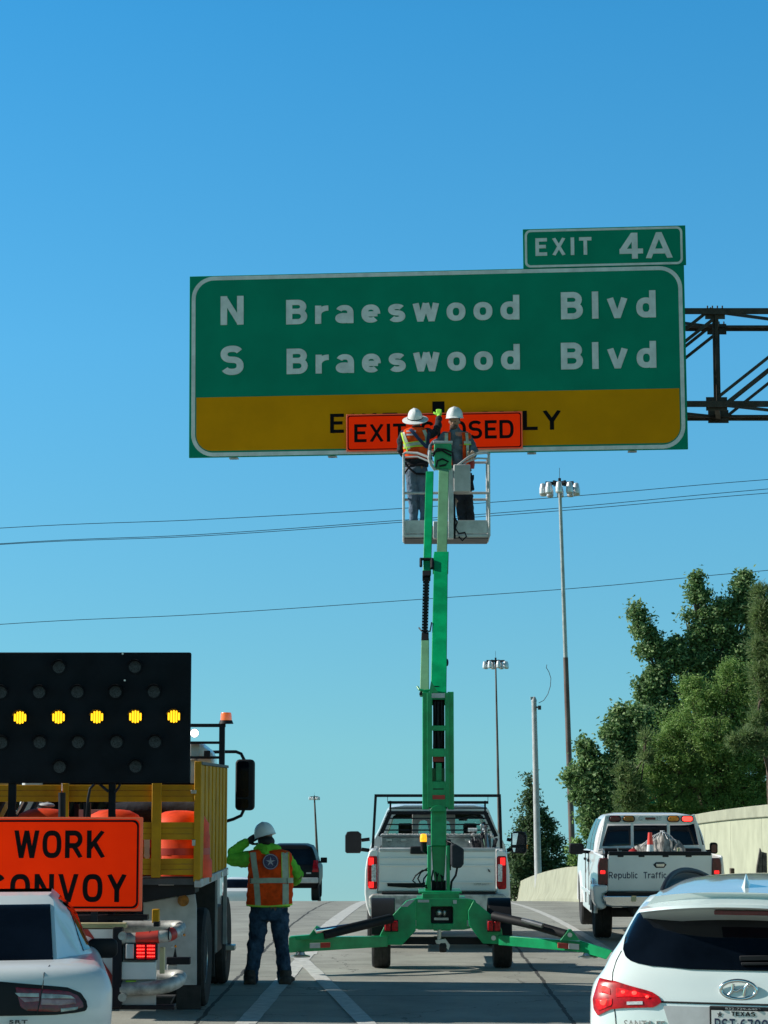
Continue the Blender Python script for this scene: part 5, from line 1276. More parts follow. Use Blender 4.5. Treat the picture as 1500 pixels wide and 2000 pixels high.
# cab
CBd = Body([(z_(1672,BL),0.90,BL+0.02,4.35,0.10,0.3),(z_(1640,BL),0.86,BL+0.08,4.1,0.12,0.3),(z_(1612,BL),0.79,BL+0.14,3.8,0.14,0.3),(z_(1598,BL),0.73,BL+0.20,3.55,0.16,0.3),(z_(1592,BL),0.66,BL+0.26,3.45,0.18,0.3),(z_(1588.5,BL),0.5,BL+0.5,3.3,0.2,0.2)], n=4.5)
za = z_(1672, BL); zt_ = z_(1588.5, BL)
k = MB(); CBd.mesh(k, zrange(za, zt_, 24)); k.build('cab', WP, rr_, smooth=45)
P = [F.onbody(a, b, CBd) for a, b in [(1175,1654),(1186,1616),(1190,1609),(1358,1609),(1364,1616),(1376,1654)]]
k = MB(); CBd.patch(k, P, 0.006, 12, 24, 0.02); rw = k.build('rear_window', MATS['car glass'], rr_)
for s_ in (-1, 1):
    for y0, y1, y2, y3 in ((BL+0.35, BL+1.05, BL+1.0, BL+0.50), (BL+1.15, BL+2.15, BL+1.65, BL+1.12)):
        z0, z1 = za + 0.06, z_(1601, BL)
        xa, xb_ = s_*(CBd.at(z0,1)+0.006), s_*(CBd.at(z1,1)+0.006)
        k = MB(); rows = []
        for j in range(7):
            t = j/6; z = z0 + (z1-z0)*t; x = s_*(CBd.at(z,1)+0.006); rows += [(x, y0+(y3-y0)*t, z), (x, y1+(y2-y1)*t, z)]
        m_ = len(rows); vs = rows + [(x - s_*0.02, y, z) for x, y, z in rows]
        fs = [(2*j, 2*j+1, 2*j+3, 2*j+2) for j in range(6)]; fs += [tuple(m_+a for a in reversed(f)) for f in fs]
        ed = [0, 1, 3, 5, 7, 9, 11, 13, 12, 10, 8, 6, 4, 2]; fs += [(a, b, b+m_, a+m_) for a, b in zip(ed, ed[1:]+ed[:1])]
        k.add(vs, fs); k.build('side_window', MATS['car glass'], rr_)
# headboard with window bars and lamps
d_ = BL-0.12; fr = MB()
F.prism(fr, [(1182,1593),(1187,1592),(1186,1609),(1174,1662),(1168,1662)], d_, d_+0.06)
F.prism(fr, [(1351,1592),(1357,1590),(1375,1662),(1368,1662),(1356,1609)], d_, d_+0.06)
F.prism(fr, [(1187,1592),(1351,1592),(1355,1609),(1186,1609)], d_, d_+0.05)
for a in (1232, 1303): F.box(fr, a, a+6, 1609, 1654, d_+0.002, d_+0.05)
F.box(fr, 1172, 1372, 1653, 1659, d_+0.004, d_+0.046)
hb = fr.build('headboard', MATS['white paint'], rr_, smooth=0, bevel=0.005)
for (a, b), m_ in (((1190,1212),'dark red lens'), ((1217,1239),'amber dark'), ((1304,1326),'amber lens'), ((1331,1353),'lit red bright')):
    k = MB(); q0, q1 = F.p(a-1, 1605.5, d_), F.p(b+1, 1593, d_); k.prism(rrect(q0.x, q1.x, q0.z, q1.z, 0.045, 5), d_-0.03, d_); lp = k.build('lamp', MATS['black plastic'], hb, smooth=0)
    k = MB(); q0, q1 = F.p(a+1, 1604, d_), F.p(b-1, 1594.5, d_); k.prism(rrect(q0.x, q1.x, q0.z, q1.z, 0.035, 5), d_-0.045, d_-0.028); k.build('lens', MATS[m_], lp, smooth=30, bevel=0.01)
k = MB(); q0, q1 = F.p(1247, 1603, d_), F.p(1293, 1594, d_); k.prism(rrect(q0.x, q1.x, q0.z, q1.z, 0.03, 5), d_-0.02, d_); lp = k.build('centre_lamp', MATS['clear lens'], hb, smooth=30)
k = MB(); q0, q1 = F.p(1260, 1601, d_), F.p(1280, 1596.5, d_); k.prism(rrect(q0.x, q1.x, q0.z, q1.z, 0.01, 3), d_-0.026, d_-0.018); k.build('lens', MATS['dark red lens'], lp)
# mirrors
for cx_, s_ in ((1128, -1), (1398, 1)):
    k = MB()
    q0, q1 = (F.p(1111,1668,2.9), F.p(1139,1647,2.9)) if s_ < 0 else (F.p(1390,1668,2.6), F.p(1404,1646,2.6))
    k.prism(rrect(q0.x, q1.x, q0.z, q1.z, 0.04, 4), 2.75, 2.9); m_ = k.build('side_mirror', MATS['black plastic'], rr_, bevel=0.02)
    if s_ > 0:
        k = MB(); k.prism(rrect(q0.x+0.015, q1.x-0.02, q0.z+0.02, q1.z-0.03, 0.03, 4), 2.742, 2.752); k.build('mirror_glass', MATS['dark red lens'], m_)
    k = MB(); k.beam((s_*0.90, 2.85, q0.z+0.03), ((q1.x if s_ < 0 else q0.x), 2.85, q0.z+0.04), 0.05, 0.05); k.build('mirror_arm', MATS['black plastic'], m_)
for x in (-0.84, 0.84):
    for y in (1.12, 4.65): wheel(rr_, x, y, 0.395, 0.27, out=(1 if x > 0 else -1))
k = MB(); F.tube(k, [(1169,1664,0.9),(1169,1660,0.9),(1177,1659,0.9),(1180,1664,0.9),(1180,1668,0.9)], 0.012, 6); k.build('tie_rail', MATS['white paint'], rr_)
# cargo
L0 = Vector(rr_.location)
def cargo(name, label, cat, px, dy, z=0.72):
    q = F.p(px, 1660, dy); w = F.W @ Vector((q.x, dy, z)) + L0
    t = thing(name, label, cat, tuple(w), -0.028); return t, Frame(t)
t, C = cargo('traffic_cone', 'orange traffic cone with white band standing in the bed of the right lane pickup', 'cone', 1270, 0.35)
b = C.p(1270, 1668, 0); tp = C.p(1270, 1626, 0)
def cr_(f): return 0.118 + (0.030-0.118)*f
hcone = tp.z; k = MB(); k.lathe([(cr_(0),0.03),(cr_(0.62),hcone*0.62)], 'z', n=24); k.v = k.v
for a, b_, m_ in ((0.0, 0.56, 'orange plastic'), (0.56, 0.80, 'hat white'), (0.80, 1.0, 'orange plastic')):
    k = MB(); k.lathe([(cr_(a)*0.2 if a else 0.02, hcone*a + (0.03 if a == 0 else 0)), (cr_(a), hcone*a + (0.03 if a == 0 else 0)), (cr_(b_), hcone*b_), (0.012, hcone*b_)], 'z', n=24); k.build('cone_band', MATS['cone red'] if (m_ == 'orange plastic' and 'cone red' in MATS) else (mat('cone red', (0.80,0.05,0.03), 0.45, var=0.05) if m_ == 'orange plastic' else MATS[m_]), t)
k = MB(); k.box(-0.17, 0.17, -0.17, 0.17, 0.0, 0.03); k.build('cone_base', MATS['black plastic'], t, bevel=0.01)
t, C = cargo('tarp_bundle', 'crumpled grey tarp bundled around poles in the bed of the right lane pickup', 'tarp', 1300, 0.9)
k = MB(); rnd = random.Random(8)
top = [(1236,1654),(1245,1652),(1258,1645),(1272,1640),(1283,1635),(1290,1629),(1294,1624),(1298,1630),(1310,1636),(1325,1641),(1335,1650),(1338,1655)]
nx_, ny_ = 26, 12; vs = []; fs = []
def hz(px):
    for (a, b), (c, d) in zip(top, top[1:]):
        if a <= px <= c: return b + (d-b)*(px-a)/(c-a)
    return 1655
for j in range(ny_+1):
    for i in range(nx_+1):
        px = 1236 + 102*i/nx_; v = j/ny_; q = C.p(px, hz(px), 0); zz = 0.1 + (q.z - 0.1) * (sin(pi*min(1, v*1.0+0.02))**0.5 if v < 0.98 else 0.2)
        vs.append((q.x + rnd.uniform(-.012,.012), -0.22 + 0.62*v + rnd.uniform(-.02,.02), zz + rnd.uniform(-.022,.015)))
nn_ = len(vs); vs += [(x, y, 0.02) for x, y, z in vs]; w = nx_+1
for j in range(ny_):
    for i in range(nx_):
        q = (j*w+i, j*w+i+1, (j+1)*w+i+1, (j+1)*w+i); fs += [q, tuple(nn_+a for a in reversed(q))]
ed = list(range(w)) + [j*w+nx_ for j in range(1, ny_+1)] + [ny_*w+i for i in range(nx_-1, -1, -1)] + [j*w for j in range(ny_-1, 0, -1)]
fs += [(a, b, b+nn_, a+nn_) for a, b in zip(ed, ed[1:]+ed[:1])]
k.add(vs, fs); k.build('tarp', MATS['tarp'], t, smooth=25)
for i in range(9):
    a = 1250 + i*9; k = MB(); C.tube(k, [(1293 + rnd.uniform(-2,2), 1624, -0.05), ((1293+a)/2, (1624+hz(a))/2 - 2, -0.16), (a, hz(a)+6, -0.25)], 0.008, 5); k.build('fold', MATS['light grey paint'], t)
k = MB(); C.box(k, 1290, 1299, 1622, 1628, -0.05, 0.05); k.build('pole_knot', MATS['grey plastic'], t, bevel=0.01)
t, C = cargo('red_hoop', 'rounded red tank beside the cone in the bed of the right lane pickup', 'tank', 1237, 0.9)
q = C.p(1237, 1657, 0); k = MB(); k.ell((0, 0, q.z-0.16), (0.115, 0.12, 0.16), 20, 12); k.build('tank', mat('red plastic', (0.35,0.02,0.02), 0.4, var=0.1), t)
t['label'] = 'rounded dark red tank left of the cone in the bed of the right lane pickup'; t.name = 'red_tank'
t, C = cargo('wood_block', 'pale wooden block right of the cone in the bed of the right lane pickup', 'block', 1325, 0.3)
q = C.p(1325, 1656, 0); k = MB(); k.box(-0.022, 0.022, -0.03, 0.03, 0, q.z); k.build('block', MATS['cream paint'], t, bevel=0.004)
t, C = cargo('wrench', 'small grey steel tool leaning on the left bed rail of the right lane pickup', 'tool', 1208, 0.5)
k = MB(); C.beam(k, (1209,1666,0), (1205,1654,0), 0.02, 0.015); C.beam(k, (1203,1664,0), (1214,1662,0), 0.02, 0.015); k.build('handle', MATS['steel'], t, bevel=0.003)
t, C = cargo('bed_toolbox', 'low black box across the front of the bed of the right lane pickup', 'box', 1280, 1.45)
q0, q1 = C.p(1180, 1655, 0), C.p(1370, 1662, 0); k = MB(); k.box(q0.x, q1.x, 0, 0.4, 0, q0.z - 0.02); k.build('box_body', MATS['black plastic'], t, bevel=0.01)
# ================================================================ green trailer boom lift
YL = 29.2
rl = thing('boom_lift', 'bright green towable boom lift with its outriggers spread and its basket raised to the sign', 'lift', (gx(862, YL), YL, gz(YL)), -0.0094)
F = Frame(rl); GR = MATS['lift green']
z_ = lambda py, d=0.0: F.p(862, py, d).z
x_ = lambda px, d=0.0: F.p(px, 1800, d).x
def P(name, pts, d0, d1, m='lift green', par=rl, bevel=0.006, smooth=30):
    k = MB(); F.prism(k, pts, d0, d1); return k.build(name, MATS[m], par, bevel=bevel, smooth=smooth)
def BX(name, a, b, c, d, d0, d1, m='lift green', par=rl, bevel=0.006):
    k = MB(); F.box(k, a, b, c, d, d0, d1); return k.build(name, MATS[m], par, bevel=bevel)
# wheels and mudguards
for px in (744.5, 980.5): wheel(rl, x_(px), 0.02, 0.335, 0.235, out=(-1 if px < 800 else 1), rimr=0.55)
for a, b in ((725,771), (954,998)):
    q0, q1 = F.p(a, 1800, -0.2), F.p(b, 1755, -0.2); r = 0.42
    k = MB(); ring = []
    for i in range(11):
        an = pi*0.02 + pi*0.96*i/10; c_, s_ = cos(an), sin(an)
        oz, iz = 0.335 + (q1.z-0.335)*max(0.05, s_)**0.6, 0.335 + (q1.z-0.05-0.335)*max(0.05, s_)**0.6
        y = 0.02 - r*c_; yi = 0.02 - (r-0.04)*c_
        ring.append([(q0.x, y, oz), (q1.x, y, oz), (q1.x, yi, iz), (q0.x, yi, iz)])
    k.loft(ring); k.box(q0.x, q1.x, -0.40, -0.385, q0.z, 0.335 + (q1.z-0.335)*0.55); k.build('mudguard', MATS['black plastic'], rl, bevel=0.015, smooth=50)
k = MB(); k.box(x_(760), x_(964), -0.04, 0.08, 0.29, 0.38); k.build('axle', MATS['black metal'], rl)
# chassis
cf = MB()
out = [(794,1759),(812,1755),(912,1755),(928,1758),(936,1775),(936,1800),(924,1812),(906,1816),(818,1816),(804,1811),(796,1795)]
F.prism(cf, [(796,1759),(812,1755),(843,1755),(843,1771),(841,1773),(841,1802),(844,1804),(844,1816),(818,1816),(804,1811),(796,1795)], -0.45, -0.30)
F.prism(cf, [(883,1755),(912,1755),(928,1758),(936,1775),(936,1800),(924,1812),(906,1816),(883,1816),(883,1804),(885,1802),(885,1773),(883,1771)], -0.45, -0.30)
F.prism(cf, [(843,1755),(883,1755),(883,1770),(843,1770)], -0.449, -0.301)
F.prism(cf, [(844,1804),(883,1804),(883,1816),(844,1816)], -0.449, -0.301)
cf.build('chassis', GR, rl, bevel=0.004)
BX('chassis_box', 815, 912, 1757, 1812, -0.28, 0.9)
k = MB(); q0, q1 = F.p(842,1803,-0.3), F.p(884,1771,-0.3); k.box(q0.x, q1.x, -0.30, -0.285, q0.z, q1.z)
k.build('opening_back', MATS['black metal'], rl)
k = MB(); q = F.p(862, 1783, -0.33); k.ell((q.x-0.03, -0.31, q.z), (0.04,0.03,0.05), 12, 8); k.ell((q.x+0.04, -0.31, q.z), (0.03,0.03,0.05), 12, 8); k.box(q.x-0.09, q.x+0.09, -0.32, -0.29, q.z-0.09, q.z-0.06); k.build('socket_fittings', MATS['steel'], rl)
BX('deck', 825, 897, 1744, 1757, -0.40, 0.5)
BX('deck_plate', 818, 902, 1741, 1745, -0.38, 0.45, 'lift green')
BX('label_plate', 816, 838, 1757.5, 1762.5, -0.456, -0.45, 'light grey paint', bevel=0)
BX('label_plate', 885, 892, 1758, 1765, -0.456, -0.45, 'light grey paint', bevel=0)
BX('label_plate', 806, 813, 1797, 1809, -0.456, -0.45, 'light grey paint', bevel=0)
BX('label_plate', 912, 919, 1797, 1809, -0.456, -0.45, 'light grey paint', bevel=0)
P('drawbar', [(845,1806),(882,1806),(880,1818),(847,1818)], 0.9, 2.3)
# outrigger brackets
P('outrigger_bracket', [(812,1757),(794,1759),(762,1793),(752,1806),(741,1829),(740,1845),(785,1846),(812,1818)], -0.55, -0.47)
P('outrigger_bracket', [(925,1759),(937,1768),(971,1797),(980,1815),(982,1831),(973,1844),(943,1843),(916,1807),(914,1780)], -0.55, -0.47)
for a, b in ((786,1762),(932,1763)):
    pass
P('reflective_label', [(782,1771),(799,1758),(811,1757),(796,1771)], -0.556, -0.55, 'light grey paint', bevel=0)
# arms
arm = lambda nm, far, near, w0, w1, dep: None
def beam4(name, tops, bots, d0, d1, m='lift green', wy=0.16, par=rl):
    """box arm given its top and bottom edges at both ends, running from depth d0 to d1"""
    k = MB(); R = []
    for t, b, d in ((tops[0], bots[0], d0), (tops[1], bots[1], d1)):
        p, q = F.p(*t, d), F.p(*b, d); R.append([(p.x, d, p.z), (q.x, d, q.z), (q.x, d+wy, q.z), (p.x, d+wy, p.z)])
    k.loft(R); return k.build(name, MATS[m], par, bevel=0.006)
la = beam4('outrigger_arm', ((757,1829),(564,1831)), ((757,1849),(564,1861)), -0.60, -1.35)
P('arm_top_plate', [(566,1829),(604,1826),(618,1808),(630,1815),(604,1835),(566,1836)], -1.30, -1.16, par=la)
P('cylinder_lug', [(604,1836),(620,1813),(630,1812),(642,1836)], -1.30, -1.24, par=la)
P('reflector', [(605,1842.5),(625,1841.8),(625,1851.5),(605,1852)], -1.395, -1.36, 'light grey paint', la, 0)
P('reflector', [(626,1841.7),(645,1841),(645,1850.5),(626,1851.4)], -1.385, -1.35, 'dull red' if 'dull red' in MATS else mat('dull red', (0.40,0.03,0.02), 0.5, var=0.1) and 'dull red', la, 0)
ra = beam4('outrigger_arm', ((974,1827),(1135,1839)), ((974,1846),(1135,1860)), -0.60, -1.35)
beam4('arm_end', ((1133,1837),(1196,1857)), ((1133,1859),(1184,1874)), -1.34, -1.55, par=ra)
P('cylinder_lug', [(1094,1837),(1111,1815),(1116,1815),(1133,1837)], -1.36, -1.28, par=ra)
k = MB(); q = F.p(1113,1826,-1.36); k.cyl((q.x, -1.38, q.z), (q.x, -1.26, q.z), 0.028, n=12); k.build('pin', MATS['steel'], ra)
k = MB(); q = F.p(964,1832,-0.56); k.cyl((q.x, -0.57, q.z), (q.x, -0.5, q.z), 0.03, n=12); k.build('pin', MATS['steel'], rl)
P('reflector', [(1090,1842),(1110,1843.2),(1110,1853.5),(1090,1852)], -1.30, -1.20, 'dull red', ra, 0)
P('reflector', [(1111,1843.3),(1131,1844.6),(1131,1855),(1111,1853.6)], -1.40, -1.34, 'light grey paint', ra, 0)
k = MB(); q = F.p(1148,1864,-1.35); k.lathe([(0.02,0.07),(0.05,0.06),(0.06,0.03),(0.12,0.015),(0.12,0.0),(0.02,0.0)], 'z', (q.x, -1.35, F.p(1148,1861,-1.35).z-0.06), 20); k.build('foot_pad', MATS['steel'], ra)
k = MB(); q = F.p(586,1864,-1.35); k.lathe([(0.02,0.07),(0.05,0.06),(0.06,0.03),(0.12,0.015),(0.12,0.0),(0.02,0.0)], 'z', (q.x, -1.28, F.p(586,1861,-1.28).z-0.05), 20); k.build('foot_pad', MATS['steel'], la)
# hydraulic cylinders of the outriggers
k = MB(); F.tube(k, [(616,1819,-1.34),(690,1808,-1.12)], 0.033, 12); c1 = k.build('cylinder_rod', MATS['chrome'], rl)
k = MB(); F.tube(k, [(632,1826,-1.30),(688,1812,-1.15),(764,1794,-0.72)], 0.058, 14); k.build('cylinder', MATS['black plastic'], rl)
k = MB(); F.tube(k, [(964,1789,-0.66),(1040,1806,-1.05),(1106,1825,-1.30)], 0.055, 14); k.build('cylinder', MATS['black plastic'], rl)
k = MB(); F.tube(k, [(1020,1797,-1.10),(1060,1808,-1.25)], 0.03, 12); k.build('cylinder_rod', MATS['steel'], rl)
# tail lamps
for a, b in ((750,778),(951,978)):
    l_ = BX('tail_lamp', a, b, 1797, 1820, -0.66, -0.56, 'black plastic', bevel=0.008)
    for i in range(2):
        w = (b-a)/2; k = MB(); F.box(k, a+1.5+i*w*0.97, a+w*0.93+i*w, 1799, 1818, -0.68, -0.65); k.build('lens', MATS['red lens'], l_, bevel=0.012)
    k = MB(); F.beam(k, (a+14, 1800, -0.58), (a+14+(8 if a < 800 else -8), 1792, -0.5), 0.04, 0.03); k.build('lamp_bracket', GR, l_)
# jockey wheel
k = MB(); F.tube(k, [(858,1816,-0.5),(858,1838,-0.5)], 0.026, 10); F.prism(k, [(850,1837),(870,1834),(879,1846),(876,1856),(868,1846),(852,1843)], -0.55, -0.45); k.build('jockey_leg', MATS['steel'], rl)
q = F.p(865, 1849, -0.5); k = MB(); k.lathe([(0.02,-0.04),(0.055,-0.045),(0.07,-0.03),(0.07,0.03),(0.055,0.045),(0.02,0.04)], 'x', (q.x, -0.5, max(0.07, q.z)), 20); k.build('jockey_wheel', MATS['rubber'], rl)
# turntable posts with the folded lower arm
for a, b in ((835,842),(872,879)): BX('turret_plate', a, b, 1652, 1744, -0.18, 0.22)
P('turret_plate', [(829,1744),(836,1700),(838,1744)], -0.12, 0.2)
k = MB(); F.box(k, 842, 872, 1572, 1652, -0.13, 0.12); q = k.build('lower_arm', GR, rl, bevel=0.008)
k = MB(); F.prism(k, [(843,1652),(871,1652),(869,1700),(867,1722),(849,1722),(846,1700)], -0.08, 0.10); k.build('lower_arm', GR, rl, bevel=0.008)
BX('gap_shade_block', 843, 871, 1720, 1744, -0.05, 0.15, 'black metal')  # solid black block put in for the shadow below the lower arm
k = MB()
for i in range(5):
    a = 846 + i*5; F.tube(k, [(a, 1700+i*3, -0.10), (a + (3 if i % 2 else -3), 1715, -0.14), (a, 1740, -0.12)], 0.010, 6)
k.build('hose_bundle', MATS['black metal'], rl)
# loose hoses at the left of the column
for pts in ([(838,1700),(825,1700),(812,1710),(806,1720),(815,1728),(830,1724)], [(838,1694),(822,1704),(816,1716),(822,1727),(834,1730)], [(836,1706),(828,1716),(826,1730),(838,1736)]):
    k = MB(); F.tube(k, [(a, b, -0.16) for a, b in pts], 0.011, 6); k.build('hose', MATS['black metal'], rl)
k = MB(); F.tube(k, [(893,1695,-0.2),(890,1710,-0.2),(882,1722,-0.18),(880,1740,-0.16)], 0.014, 6); k.build('hose', MATS['black metal'], rl)
k = MB(); F.tube(k, [(870,1642,-0.12),(882,1646,-0.2),(892,1652,-0.22),(900,1658,-0.2)], 0.008, 6); k.build('hose', MATS['black metal'], rl)
# covered control box on the right and beacon on the left
k = MB(); q0, q1 = F.p(880,1695,-0.2), F.p(906,1652,-0.2)
k.prism([(q0.x+0.0,q0.z+0.03),(q0.x+0.03,q0.z),(q1.x-0.04,q0.z),(q1.x-0.005,q0.z+0.05),(q1.x,q1.z-0.04),(q0.x+0.05,q1.z+0.03),(q0.x,q1.z+0.02)], -0.30, -0.05); k.build('covered_control_box', mat('dark canvas', (0.02,0.025,0.035), 0.8, var=0.2, bump=0.3, bscale=20), rl, bevel=0.03, smooth=60)
BX('hose_reel', 873, 881, 1640, 1700, -0.15, 0.1, 'black plastic')
k = MB(); q = F.p(827, 1650, -0.05); k.cyl((q.x, -0.05, F.p(827,1662,-.05).z), (q.x, -0.05, F.p(827,1644,-.05).z), 0.03, 0.045, 14); k.beam((q.x, -0.05, F.p(827,1662,-.05).z), (x_(838), -0.02, F.p(827,1668,-.05).z), 0.03, 0.03); bc = k.build('beacon', MATS['black plastic'], rl)
k = MB(); k.lathe([(0.02,0.0),(0.042,0.0),(0.044,0.05),(0.038,0.09),(0.02,0.10)], 'z', (q.x, -0.05, F.p(827,1644,-.05).z), 18); k.build('beacon_lens', MATS['beacon amber'], bc)
# upright riser: U channel with slots
rs_ = MB()
xl, xr_ = 825, 887; yt, yb = 1351, 1581; D0, D1 = -0.20, 0.25
F.box(rs_, 825, 838, yt, yb, D0+0.004, D1); rs_.build('riser_channel', GR, rl, bevel=0.008)
k = MB(); F.box(k, 874, 887, yt, yb, D0+0.004, D1); k.build('riser_channel', GR, rl, bevel=0.008)
# perforated front plate in pieces joined as one outline with three windows
k = MB()
def band(a, b): F.box(k, 843, 870.5, a, b, D0-0.018, D0-0.002)
F.box(k, 834, 844.5, yt+2, yb-4, D0-0.02, D0+0.0); F.box(k, 869, 878, yt+2, yb-4, D0-0.02, D0+0.0)
for a, b in ((1364,1366),(1417,1427),(1462,1478),(1526,1577)): band(a, b)
k.build('riser_plate', GR, rl, bevel=0.003)
k = MB(); F.box(k, 843, 869, 1354, 1363, D0-0.024, D0+0.0); k.build('label_plate', MATS['light grey paint'], rl)
k = MB(); F.box(k, 845, 868, 1478, 1488, D0+0.05, D0+0.06); k.build('label_plate', MATS['dull red'], rl)
k = MB(); F.box(k, 845, 869, 1553, 1561, D0-0.024, D0-0.019); k.build('label_plate', MATS['dull red'], rl)
k = MB(); F.box(k, 846, 867, 1540, 1542, D0-0.022, D0-0.019); k.build('slot', MATS['black metal'], rl)
k = MB(); F.tube(k, [(849,1370,D0+.06),(850,1415,D0+.07),(848,1460,D0+.05)], 0.018, 8); F.tube(k, [(856,1370,D0+.06),(855,1415,D0+.04),(857,1462,D0+.05)], 0.020, 8); F.tube(k, [(863,1370,D0+.06),(864,1415,D0+.05),(861,1462,D0+.06)], 0.018, 8); k.build('hose_bundle', MATS['black plastic'], rl)
BX('riser_cylinder', 851, 863, 1490, 1526, D0+0.02, D0+0.14, 'lift green')
k = MB(); F.tube(k, [(855,1490,D0+.06),(855,1508,D0+.06)], 0.012, 8); k.build('rod', MATS['chrome'], rl)
BX('riser_back', 843, 869, 1500, 1578, D0+0.12, D0+0.2)
k = MB(); q0 = F.p(856, 1575, D0); 
k.prism([(q0.x + 0.105*cos(a), q0.z - 0.06 + 0.075*sin(a)) for a in [pi*i/10 for i in range(11)]], D0-0.05, D0+0.02); k.build('pivot_cover', GR, rl, bevel=0.004)
BX('riser_shade_sheet', 845.5, 868.5, 1364, 1500, D0+0.14, D0+0.18, 'black paint')  # black sheet added behind the windows for the shade inside the riser
# main boom leaning up and away: wide lower section, narrow upper section
YT = 4.1                                       # how far ahead of the base the basket hangs
def seg4(name, b0, b1, y0, t0, t1, y1, m='lift green', dep=0.22, par=rl):
    k = MB(); R = []
    for (xa, xb2, py), d in ((( b0, b1, y0[0]), y0[1]), ((t0, t1, y1[0]), y1[1])):
        p, q = F.p(xa, py, d), F.p(xb2, py, d)
        R.append([(p.x, d, p.z), (q.x, d, q.z), (q.x, d+dep*0.8, q.z-dep*0.6), (p.x, d+dep*0.8, p.z-dep*0.6)])
    k.loft(R); return k.build(name, MATS[m], par, bevel=0.008)
def dd(py): return -0.15 + (1352-py)/(1352-880) * (YT - 0.55)
seg4('boom_section', 841, 872, (1354, dd(1354)), 848, 875, (1078, dd(1078)), dep=0.25)
seg4('boom_section', 845, 876, (1096, dd(1096)-0.01), 848, 876.5, (1077, dd(1077)-0.01), dep=0.27)
seg4('boom_extension', 853, 873, (1080, dd(1080)+0.03), 857, 877, (915, dd(915)+0.03), 'lift rubber green', 0.15)
k = MB(); q = F.p(852,1345,dd(1350)-.03); F.prism(k, [(838,1353),(842,1330),(848,1340),(856,1353)], dd(1350)-0.06, dd(1350)+0.0); k.build('boom_gusset', GR, rl)
k = MB(); q = F.p(872, 1293, dd(1293)); k.ell((q.x+0.01, q.y+0.1, q.z), (0.02,0.03,0.05), 10, 6); k.build('boom_catch', MATS['black metal'], rl)
k = MB(); q = F.p(848, 1341, dd(1341)); k.box(q.x, q.x+0.06, q.y-0.012, q.y, q.z-0.008, q.z+0.008); k.build('slot', MATS['black metal'], rl)
# parallel arm with the hose chain
seg4('levelling_arm', 820, 838, (1350, dd(1350)), 823, 838, (1246, dd(1246)), 'lift rubber green', 0.12)
seg4('levelling_arm', 826, 842, (1114, dd(1114)), 832, 847, (920, dd(920)), 'lift green', 0.12)
k = MB()
for i in range(22):
    py = 1116 + i*5.9; x0 = 826.5 - 3.0*(i/21); x1 = x0 + 13 - 1.0*(i/21)
    q0, q1 = F.p(x0, py, dd(py)), F.p(x1, py, dd(py)); k.box(q0.x, q1.x, q0.y, q0.y+0.09, q0.z-0.035, q0.z-0.008); k.box(q0.x+0.02, q1.x-0.015, q0.y+0.01, q0.y+0.08, q0.z-0.045, q0.z+0.002)
k.build('hose_chain', MATS['black plastic'], rl, smooth=0)
seg4('chain_cover', 822.5, 837, (1250, dd(1250)-.01), 823.5, 837.5, (1234, dd(1234)-.01), 'black plastic', 0.12)
seg4('chain_cover', 825, 841, (1124, dd(1124)-.01), 825, 841, (1114, dd(1114)-.01), 'black plastic', 0.12)
k = MB(); F.tube(k, [(822,1091,dd(1091)-.05),(822,1106,dd(1106)-.05)], 0.02, 8); F.tube(k, [(822,1092,dd(1091)-.05),(844,1092,dd(1091)-.05)], 0.02, 8); F.tube(k, [(844,1092,dd(1091)-.05),(844,1110,dd(1110)-.05)], 0.025, 8); k.build('chain_guide', MATS['black plastic'], rl)
k = MB(); F.tube(k, [(815,1341,dd(1341)-.04),(819,1347,dd(1347)-.04),(828,1349,dd(1349)-.04),(840,1348,dd(1348)-.04)], 0.014, 8); k.build('hose_hook', GR, rl)
k = MB(); F.tube(k, [(818,1226,dd(1226)-.04),(823,1232,dd(1232)-.04),(840,1233,dd(1233)-.04),(843,1216,dd(1216)-.04)], 0.010, 8); k.build('hose_hook', MATS['black metal'], rl)
k = MB(); F.box(k, 819, 824, 1352, 1358, -0.2, -0.1); k.build('bump_stop', MATS['black plastic'], rl, bevel=0.008)
# boom head
hd = dd(900)
k = MB(); F.box(k, 848, 882, 864, 916, hd-0.05, hd+0.10); bh = k.build('boom_head', GR, rl, bevel=0.012)
k = MB(); F.box(k, 846, 884, 861, 866, hd-0.06, hd+0.11); k.build('head_cap', MATS['light grey paint'], bh, bevel=0.006)
for pts in ([(846,892),(850,882),(862,879),(874,886),(882,890)], [(846,886),(854,876),(870,878),(884,884),(886,900)], [(852,912),(854,900),(864,896),(876,902),(870,908),(858,910)]):
    k = MB(); F.tube(k, [(a, b, hd-0.08) for a, b in pts], 0.013, 8); k.build('hose', MATS['black metal'], bh)
# canvas-wrapped cables left of the head
k = MB(); F.tube(k, [(842,898,hd+.0),(838,885,hd+.0),(841,870,hd+.0),(848,862,hd),(852,860,hd+.05)], 0.026, 10); k.build('cable_wrap', MATS['grey cloth'], bh, smooth=60)
k = MB(); F.tube(k, [(840,880,hd-.1),(838,895,hd-.1),(842,908,hd-.08),(850,918,hd-.05)], 0.022, 8); k.build('cable_wrap', MATS['light grey paint'], bh, smooth=60)
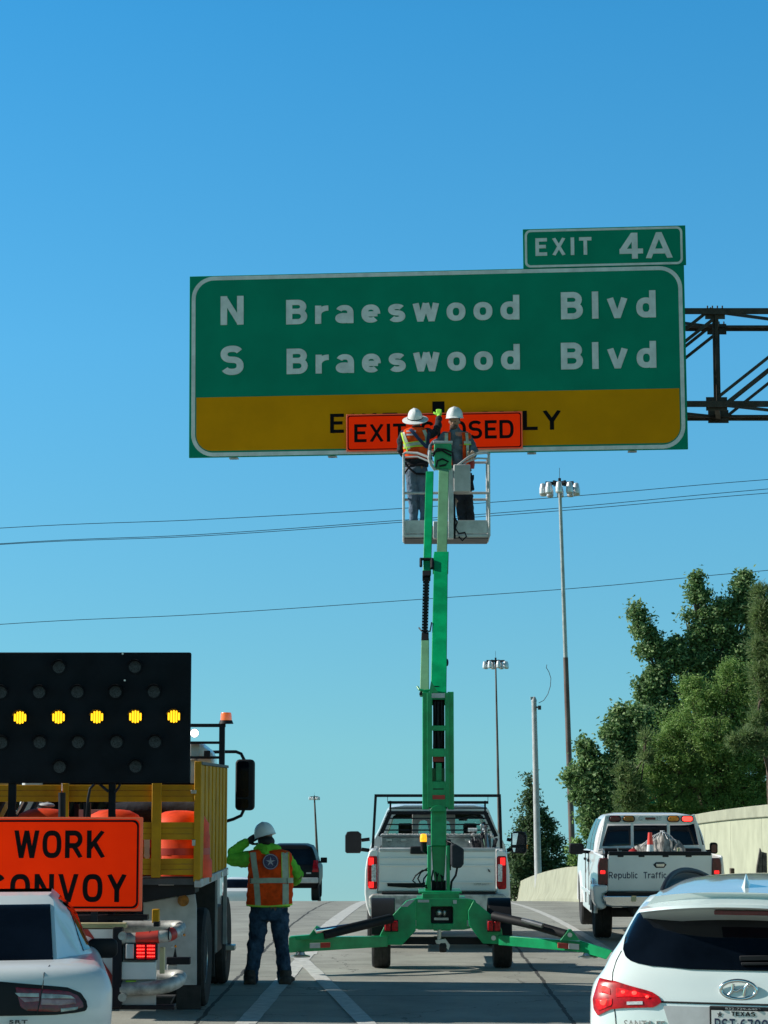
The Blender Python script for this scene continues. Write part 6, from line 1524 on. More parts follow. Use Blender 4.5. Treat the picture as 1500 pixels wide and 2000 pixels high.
# ---------------------------------------------------------------- basket at the end of the boom
bd = YT - 0.30                                # near face of the basket
BWd = 0.78                                    # its depth
zf = F.p(870, 1047, bd).z                     # floor level
xL, xR = F.p(787, 960, bd).x, F.p(956.5, 960, bd).x
def bx(px): return F.p(px, 960, bd).x
def bz(py): return F.p(870, py, bd).z
BG = MATS['basket grey']
bk = MB(); bk.prism(rrect(xL-0.005, xR+0.005, 0, 0, 0, 1), 0, 0) if False else None
fl = MB(); fl.box(xL, xR, bd, bd+BWd, zf-0.02, zf+0.03); basket = fl.build('basket', BG, rl, bevel=0.008)
k = MB(); k.box(xL+0.02, xR-0.02, bd+0.02, bd+BWd-0.02, zf-0.035, zf-0.021); k.build('floor_underside', MATS['dark grey'], basket)
zk = bz(1016)
for x0, x1 in ((xL+0.02, bx(842)), (bx(888), xR-0.03)):
    k = MB(); k.prism(rrect(x0, x1, zf+0.035, zk, 0.025, 3), bd+0.0, bd+0.025); k.build('kick_panel', BG, basket, bevel=0.004)
for x in (xL+0.01, xR-0.03):
    k = MB(); k.box(x, x+0.02, bd+0.03, bd+BWd-0.02, zf+0.032, zk); k.build('kick_panel', BG, basket)
k = MB(); k.box(xL+0.03, xR-0.03, bd+BWd-0.03, bd+BWd-0.01, zf+0.032, zk); k.build('kick_panel', BG, basket)
r = 0.019; zt = bz(889); zm = bz(963)
for x in (xL+0.01, xR-0.01):
    for y in (bd+0.0, bd+BWd-0.02):
        k = MB(); k.tube([(x, y, zf), (x, y, zt)], r, 10); k.build('corner_post', BG, basket)
    k = MB(); k.tube([(x, bd, zt), (x, bd+BWd-0.02, zt)], r, 10); k.build('side_rail', BG, basket)
    k = MB(); k.tube([(x, bd, zm), (x, bd+BWd-0.02, zm)], r*0.8, 10); k.build('side_rail', BG, basket)
for y in (bd, bd+BWd-0.02):
    k = MB(); k.tube([(xL+0.01, y, zm), (xR-0.01, y, zm)], r*1.05, 10); k.build('mid_rail', BG, basket)
k = MB(); k.tube([(xL+0.01, bd+BWd-0.02, zt), (xR-0.01, bd+BWd-0.02, zt)], r, 10); k.build('top_rail', BG, basket)
# near top rails dip to the control box in the middle
k = MB(); F.tube(k, [(787,888,bd),(792,884,bd),(815,885,bd-.05),(835,892,bd-.12),(848,905,bd-.15)], r, 10); k.build('top_rail', BG, basket)
k = MB(); F.tube(k, [(787,893,bd),(815,892,bd-.05),(836,900,bd-.12),(848,912,bd-.15)], r*0.7, 10); k.build('top_rail', BG, basket)
k = MB(); F.tube(k, [(957,888,bd),(950,884,bd),(930,886,bd-.03),(915,893,bd-.08),(890,912,bd-.1)], r, 10); k.build('top_rail', BG, basket)
k = MB(); F.tube(k, [(957,896,bd),(932,895,bd-.03),(912,902,bd-.08),(884,925,bd-.1)], r*0.7, 10); k.build('top_rail', BG, basket)
k = MB(); F.box(k, 875, 886, 915, 1052, bd-0.14, bd-0.02); k.build('mount_post', BG, basket, bevel=0.008)
k = MB(); F.box(k, 846, 884, 1018, 1052, bd-0.11, bd-0.03); k.build('mount_post', BG, basket, bevel=0.008)
k = MB(); F.box(k, 886, 919, 907, 960, bd-0.16, bd-0.03); k.build('control_box', MATS['light grey paint'], basket, bevel=0.012)
k = MB(); F.tube(k, [(887,1008,bd-.1),(893,1020,bd-.12),(889,1032,bd-.12),(896,1042,bd-.12),(908,1040,bd-.12),(911,1048,bd-.12),(903,1056,bd-.12),(896,1048,bd-.12)], 0.013, 8); k.build('cable', MATS['black metal'], basket)
k = MB(); F.box(k, 884, 890, 965, 1052, bd-0.10, bd-0.05); k.build('mount_edge', MATS['black metal'], basket)
BASK = dict(zf=zf + 0.03, bd=bd, xL=xL, xR=xR, F=F)
# ================================================================ yellow stake bed work truck on the left
YW = 22.6
rw_ = thing('work_truck', 'yellow stake bed work truck with a crash bumper, parked in the left lane', 'truck', (gx(137, YW), YW, 0), -0.0094)
F = Frame(rw_); YP = MATS['yellow paint']
z_ = lambda py, d=0.0: F.p(200, py, d).z
x_ = lambda px, d=0.0: F.p(px, 1700, d).x
def W(name, m, *boxes, par=rw_, bevel=0.006):
    k = MB()
    for b in boxes: F.box(k, *b)
    return k.build(name, MATS[m], par, bevel=bevel)
BLN = 3.35; xR = x_(388); xL = -xR
zt_, zb_ = z_(1490), z_(1716)
# stake sides: vertical ribbed boards
for s_ in (-1, 1):
    k = MB(); k.box(s_*xR - 0.03*s_, s_*xR, 0.02, BLN, zb_, zt_); sd = k.build('stake_side', YP, rw_)
    n_ = 22
    for i in range(n_):
        y0 = 0.04 + (BLN-0.1)*i/n_; 
        if i % 3 == 2: continue
        k = MB(); k.box(s_*(xR-0.001), s_*(xR+0.022), y0, y0 + 0.115, zb_, zt_ - 0.02); k.build('stake', YP, sd, bevel=0.006)
    k = MB(); k.box(s_*(xR-0.05), s_*(xR+0.028), 0.0, BLN, zt_-0.018, zt_+0.012); k.build('top_cap', MATS['dark grey'], sd, bevel=0.004)
    k = MB(); k.box(s_*(xR-0.04), s_*(xR+0.03), -0.02, BLN+0.05, z_(1733), z_(1717)); r_ = k.build('deck_rail', MATS['light grey paint'], sd, bevel=0.006)
    for i in range(5):
        k = MB(); k.box(s_*(xR+0.03), s_*(xR+0.036), 0.15+0.75*i, 0.33+0.75*i, z_(1730), z_(1720)); k.build('marker', MATS['amber dark' if i % 2 else 'white paint'], r_)
# tail gate slats
gt_ = W('gate_post', 'yellow paint', (297,313,1528,1714,-0.05,0.0), bevel=0.005)
for y0, y1 in ((1533,1566),(1606,1640),(1677,1709)):
    o = W('gate_slat', 'yellow paint', (-115,379,y0,y1,0.002,0.04), bevel=0.004)
    k = MB()
    for i in range(1, 3): 
        yy = y0 + (y1-y0)*i/3; F.box(k, -113, 377, yy-0.6, yy+0.6, -0.003, 0.002)
        k.build('slat_groove', MATS['amber dark'], o, smooth=0); k = MB()
for a in (121, -40): W('gate_post', 'yellow paint', (a,a+10,1530,1714,-0.05,0.0), bevel=0.005)
W('corner_post', 'yellow paint', (380,391,1487,1722,-0.02,0.06), bevel=0.005)
W('latch', 'steel', (373,383,1543,1550,-0.06,0.0), (375,381,1640,1652,-0.06,0.0), bevel=0.002)
k = MB(); k.box(xL+0.03, xR-0.03, 0.0, BLN, zb_-0.06, zb_-0.001); k.build('deck', MATS['dark grey'], rw_)
k = MB(); F.prism(k, [(278,1712),(381,1712),(381,1745),(284,1762),(278,1762)], 0.06, 0.5); k.build('deck_end', MATS['black plastic'], rw_, bevel=0.01)
W('marker_lamp', 'white paint', (309,340,1718,1729,0.04,0.07)); W('marker_lamp', 'dark red lens', (284,306,1719,1728,0.04,0.07)); 
# pale mud guard panel with a round amber reflector
P_ = MB(); F.prism(P_, [(280,1763),(381,1746),(384,1770),(384,1924),(280,1924)], 0.62, 0.65); mp_ = P_.build('mudguard_panel', MATS['light grey paint'], rw_, bevel=0.004)
k = MB(); q = F.p(358,1759,0.60); k.cyl((q.x, 0.595, q.z), (q.x, 0.62, q.z), 0.058, n=24); k.build('round_reflector', MATS['amber dark'], mp_)
W('mud_flap', 'rubber', (345,392,1925,1972,0.64,0.66))
# running gear on the right side
for s_ in (-1, 1):
    for dx in (0.0, -0.28): wheel(rw_, s_*(xR - 0.14 + dx), 1.35, 0.50, 0.26, out=s_, rimr=0.55)
    wheel(rw_, s_*(xR - 0.16), 4.15, 0.50, 0.28, out=s_, rimr=0.55)
    k = MB(); k.box(s_*(xR-0.5), s_*(xR-0.02), 2.1, 3.2, 0.45, 0.95); k.build('side_box', MATS['black metal'], rw_, bevel=0.02)
    k = MB(); k.cyl((s_*(xR-0.3), 3.2, 0.62), (s_*(xR-0.3), 3.6, 0.62), 0.18, n=24); k.build('fuel_tank', MATS['dark grey'], rw_)
    k = MB(); k.box(s_*(xR-0.30), s_*(xR+0.04), 4.3, 4.55, 0.36, 0.42); k.build('cab_step', MATS['steel'], rw_, bevel=0.006)
    for y in (2.0, 3.3):
        k = MB(); k.box(s_*(xR-0.02), s_*(xR+0.02), y, y+0.05, 0.5, zb_-0.05); k.build('side_stay', MATS['grey plastic'] , rw_)
    k = MB(); k.box(s_*(xR-0.4), s_*(xR-0.0), 1.95, 2.0, 0.25, zb_-0.06); k.build('mud_flap', MATS['rubber'], rw_)
k = MB(); k.box(-0.45, 0.45, 0.1, 4.5, 0.62, 0.95); k.build('chassis', MATS['black metal'], rw_, bevel=0.01)
# cab and bonnet
cw = xR - 0.08
k = MB(); k.loft([[(x*w, y, z) for x, z in ((-1,0.75),(1,0.75),(1,1.85),(0.93,h-0.12),(0.80,h),(-0.80,h),(-0.93,h-0.12),(-1,1.85))] for y, w, h in ((BLN+0.20,cw,2.72),(BLN+0.4,cw,2.76),(BLN+0.9,cw*0.98,2.72),(BLN+1.22,cw*0.96,2.2))]); k.build('cab', MATS['white paint'], rw_, bevel=0.04, smooth=30)
k = MB(); k.box(-cw*0.97, cw*0.97, BLN+1.15, BLN+1.30, 0.45, 0.75); k.build('front_bumper', MATS['light grey paint'], rw_, bevel=0.03)
k = MB(); k.box(-cw*0.75, cw*0.75, BLN+0.185, BLN+0.20, 1.9, 2.55); k.build('rear_window', MATS['car glass'], rw_)
for s_ in (-1, 1):
    k = MB(); k.box(s_*(cw-0.01), s_*(cw+0.006), BLN+0.5, BLN+1.35, 1.72, 2.45) if False else k.add([(s_*(cw+0.004), BLN+0.45, 1.70),(s_*(cw+0.004), BLN+1.05, 1.70),(s_*(cw*0.945), BLN+0.95, 2.5),(s_*(cw*0.945), BLN+0.45, 2.5),(s_*(cw-0.03), BLN+0.45, 1.70),(s_*(cw-0.03), BLN+1.05, 1.70),(s_*(cw*0.90), BLN+0.95, 2.5),(s_*(cw*0.90), BLN+0.45, 2.5)],[(0,1,2,3),(7,6,5,4),(0,4,5,1),(1,5,6,2),(2,6,7,3),(3,7,4,0)])
    k.build('side_window', MATS['car glass'], rw_)
# black cab guard behind the cab with beacon and work lamp
cd = BLN + 0.06
cg = W('cab_guard', 'black metal', (-120,440,1413.5,1420,cd,cd+0.07), bevel=0.004)
W('guard_post', 'black metal', (428,436.5,1418,1700,cd-0.001,cd+0.07), par=cg, bevel=0.004)
W('guard_post', 'black metal', (-125,-117,1418,1700,cd-0.001,cd+0.07), par=cg, bevel=0.004)
W('guard_bar', 'black metal', (-117,428,1448,1453,cd+0.01,cd+0.06), par=cg, bevel=0.003)
W('guard_bar', 'black metal', (-117,428,1477,1482,cd+0.01,cd+0.06), par=cg, bevel=0.003)
W('guard_bracket', 'black metal', (398,410,1466,1480,cd-0.05,cd+0.01), par=cg, bevel=0.006)
k = MB(); q = F.p(441.5, 1412, cd+0.04); k.cyl((q.x, cd+0.04, q.z-0.01), (q.x, cd+0.04, q.z+0.03), 0.085, 0.07, 20); bc = k.build('beacon', MATS['black plastic'], cg)
k = MB(); k.lathe([(0.01,0.028),(0.066,0.028),(0.062,0.10),(0.055,0.118),(0.01,0.12)], 'z', (q.x, cd+0.04, q.z), 20); k.build('beacon_lens', mat('orange lens', (0.85,0.16,0.01), 0.25, coat=0.8, emit=(1,0.15,0.01), es=0.25), bc)
k = MB(); q = F.p(380, 1432, cd-0.05); k.cyl((q.x, cd-0.06, q.z), (q.x, cd+0.04, q.z), 0.052, 0.04, 18); wl2 = k.build('work_lamp', MATS['steel'], cg)
k = MB(); k.cyl((q.x, cd-0.075, q.z), (q.x, cd-0.06, q.z), 0.045, n=18); k.build('lens', MATS['lit white'], wl2)
W('cab_stack', 'light grey paint', (372,390,1450,1478,cd+0.12,cd+0.3), (372,386,1482,1530,cd+0.12,cd+0.3), bevel=0.006)
# right and left door mirrors
for s_ in (1, -1):
    md = BLN + 1.05
    def mp2(px, py): 
        q = F.p(px, py, md); return (s_*q.x, q.z)
    q0, q1 = F.p(459,1583,md), F.p(497,1483,md); gl0, gl1 = F.p(462,1579,md), F.p(486,1487,md)
    k = MB(); P1 = rrect(q0.x, q1.x, q0.z, q1.z, 0.05, 4); k.prism([(s_*x, z) for x, z in P1], md, md+0.14); m_ = k.build('side_mirror', MATS['black plastic'], rw_, bevel=0.02)
    k = MB(); zs = gl0.z + (gl1.z-gl0.z)*0.22; k.prism([(s_*x, z) for x, z in rrect(gl0.x, gl1.x, zs+0.01, gl1.z, 0.03, 4)], md-0.006, md+0.01); k.build('mirror_glass', MATS['car glass'], m_, smooth=0)
    k = MB(); k.prism([(s_*x, z) for x, z in rrect(gl0.x, gl1.x, gl0.z, zs-0.01, 0.03, 4)], md-0.008, md+0.01); k.build('mirror_glass', MATS['car glass'], m_, smooth=0)
    k = MB()
    A = [mp2(*p) for p in ((405,1469),(440,1468),(460,1468),(470,1472),(476,1484))]; k.tube([(x, md+0.08, z) for x, z in A], 0.019, 8)
    k.build('mirror_arm', MATS['black metal'], m_)
    k = MB(); A = [mp2(*p) for p in ((435,1606),(455,1600),(470,1593),(475,1582))]; k.tube([(x, md+0.08, z) for x, z in A], 0.019, 8); k.build('mirror_arm', MATS['black metal'], m_)
# crash bumper (attenuator) frame behind the bed
ad = -1.25
A_ = MB(); F.box(A_, 220, 236, 1812, 1968, ad+0.02, ad+0.16); at_ = A_.build('bumper_frame', MATS['black metal'], rw_, bevel=0.006)
W('bumper_frame', 'black metal', (120,288,1787,1797,ad+0.1,ad+0.24), par=at_)
W('bumper_rail', 'cream paint', (60,246,1803,1813,ad+0.3,ad+0.42), par=at_)
W('bumper_frame', 'black metal', (-60,340,1963,1972,ad+0.1,ad+0.3), par=at_)
W('back_plate', 'light grey paint', (235,304,1843,1975,ad+0.12,ad+0.16), par=at_)
W('white_plate', 'white paint', (235,304.5,1879,1913,ad+0.06,ad+0.12), par=at_, bevel=0.004)
W('yellow_tag', 'lime trim', (245,265,1915,1926,ad+0.08,ad+0.12), par=at_)
lb = W('lamp_box', 'black plastic', (243,306,1842,1876,ad+0.02,ad+0.12), par=at_)
W('reverse_lamp', 'light grey paint', (246,261,1844,1872,ad,ad+0.02), par=lb, bevel=0.004)
for a in (267, 287):
    for i in range(4):
        k = MB()
        for j in range(5):
            q = F.p(a + 1.5 + j*3.1, 1847.5 + i*6.8, ad); k.ell((q.x, ad-0.0, q.z), (0.0065,0.012,0.006), 8, 5)
        k.build('led_row', MATS['lit red bright'], lb)
    k = MB(); F.box(k, a-1, a+16.5, 1843.5, 1873.5, ad+0.006, ad+0.02); k.build('lens', MATS['red lens'], lb)
# chevron plates, left of the lamp box
k = MB(); F.box(k, 20, 220, 1815, 1962, ad+0.14, ad+0.17); cp = k.build('chevron_plate', MATS['white paint'], at_)
for i, pts in enumerate(([(148,1815),(172,1815),(184,1832),(184,1850),(196,1870),(220,1906),(220,1952),(148,1850)], [(20,1850),(60,1905),(60,1962),(20,1905)], [(70,1815),(115,1815),(148,1862),(220,1962),(175,1962)])):
    k = MB(); F.prism(k, pts, ad+0.134, ad+0.141); k.build('chevron', MATS['dull red'], cp, smooth=0)
# silver bent tubes, upper and lower
for py, dz, r in ((1832, 0, 0.056), (1930, 0, 0.064)):
    L = [(236,py+2,ad+0.08),(275,py+1,ad+0.07),(318,py-3,ad+0.06),(336,py-8,ad+0.14),(348,py-15,ad+0.34),(352,py-20,ad+0.52),(345,py-23,ad+0.66),(300,py-22,ad+0.72),(240,py-22,ad+0.72)]
    P = [F.p(*q) for q in L]; out = []
    for i in range(len(P)-1):
        p0, p1, p2, p3 = P[max(0,i-1)], P[i], P[i+1], P[min(len(P)-1,i+2)]
        for k_ in range(5):
            t = k_/5; out.append(0.5*((2*p1) + (p2-p0)*t + (2*p0-5*p1+4*p2-p3)*t*t + (3*p1-p0-3*p2+p3)*t**3))
    out.append(P[-1])
    k = MB(); k.tube(out, r, 16); tb_ = k.build('bumper_tube', MATS['aluminium'], at_, smooth=60)
    if py < 1900:
        for a, b in ((266,302),(322,336)):
            k = MB(); k.tube(out[4:10] if b < 310 else out[12:16], r+0.004, 16, True); k.build('red_band', MATS['dull red'], tb_, smooth=60)
        for a in (293, 330):
            q = F.p(a, 1831 if a < 310 else 1824, ad+0.07); k = MB(); k.tube([(q.x-0.004, q.y+0.0, q.z), (q.x+0.006, q.y, q.z)], r+0.007, 16); k.build('strap', MATS['black metal'], tb_)
k = MB()
for py in (1828, 1948):
    q = F.p(239, py, ad); k.cyl((q.x, ad-0.02, q.z), (q.x, ad+0.06, q.z), 0.038, n=14)
    k.build('pivot_cap', MATS['aluminium'], at_); k = MB()
W('yellow_post', 'cream paint', (312,321,1850,1902,ad+0.3,ad+0.36), par=at_)
W('striped_post', 'yellow paint', (297,310,1776,1803,ad+0.4,ad+0.5), par=at_)
W('striped_post', 'black metal', (299.5,311,1800,1810,ad+0.39,ad+0.5), par=at_)
W('bracket', 'black metal', (325,371,1870,1884,ad+0.75,ad+0.85), par=at_)
k = MB(); F.prism(k, [(338,1870),(342,1850),(345,1870)], ad+0.78, ad+0.82); k.build('bracket_tip', MATS['black metal'], at_)
W('hanging_plate', 'light grey paint', (326,346,1884,1900,ad+0.8,ad+0.84), par=at_)
k = MB(); F.prism(k, [(272,1948),(338,1948),(326,1972),(280,1972)], ad+0.2, ad+0.5); k.build('rubber_foot', MATS['rubber'], at_)
for px, py in ((360,1826),(343,1848)):
    l_ = W('small_lamp', 'clear lens', (px-9,px-3,py-3,py+4,ad+0.2,ad+0.24), par=at_, bevel=0.003); k = MB(); q = F.p(px, py, ad+0.18); k.ell((q.x, q.y, q.z), (0.014,0.014,0.014), 8, 6); k.build('bulb', MATS['amber lens'], l_)
# things on the bed
Lw = Vector(rw_.location)
def wc(name, label, cat, px, dy, group=None):
    q = F.p(px, 1700, dy); w = F.W @ Vector((q.x, dy, zb_)) + Lw
    t = thing(name, label, cat, tuple(w), -0.0094, group); return t, Frame(t)
lab = ['orange traffic drum on the truck bed at the left, half covered by the convoy sign', 'orange traffic drum on the truck bed under the right post of the arrow board', 'orange traffic drum on the truck bed beside the right stake side, largest in view']
for (px, r, top, dy), lb_ in zip(((83,0.30,1579,0.5), (222,0.30,1581,0.5), (351,0.30,1583,0.42)), lab):
    t, C = wc('traffic_drum', lb_, 'traffic drum', px, dy, 'orange drums on the work truck')
    q = C.p(px, top, 0).z
    k = MB(); k.lathe([(0.02,0.0),(r*1.08,0.0),(r*1.08,q*0.25),(r*1.0,q*0.3),(r*1.0,q*0.62),(r*0.97,q*0.66),(r*0.97,q*0.80),(r*0.80,q*0.92),(r*0.5,q*0.985),(r*0.2,q),(0.02,q)], 'z', n=36)
    k.build('drum_body', MATS['orange plastic'], t, smooth=50)
    k = MB(); k.lathe([(r*1.012,q*0.34),(r*1.012,q*0.44)], 'z', n=36); k.lathe([(r*1.0,q*0.345),(r*1.0,q*0.435)], 'z', n=36); k.build('drum_band', MATS['dull red'], t)
t, C = wc('sign_rack', 'dark perforated sign posts lying slanted across the left of the truck bed', 'posts', 40, 1.5)
for i in range(6):
    k = MB(); a = -40 + i*22; C.beam(k, (a, 1612, 0), (a+24, 1566, 0.1), 0.07, 0.03); k.build('post', MATS['rack wood'] if i % 2 else MATS['dark grey'], t, bevel=0.003)
k = MB(); C.beam(k, (26, 1600, -0.1), (45, 1566, 0.0), 0.02, 0.02); k.build('post', MATS['white paint'], t)
t, C = wc('canvas_roll', 'black canvas roll lying behind the orange drums at the right of the truck bed', 'roll', 330, 1.3)
k = MB(); C.tube(k, [(225,1592,0),(300,1584,0),(388,1590,0)], 0.13, 14); k.build('roll', MATS['dark cloth'], t, smooth=60)
t, C = wc('barricade', 'pale grey barricade board standing behind the drums on the truck bed', 'board', 190, 1.0)
k = MB(); C.box(k, 154, 214, 1581, 1700, 0, 0.05); k.build('board', MATS['light grey paint'], t)
k = MB(); C.box(k, 145, 152, 1570, 1700, 0, 0.05); k.build('upright', MATS['black metal'], t)
t, C = wc('pale_bag', 'pale folded bag lying on the left orange drum of the truck bed', 'bag', 88, 1.0)
k = MB(); q = C.p(88, 1573, 0); k.ell((0, 0, q.z), (0.09, 0.1, 0.03), 12, 6); k.box(-0.02, 0.02, -0.02, 0.02, 0, q.z-0.02); k.build('bag', MATS['light grey paint'], t)
# the arrow board, on its own posts
ab = thing('arrow_board', 'large black arrow board with a lit row of amber lamps above the work truck', 'arrow board', (Lw.x, 21.5, 0), radians(0.2))
A = Frame(ab)
p0, p1, p2 = A.p(370, 1272, 0), A.p(374, 1528, 0), A.p(-145, 1530, 0)
k = MB(); k.box(p2.x, A.p(371.5,1400,0).x, 0, 0.09, A.p(200,1529.5,0).z, A.p(200,1274,0).z); bd_ = k.build('board', MATS['board black'], ab, bevel=0.012)
rows = [(1304, (-180,-33,115.5,264)), (1352.5, (-73,2,77,151.5,226,301)), (1402, (-110,-35,40,115,190,265,340)), (1450.5, (-73,3,78,153,228,303)), (1498.5, (-180,-33,117,265))]
for j, (py, xs) in enumerate(rows):
    for px in xs:
        if px < -120: continue
        pyy = py - 2.5 * px/340.0 if j == 2 else py - 1.5*px/340
        q = A.p(px, pyy, 0); lit = j == 2
        k = MB(); k.cyl((q.x, -0.02, q.z), (q.x, 0.0, q.z), 0.066, n=24)
        h_ = k.build('lamp', MATS['board black'], bd_)
        # visor over the top of the lamp
        k = MB(); k.tube([(q.x + 0.070*cos(a), -0.045, q.z + 0.070*sin(a)) for a in [pi*0.08 + pi*0.84*i/10 for i in range(11)]], 0, 4, True, [(0.004, 0.04)]*11); k.build('visor', MATS['board black'], h_)
        if lit:
            for i in range(5):
                w = 0.056*cos(asin_) if False else sqrt(max(0.0, 0.060**2 - (0.024*(i-2))**2))
                k = MB(); x0 = q.x + 0.024*(i-2); k.prism(rrect(x0-0.0088, x0+0.0088, q.z-w, q.z+w, 0.008, 3), -0.034, -0.018); k.build('lens', MATS['lit amber'], h_, smooth=40)
        else:
            k = MB(); k.lathe([(0.002,-0.026),(0.03,-0.025),(0.056,-0.022),(0.056,-0.018)], 'y', (q.x, 0, q.z), 22); k.build('lens', MATS['unlit lamp'], h_)
for px, py in ((240,1277),(244,1329)):
    q = A.p(px, py, 0); k = MB(); k.cyl((q.x, -0.02, q.z), (q.x, 0, q.z), 0.009, n=8); k.build('bolt', MATS['white paint'], bd_)
for a, b in ((16,29),(212,224)):
    k = MB(); A.box(k, a, b, 1529, 1600, 0.03, 0.1); k.build('post', MATS['board black'], ab, bevel=0.004)
    k = MB(); A.box(k, a+2, b-2, 1590, 1800, 0.035, 0.095); k.build('post', MATS['board black'], ab)
k = MB(); A.tube(k, [(121,1600,0.2),(121,1548,0.2)], 0.035, 10); k.build('actuator', MATS['black metal'], ab)
k = MB(); A.tube(k, [(121,1549,0.2),(121,1528,0.15)], 0.008, 8); k.build('actuator_rod', MATS['chrome'], ab)
for pts in ([(169,1600,0.1),(172,1560,0.1),(176,1540,0.1),(186,1530,0.05)], [(194,1531,0.05),(206,1541,0.02),(212,1546,0.02)], [(224,1548,0.02),(232,1538,0.02),(235,1530,0.04)]):
    k = MB(); A.tube(k, pts, 0.013, 6); k.build('cable', MATS['black metal'], ab)
k = MB(); A.box(k, 163, 176, 1568, 1600, 0.1, 0.16); k.build('cable_box', MATS['black metal'], ab)
# the convoy sign
wc_ = thing('work_convoy_sign', 'orange WORK CONVOY sign mounted low on the back of the yellow work truck', 'sign', (Lw.x, 21.15, 0), radians(0.3))
A = Frame(wc_)
q0, q1 = A.p(-54, 1780, 0), A.p(279.5, 1596, 0)
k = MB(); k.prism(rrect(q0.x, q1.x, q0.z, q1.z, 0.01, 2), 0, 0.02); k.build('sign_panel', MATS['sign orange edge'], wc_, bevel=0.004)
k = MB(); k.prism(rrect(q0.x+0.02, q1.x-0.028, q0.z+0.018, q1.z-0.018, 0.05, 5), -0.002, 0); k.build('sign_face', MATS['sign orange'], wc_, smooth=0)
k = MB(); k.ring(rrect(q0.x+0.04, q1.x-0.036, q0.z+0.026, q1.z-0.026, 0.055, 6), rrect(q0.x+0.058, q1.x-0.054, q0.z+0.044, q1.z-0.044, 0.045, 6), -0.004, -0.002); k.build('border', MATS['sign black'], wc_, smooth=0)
for t_, b_, sp_ in (('WORK', (28,1622,206,1676), 0.15), ('CONVOY', (-26,1707,248,1762), 0.17)):
    a, b = A.p(b_[0], b_[3], 0), A.p(b_[2], b_[1], 0)
    sign_text(t_, MATS['sign black'], wc_, (a.x, -0.002, a.z), b.x-a.x, b.z-a.z, th=0.004, sp=sp_, st=0.185)
for px in (60, 180):
    k = MB(); A.box(k, px, px+10, 1596, 1800, 0.025, 0.07); k.build('sign_post', MATS['black metal'], wc_)

# ================================================================ cars past the crest
YS_ = 76
sv = thing('dark_suv', 'black SUV driving away past the crest, behind the standing worker', 'suv', (gx(567, YS_), YS_, gz(YS_)), 0.0)
F = Frame(sv); BP = MATS['black paint']; KX = 0.93
SV = Body([(0.45,0.90,0.1,4.7,0.15,0.4),(0.7,0.95,0.0,4.8,0.15,0.4),(1.05,0.95,0.0,4.75,0.15,0.4),(1.2,0.90,0.05,3.9,0.15,0.4),(1.55,0.80,0.15,3.4,0.15,0.4),(1.80,0.68,0.25,3.0,0.15,0.4),(1.86,0.5,0.4,2.8,0.15,0.3)], n=4)
k = MB(); SV.mesh(k, zrange(0.45, 1.86, 20)); k.build('body', BP, sv, smooth=45)
k = MB(); SV.patch(k, [(-0.76,1.22),(0.76,1.22),(0.66,1.66),(0.58,1.72),(-0.58,1.72),(-0.66,1.66)], 0.006, 8, 14, 0.02); k.build('rear_window', MATS['car glass'], sv)
for s_ in (-1, 1):
    k = MB(); SV.patch(k, [(s_*0.72,0.98),(s_*0.92,0.98),(s_*0.90,1.36),(s_*0.76,1.36)], 0.012, 8, 8, 0.02); k.build('tail_light', MATS['red lens'], sv)
    k = MB(); k.box(s_*0.94, s_*1.16, 1.9, 2.0, 1.22, 1.40); k.box(s_*0.86, s_*0.96, 1.92, 1.98, 1.22, 1.28); k.build('side_mirror', MATS['black plastic'], sv, bevel=0.02)
    for y in (0.95, 3.7): wheel(sv, s_*0.80, y, 0.39, 0.27, out=s_)
k = MB(); k.box(-0.92, 0.92, -0.08, 0.1, 0.62, 0.80); k.build('bumper', MATS['light grey paint'], sv, bevel=0.03)
k = MB(); k.box(0.52, 0.68, -0.012, 0.01, 0.92, 0.97); k.build('badge', MATS['light grey paint'], sv)
YS_ = 100
sv = thing('pale_car', 'pale silver car past the crest, seen between the work truck and the standing worker', 'car', (gx(463, YS_), YS_, gz(YS_)), 0.0)
PC = Body([(0.35,0.88,0.1,4.4,0.2,0.4),(0.7,0.92,0.0,4.5,0.2,0.5),(0.98,0.90,0.05,4.3,0.25,0.6),(1.10,0.78,0.5,3.4,0.3,0.4),(1.40,0.66,0.9,2.9,0.3,0.4),(1.50,0.50,1.2,2.6,0.2,0.3)], n=3.5)
k = MB(); PC.mesh(k, zrange(0.35, 1.5, 20)); k.build('body', MATS['silver white paint'], sv, smooth=45)
k = MB(); PC.patch(k, [(-0.66,1.10),(0.66,1.10),(0.56,1.46),(-0.56,1.46)], 0.006, 8, 14, 0.02); k.build('rear_window', MATS['car glass'], sv)
for s_ in (-1, 1):
    k = MB(); PC.patch(k, [(s_*0.60,0.78),(s_*0.87,0.78),(s_*0.87,0.93),(s_*0.60,0.93)], 0.012, 4, 6, 0.02); k.build('tail_light', MATS['red lens'], sv)
    for y in (0.85, 3.5): wheel(sv, s_*0.78, y, 0.33, 0.22, out=s_)
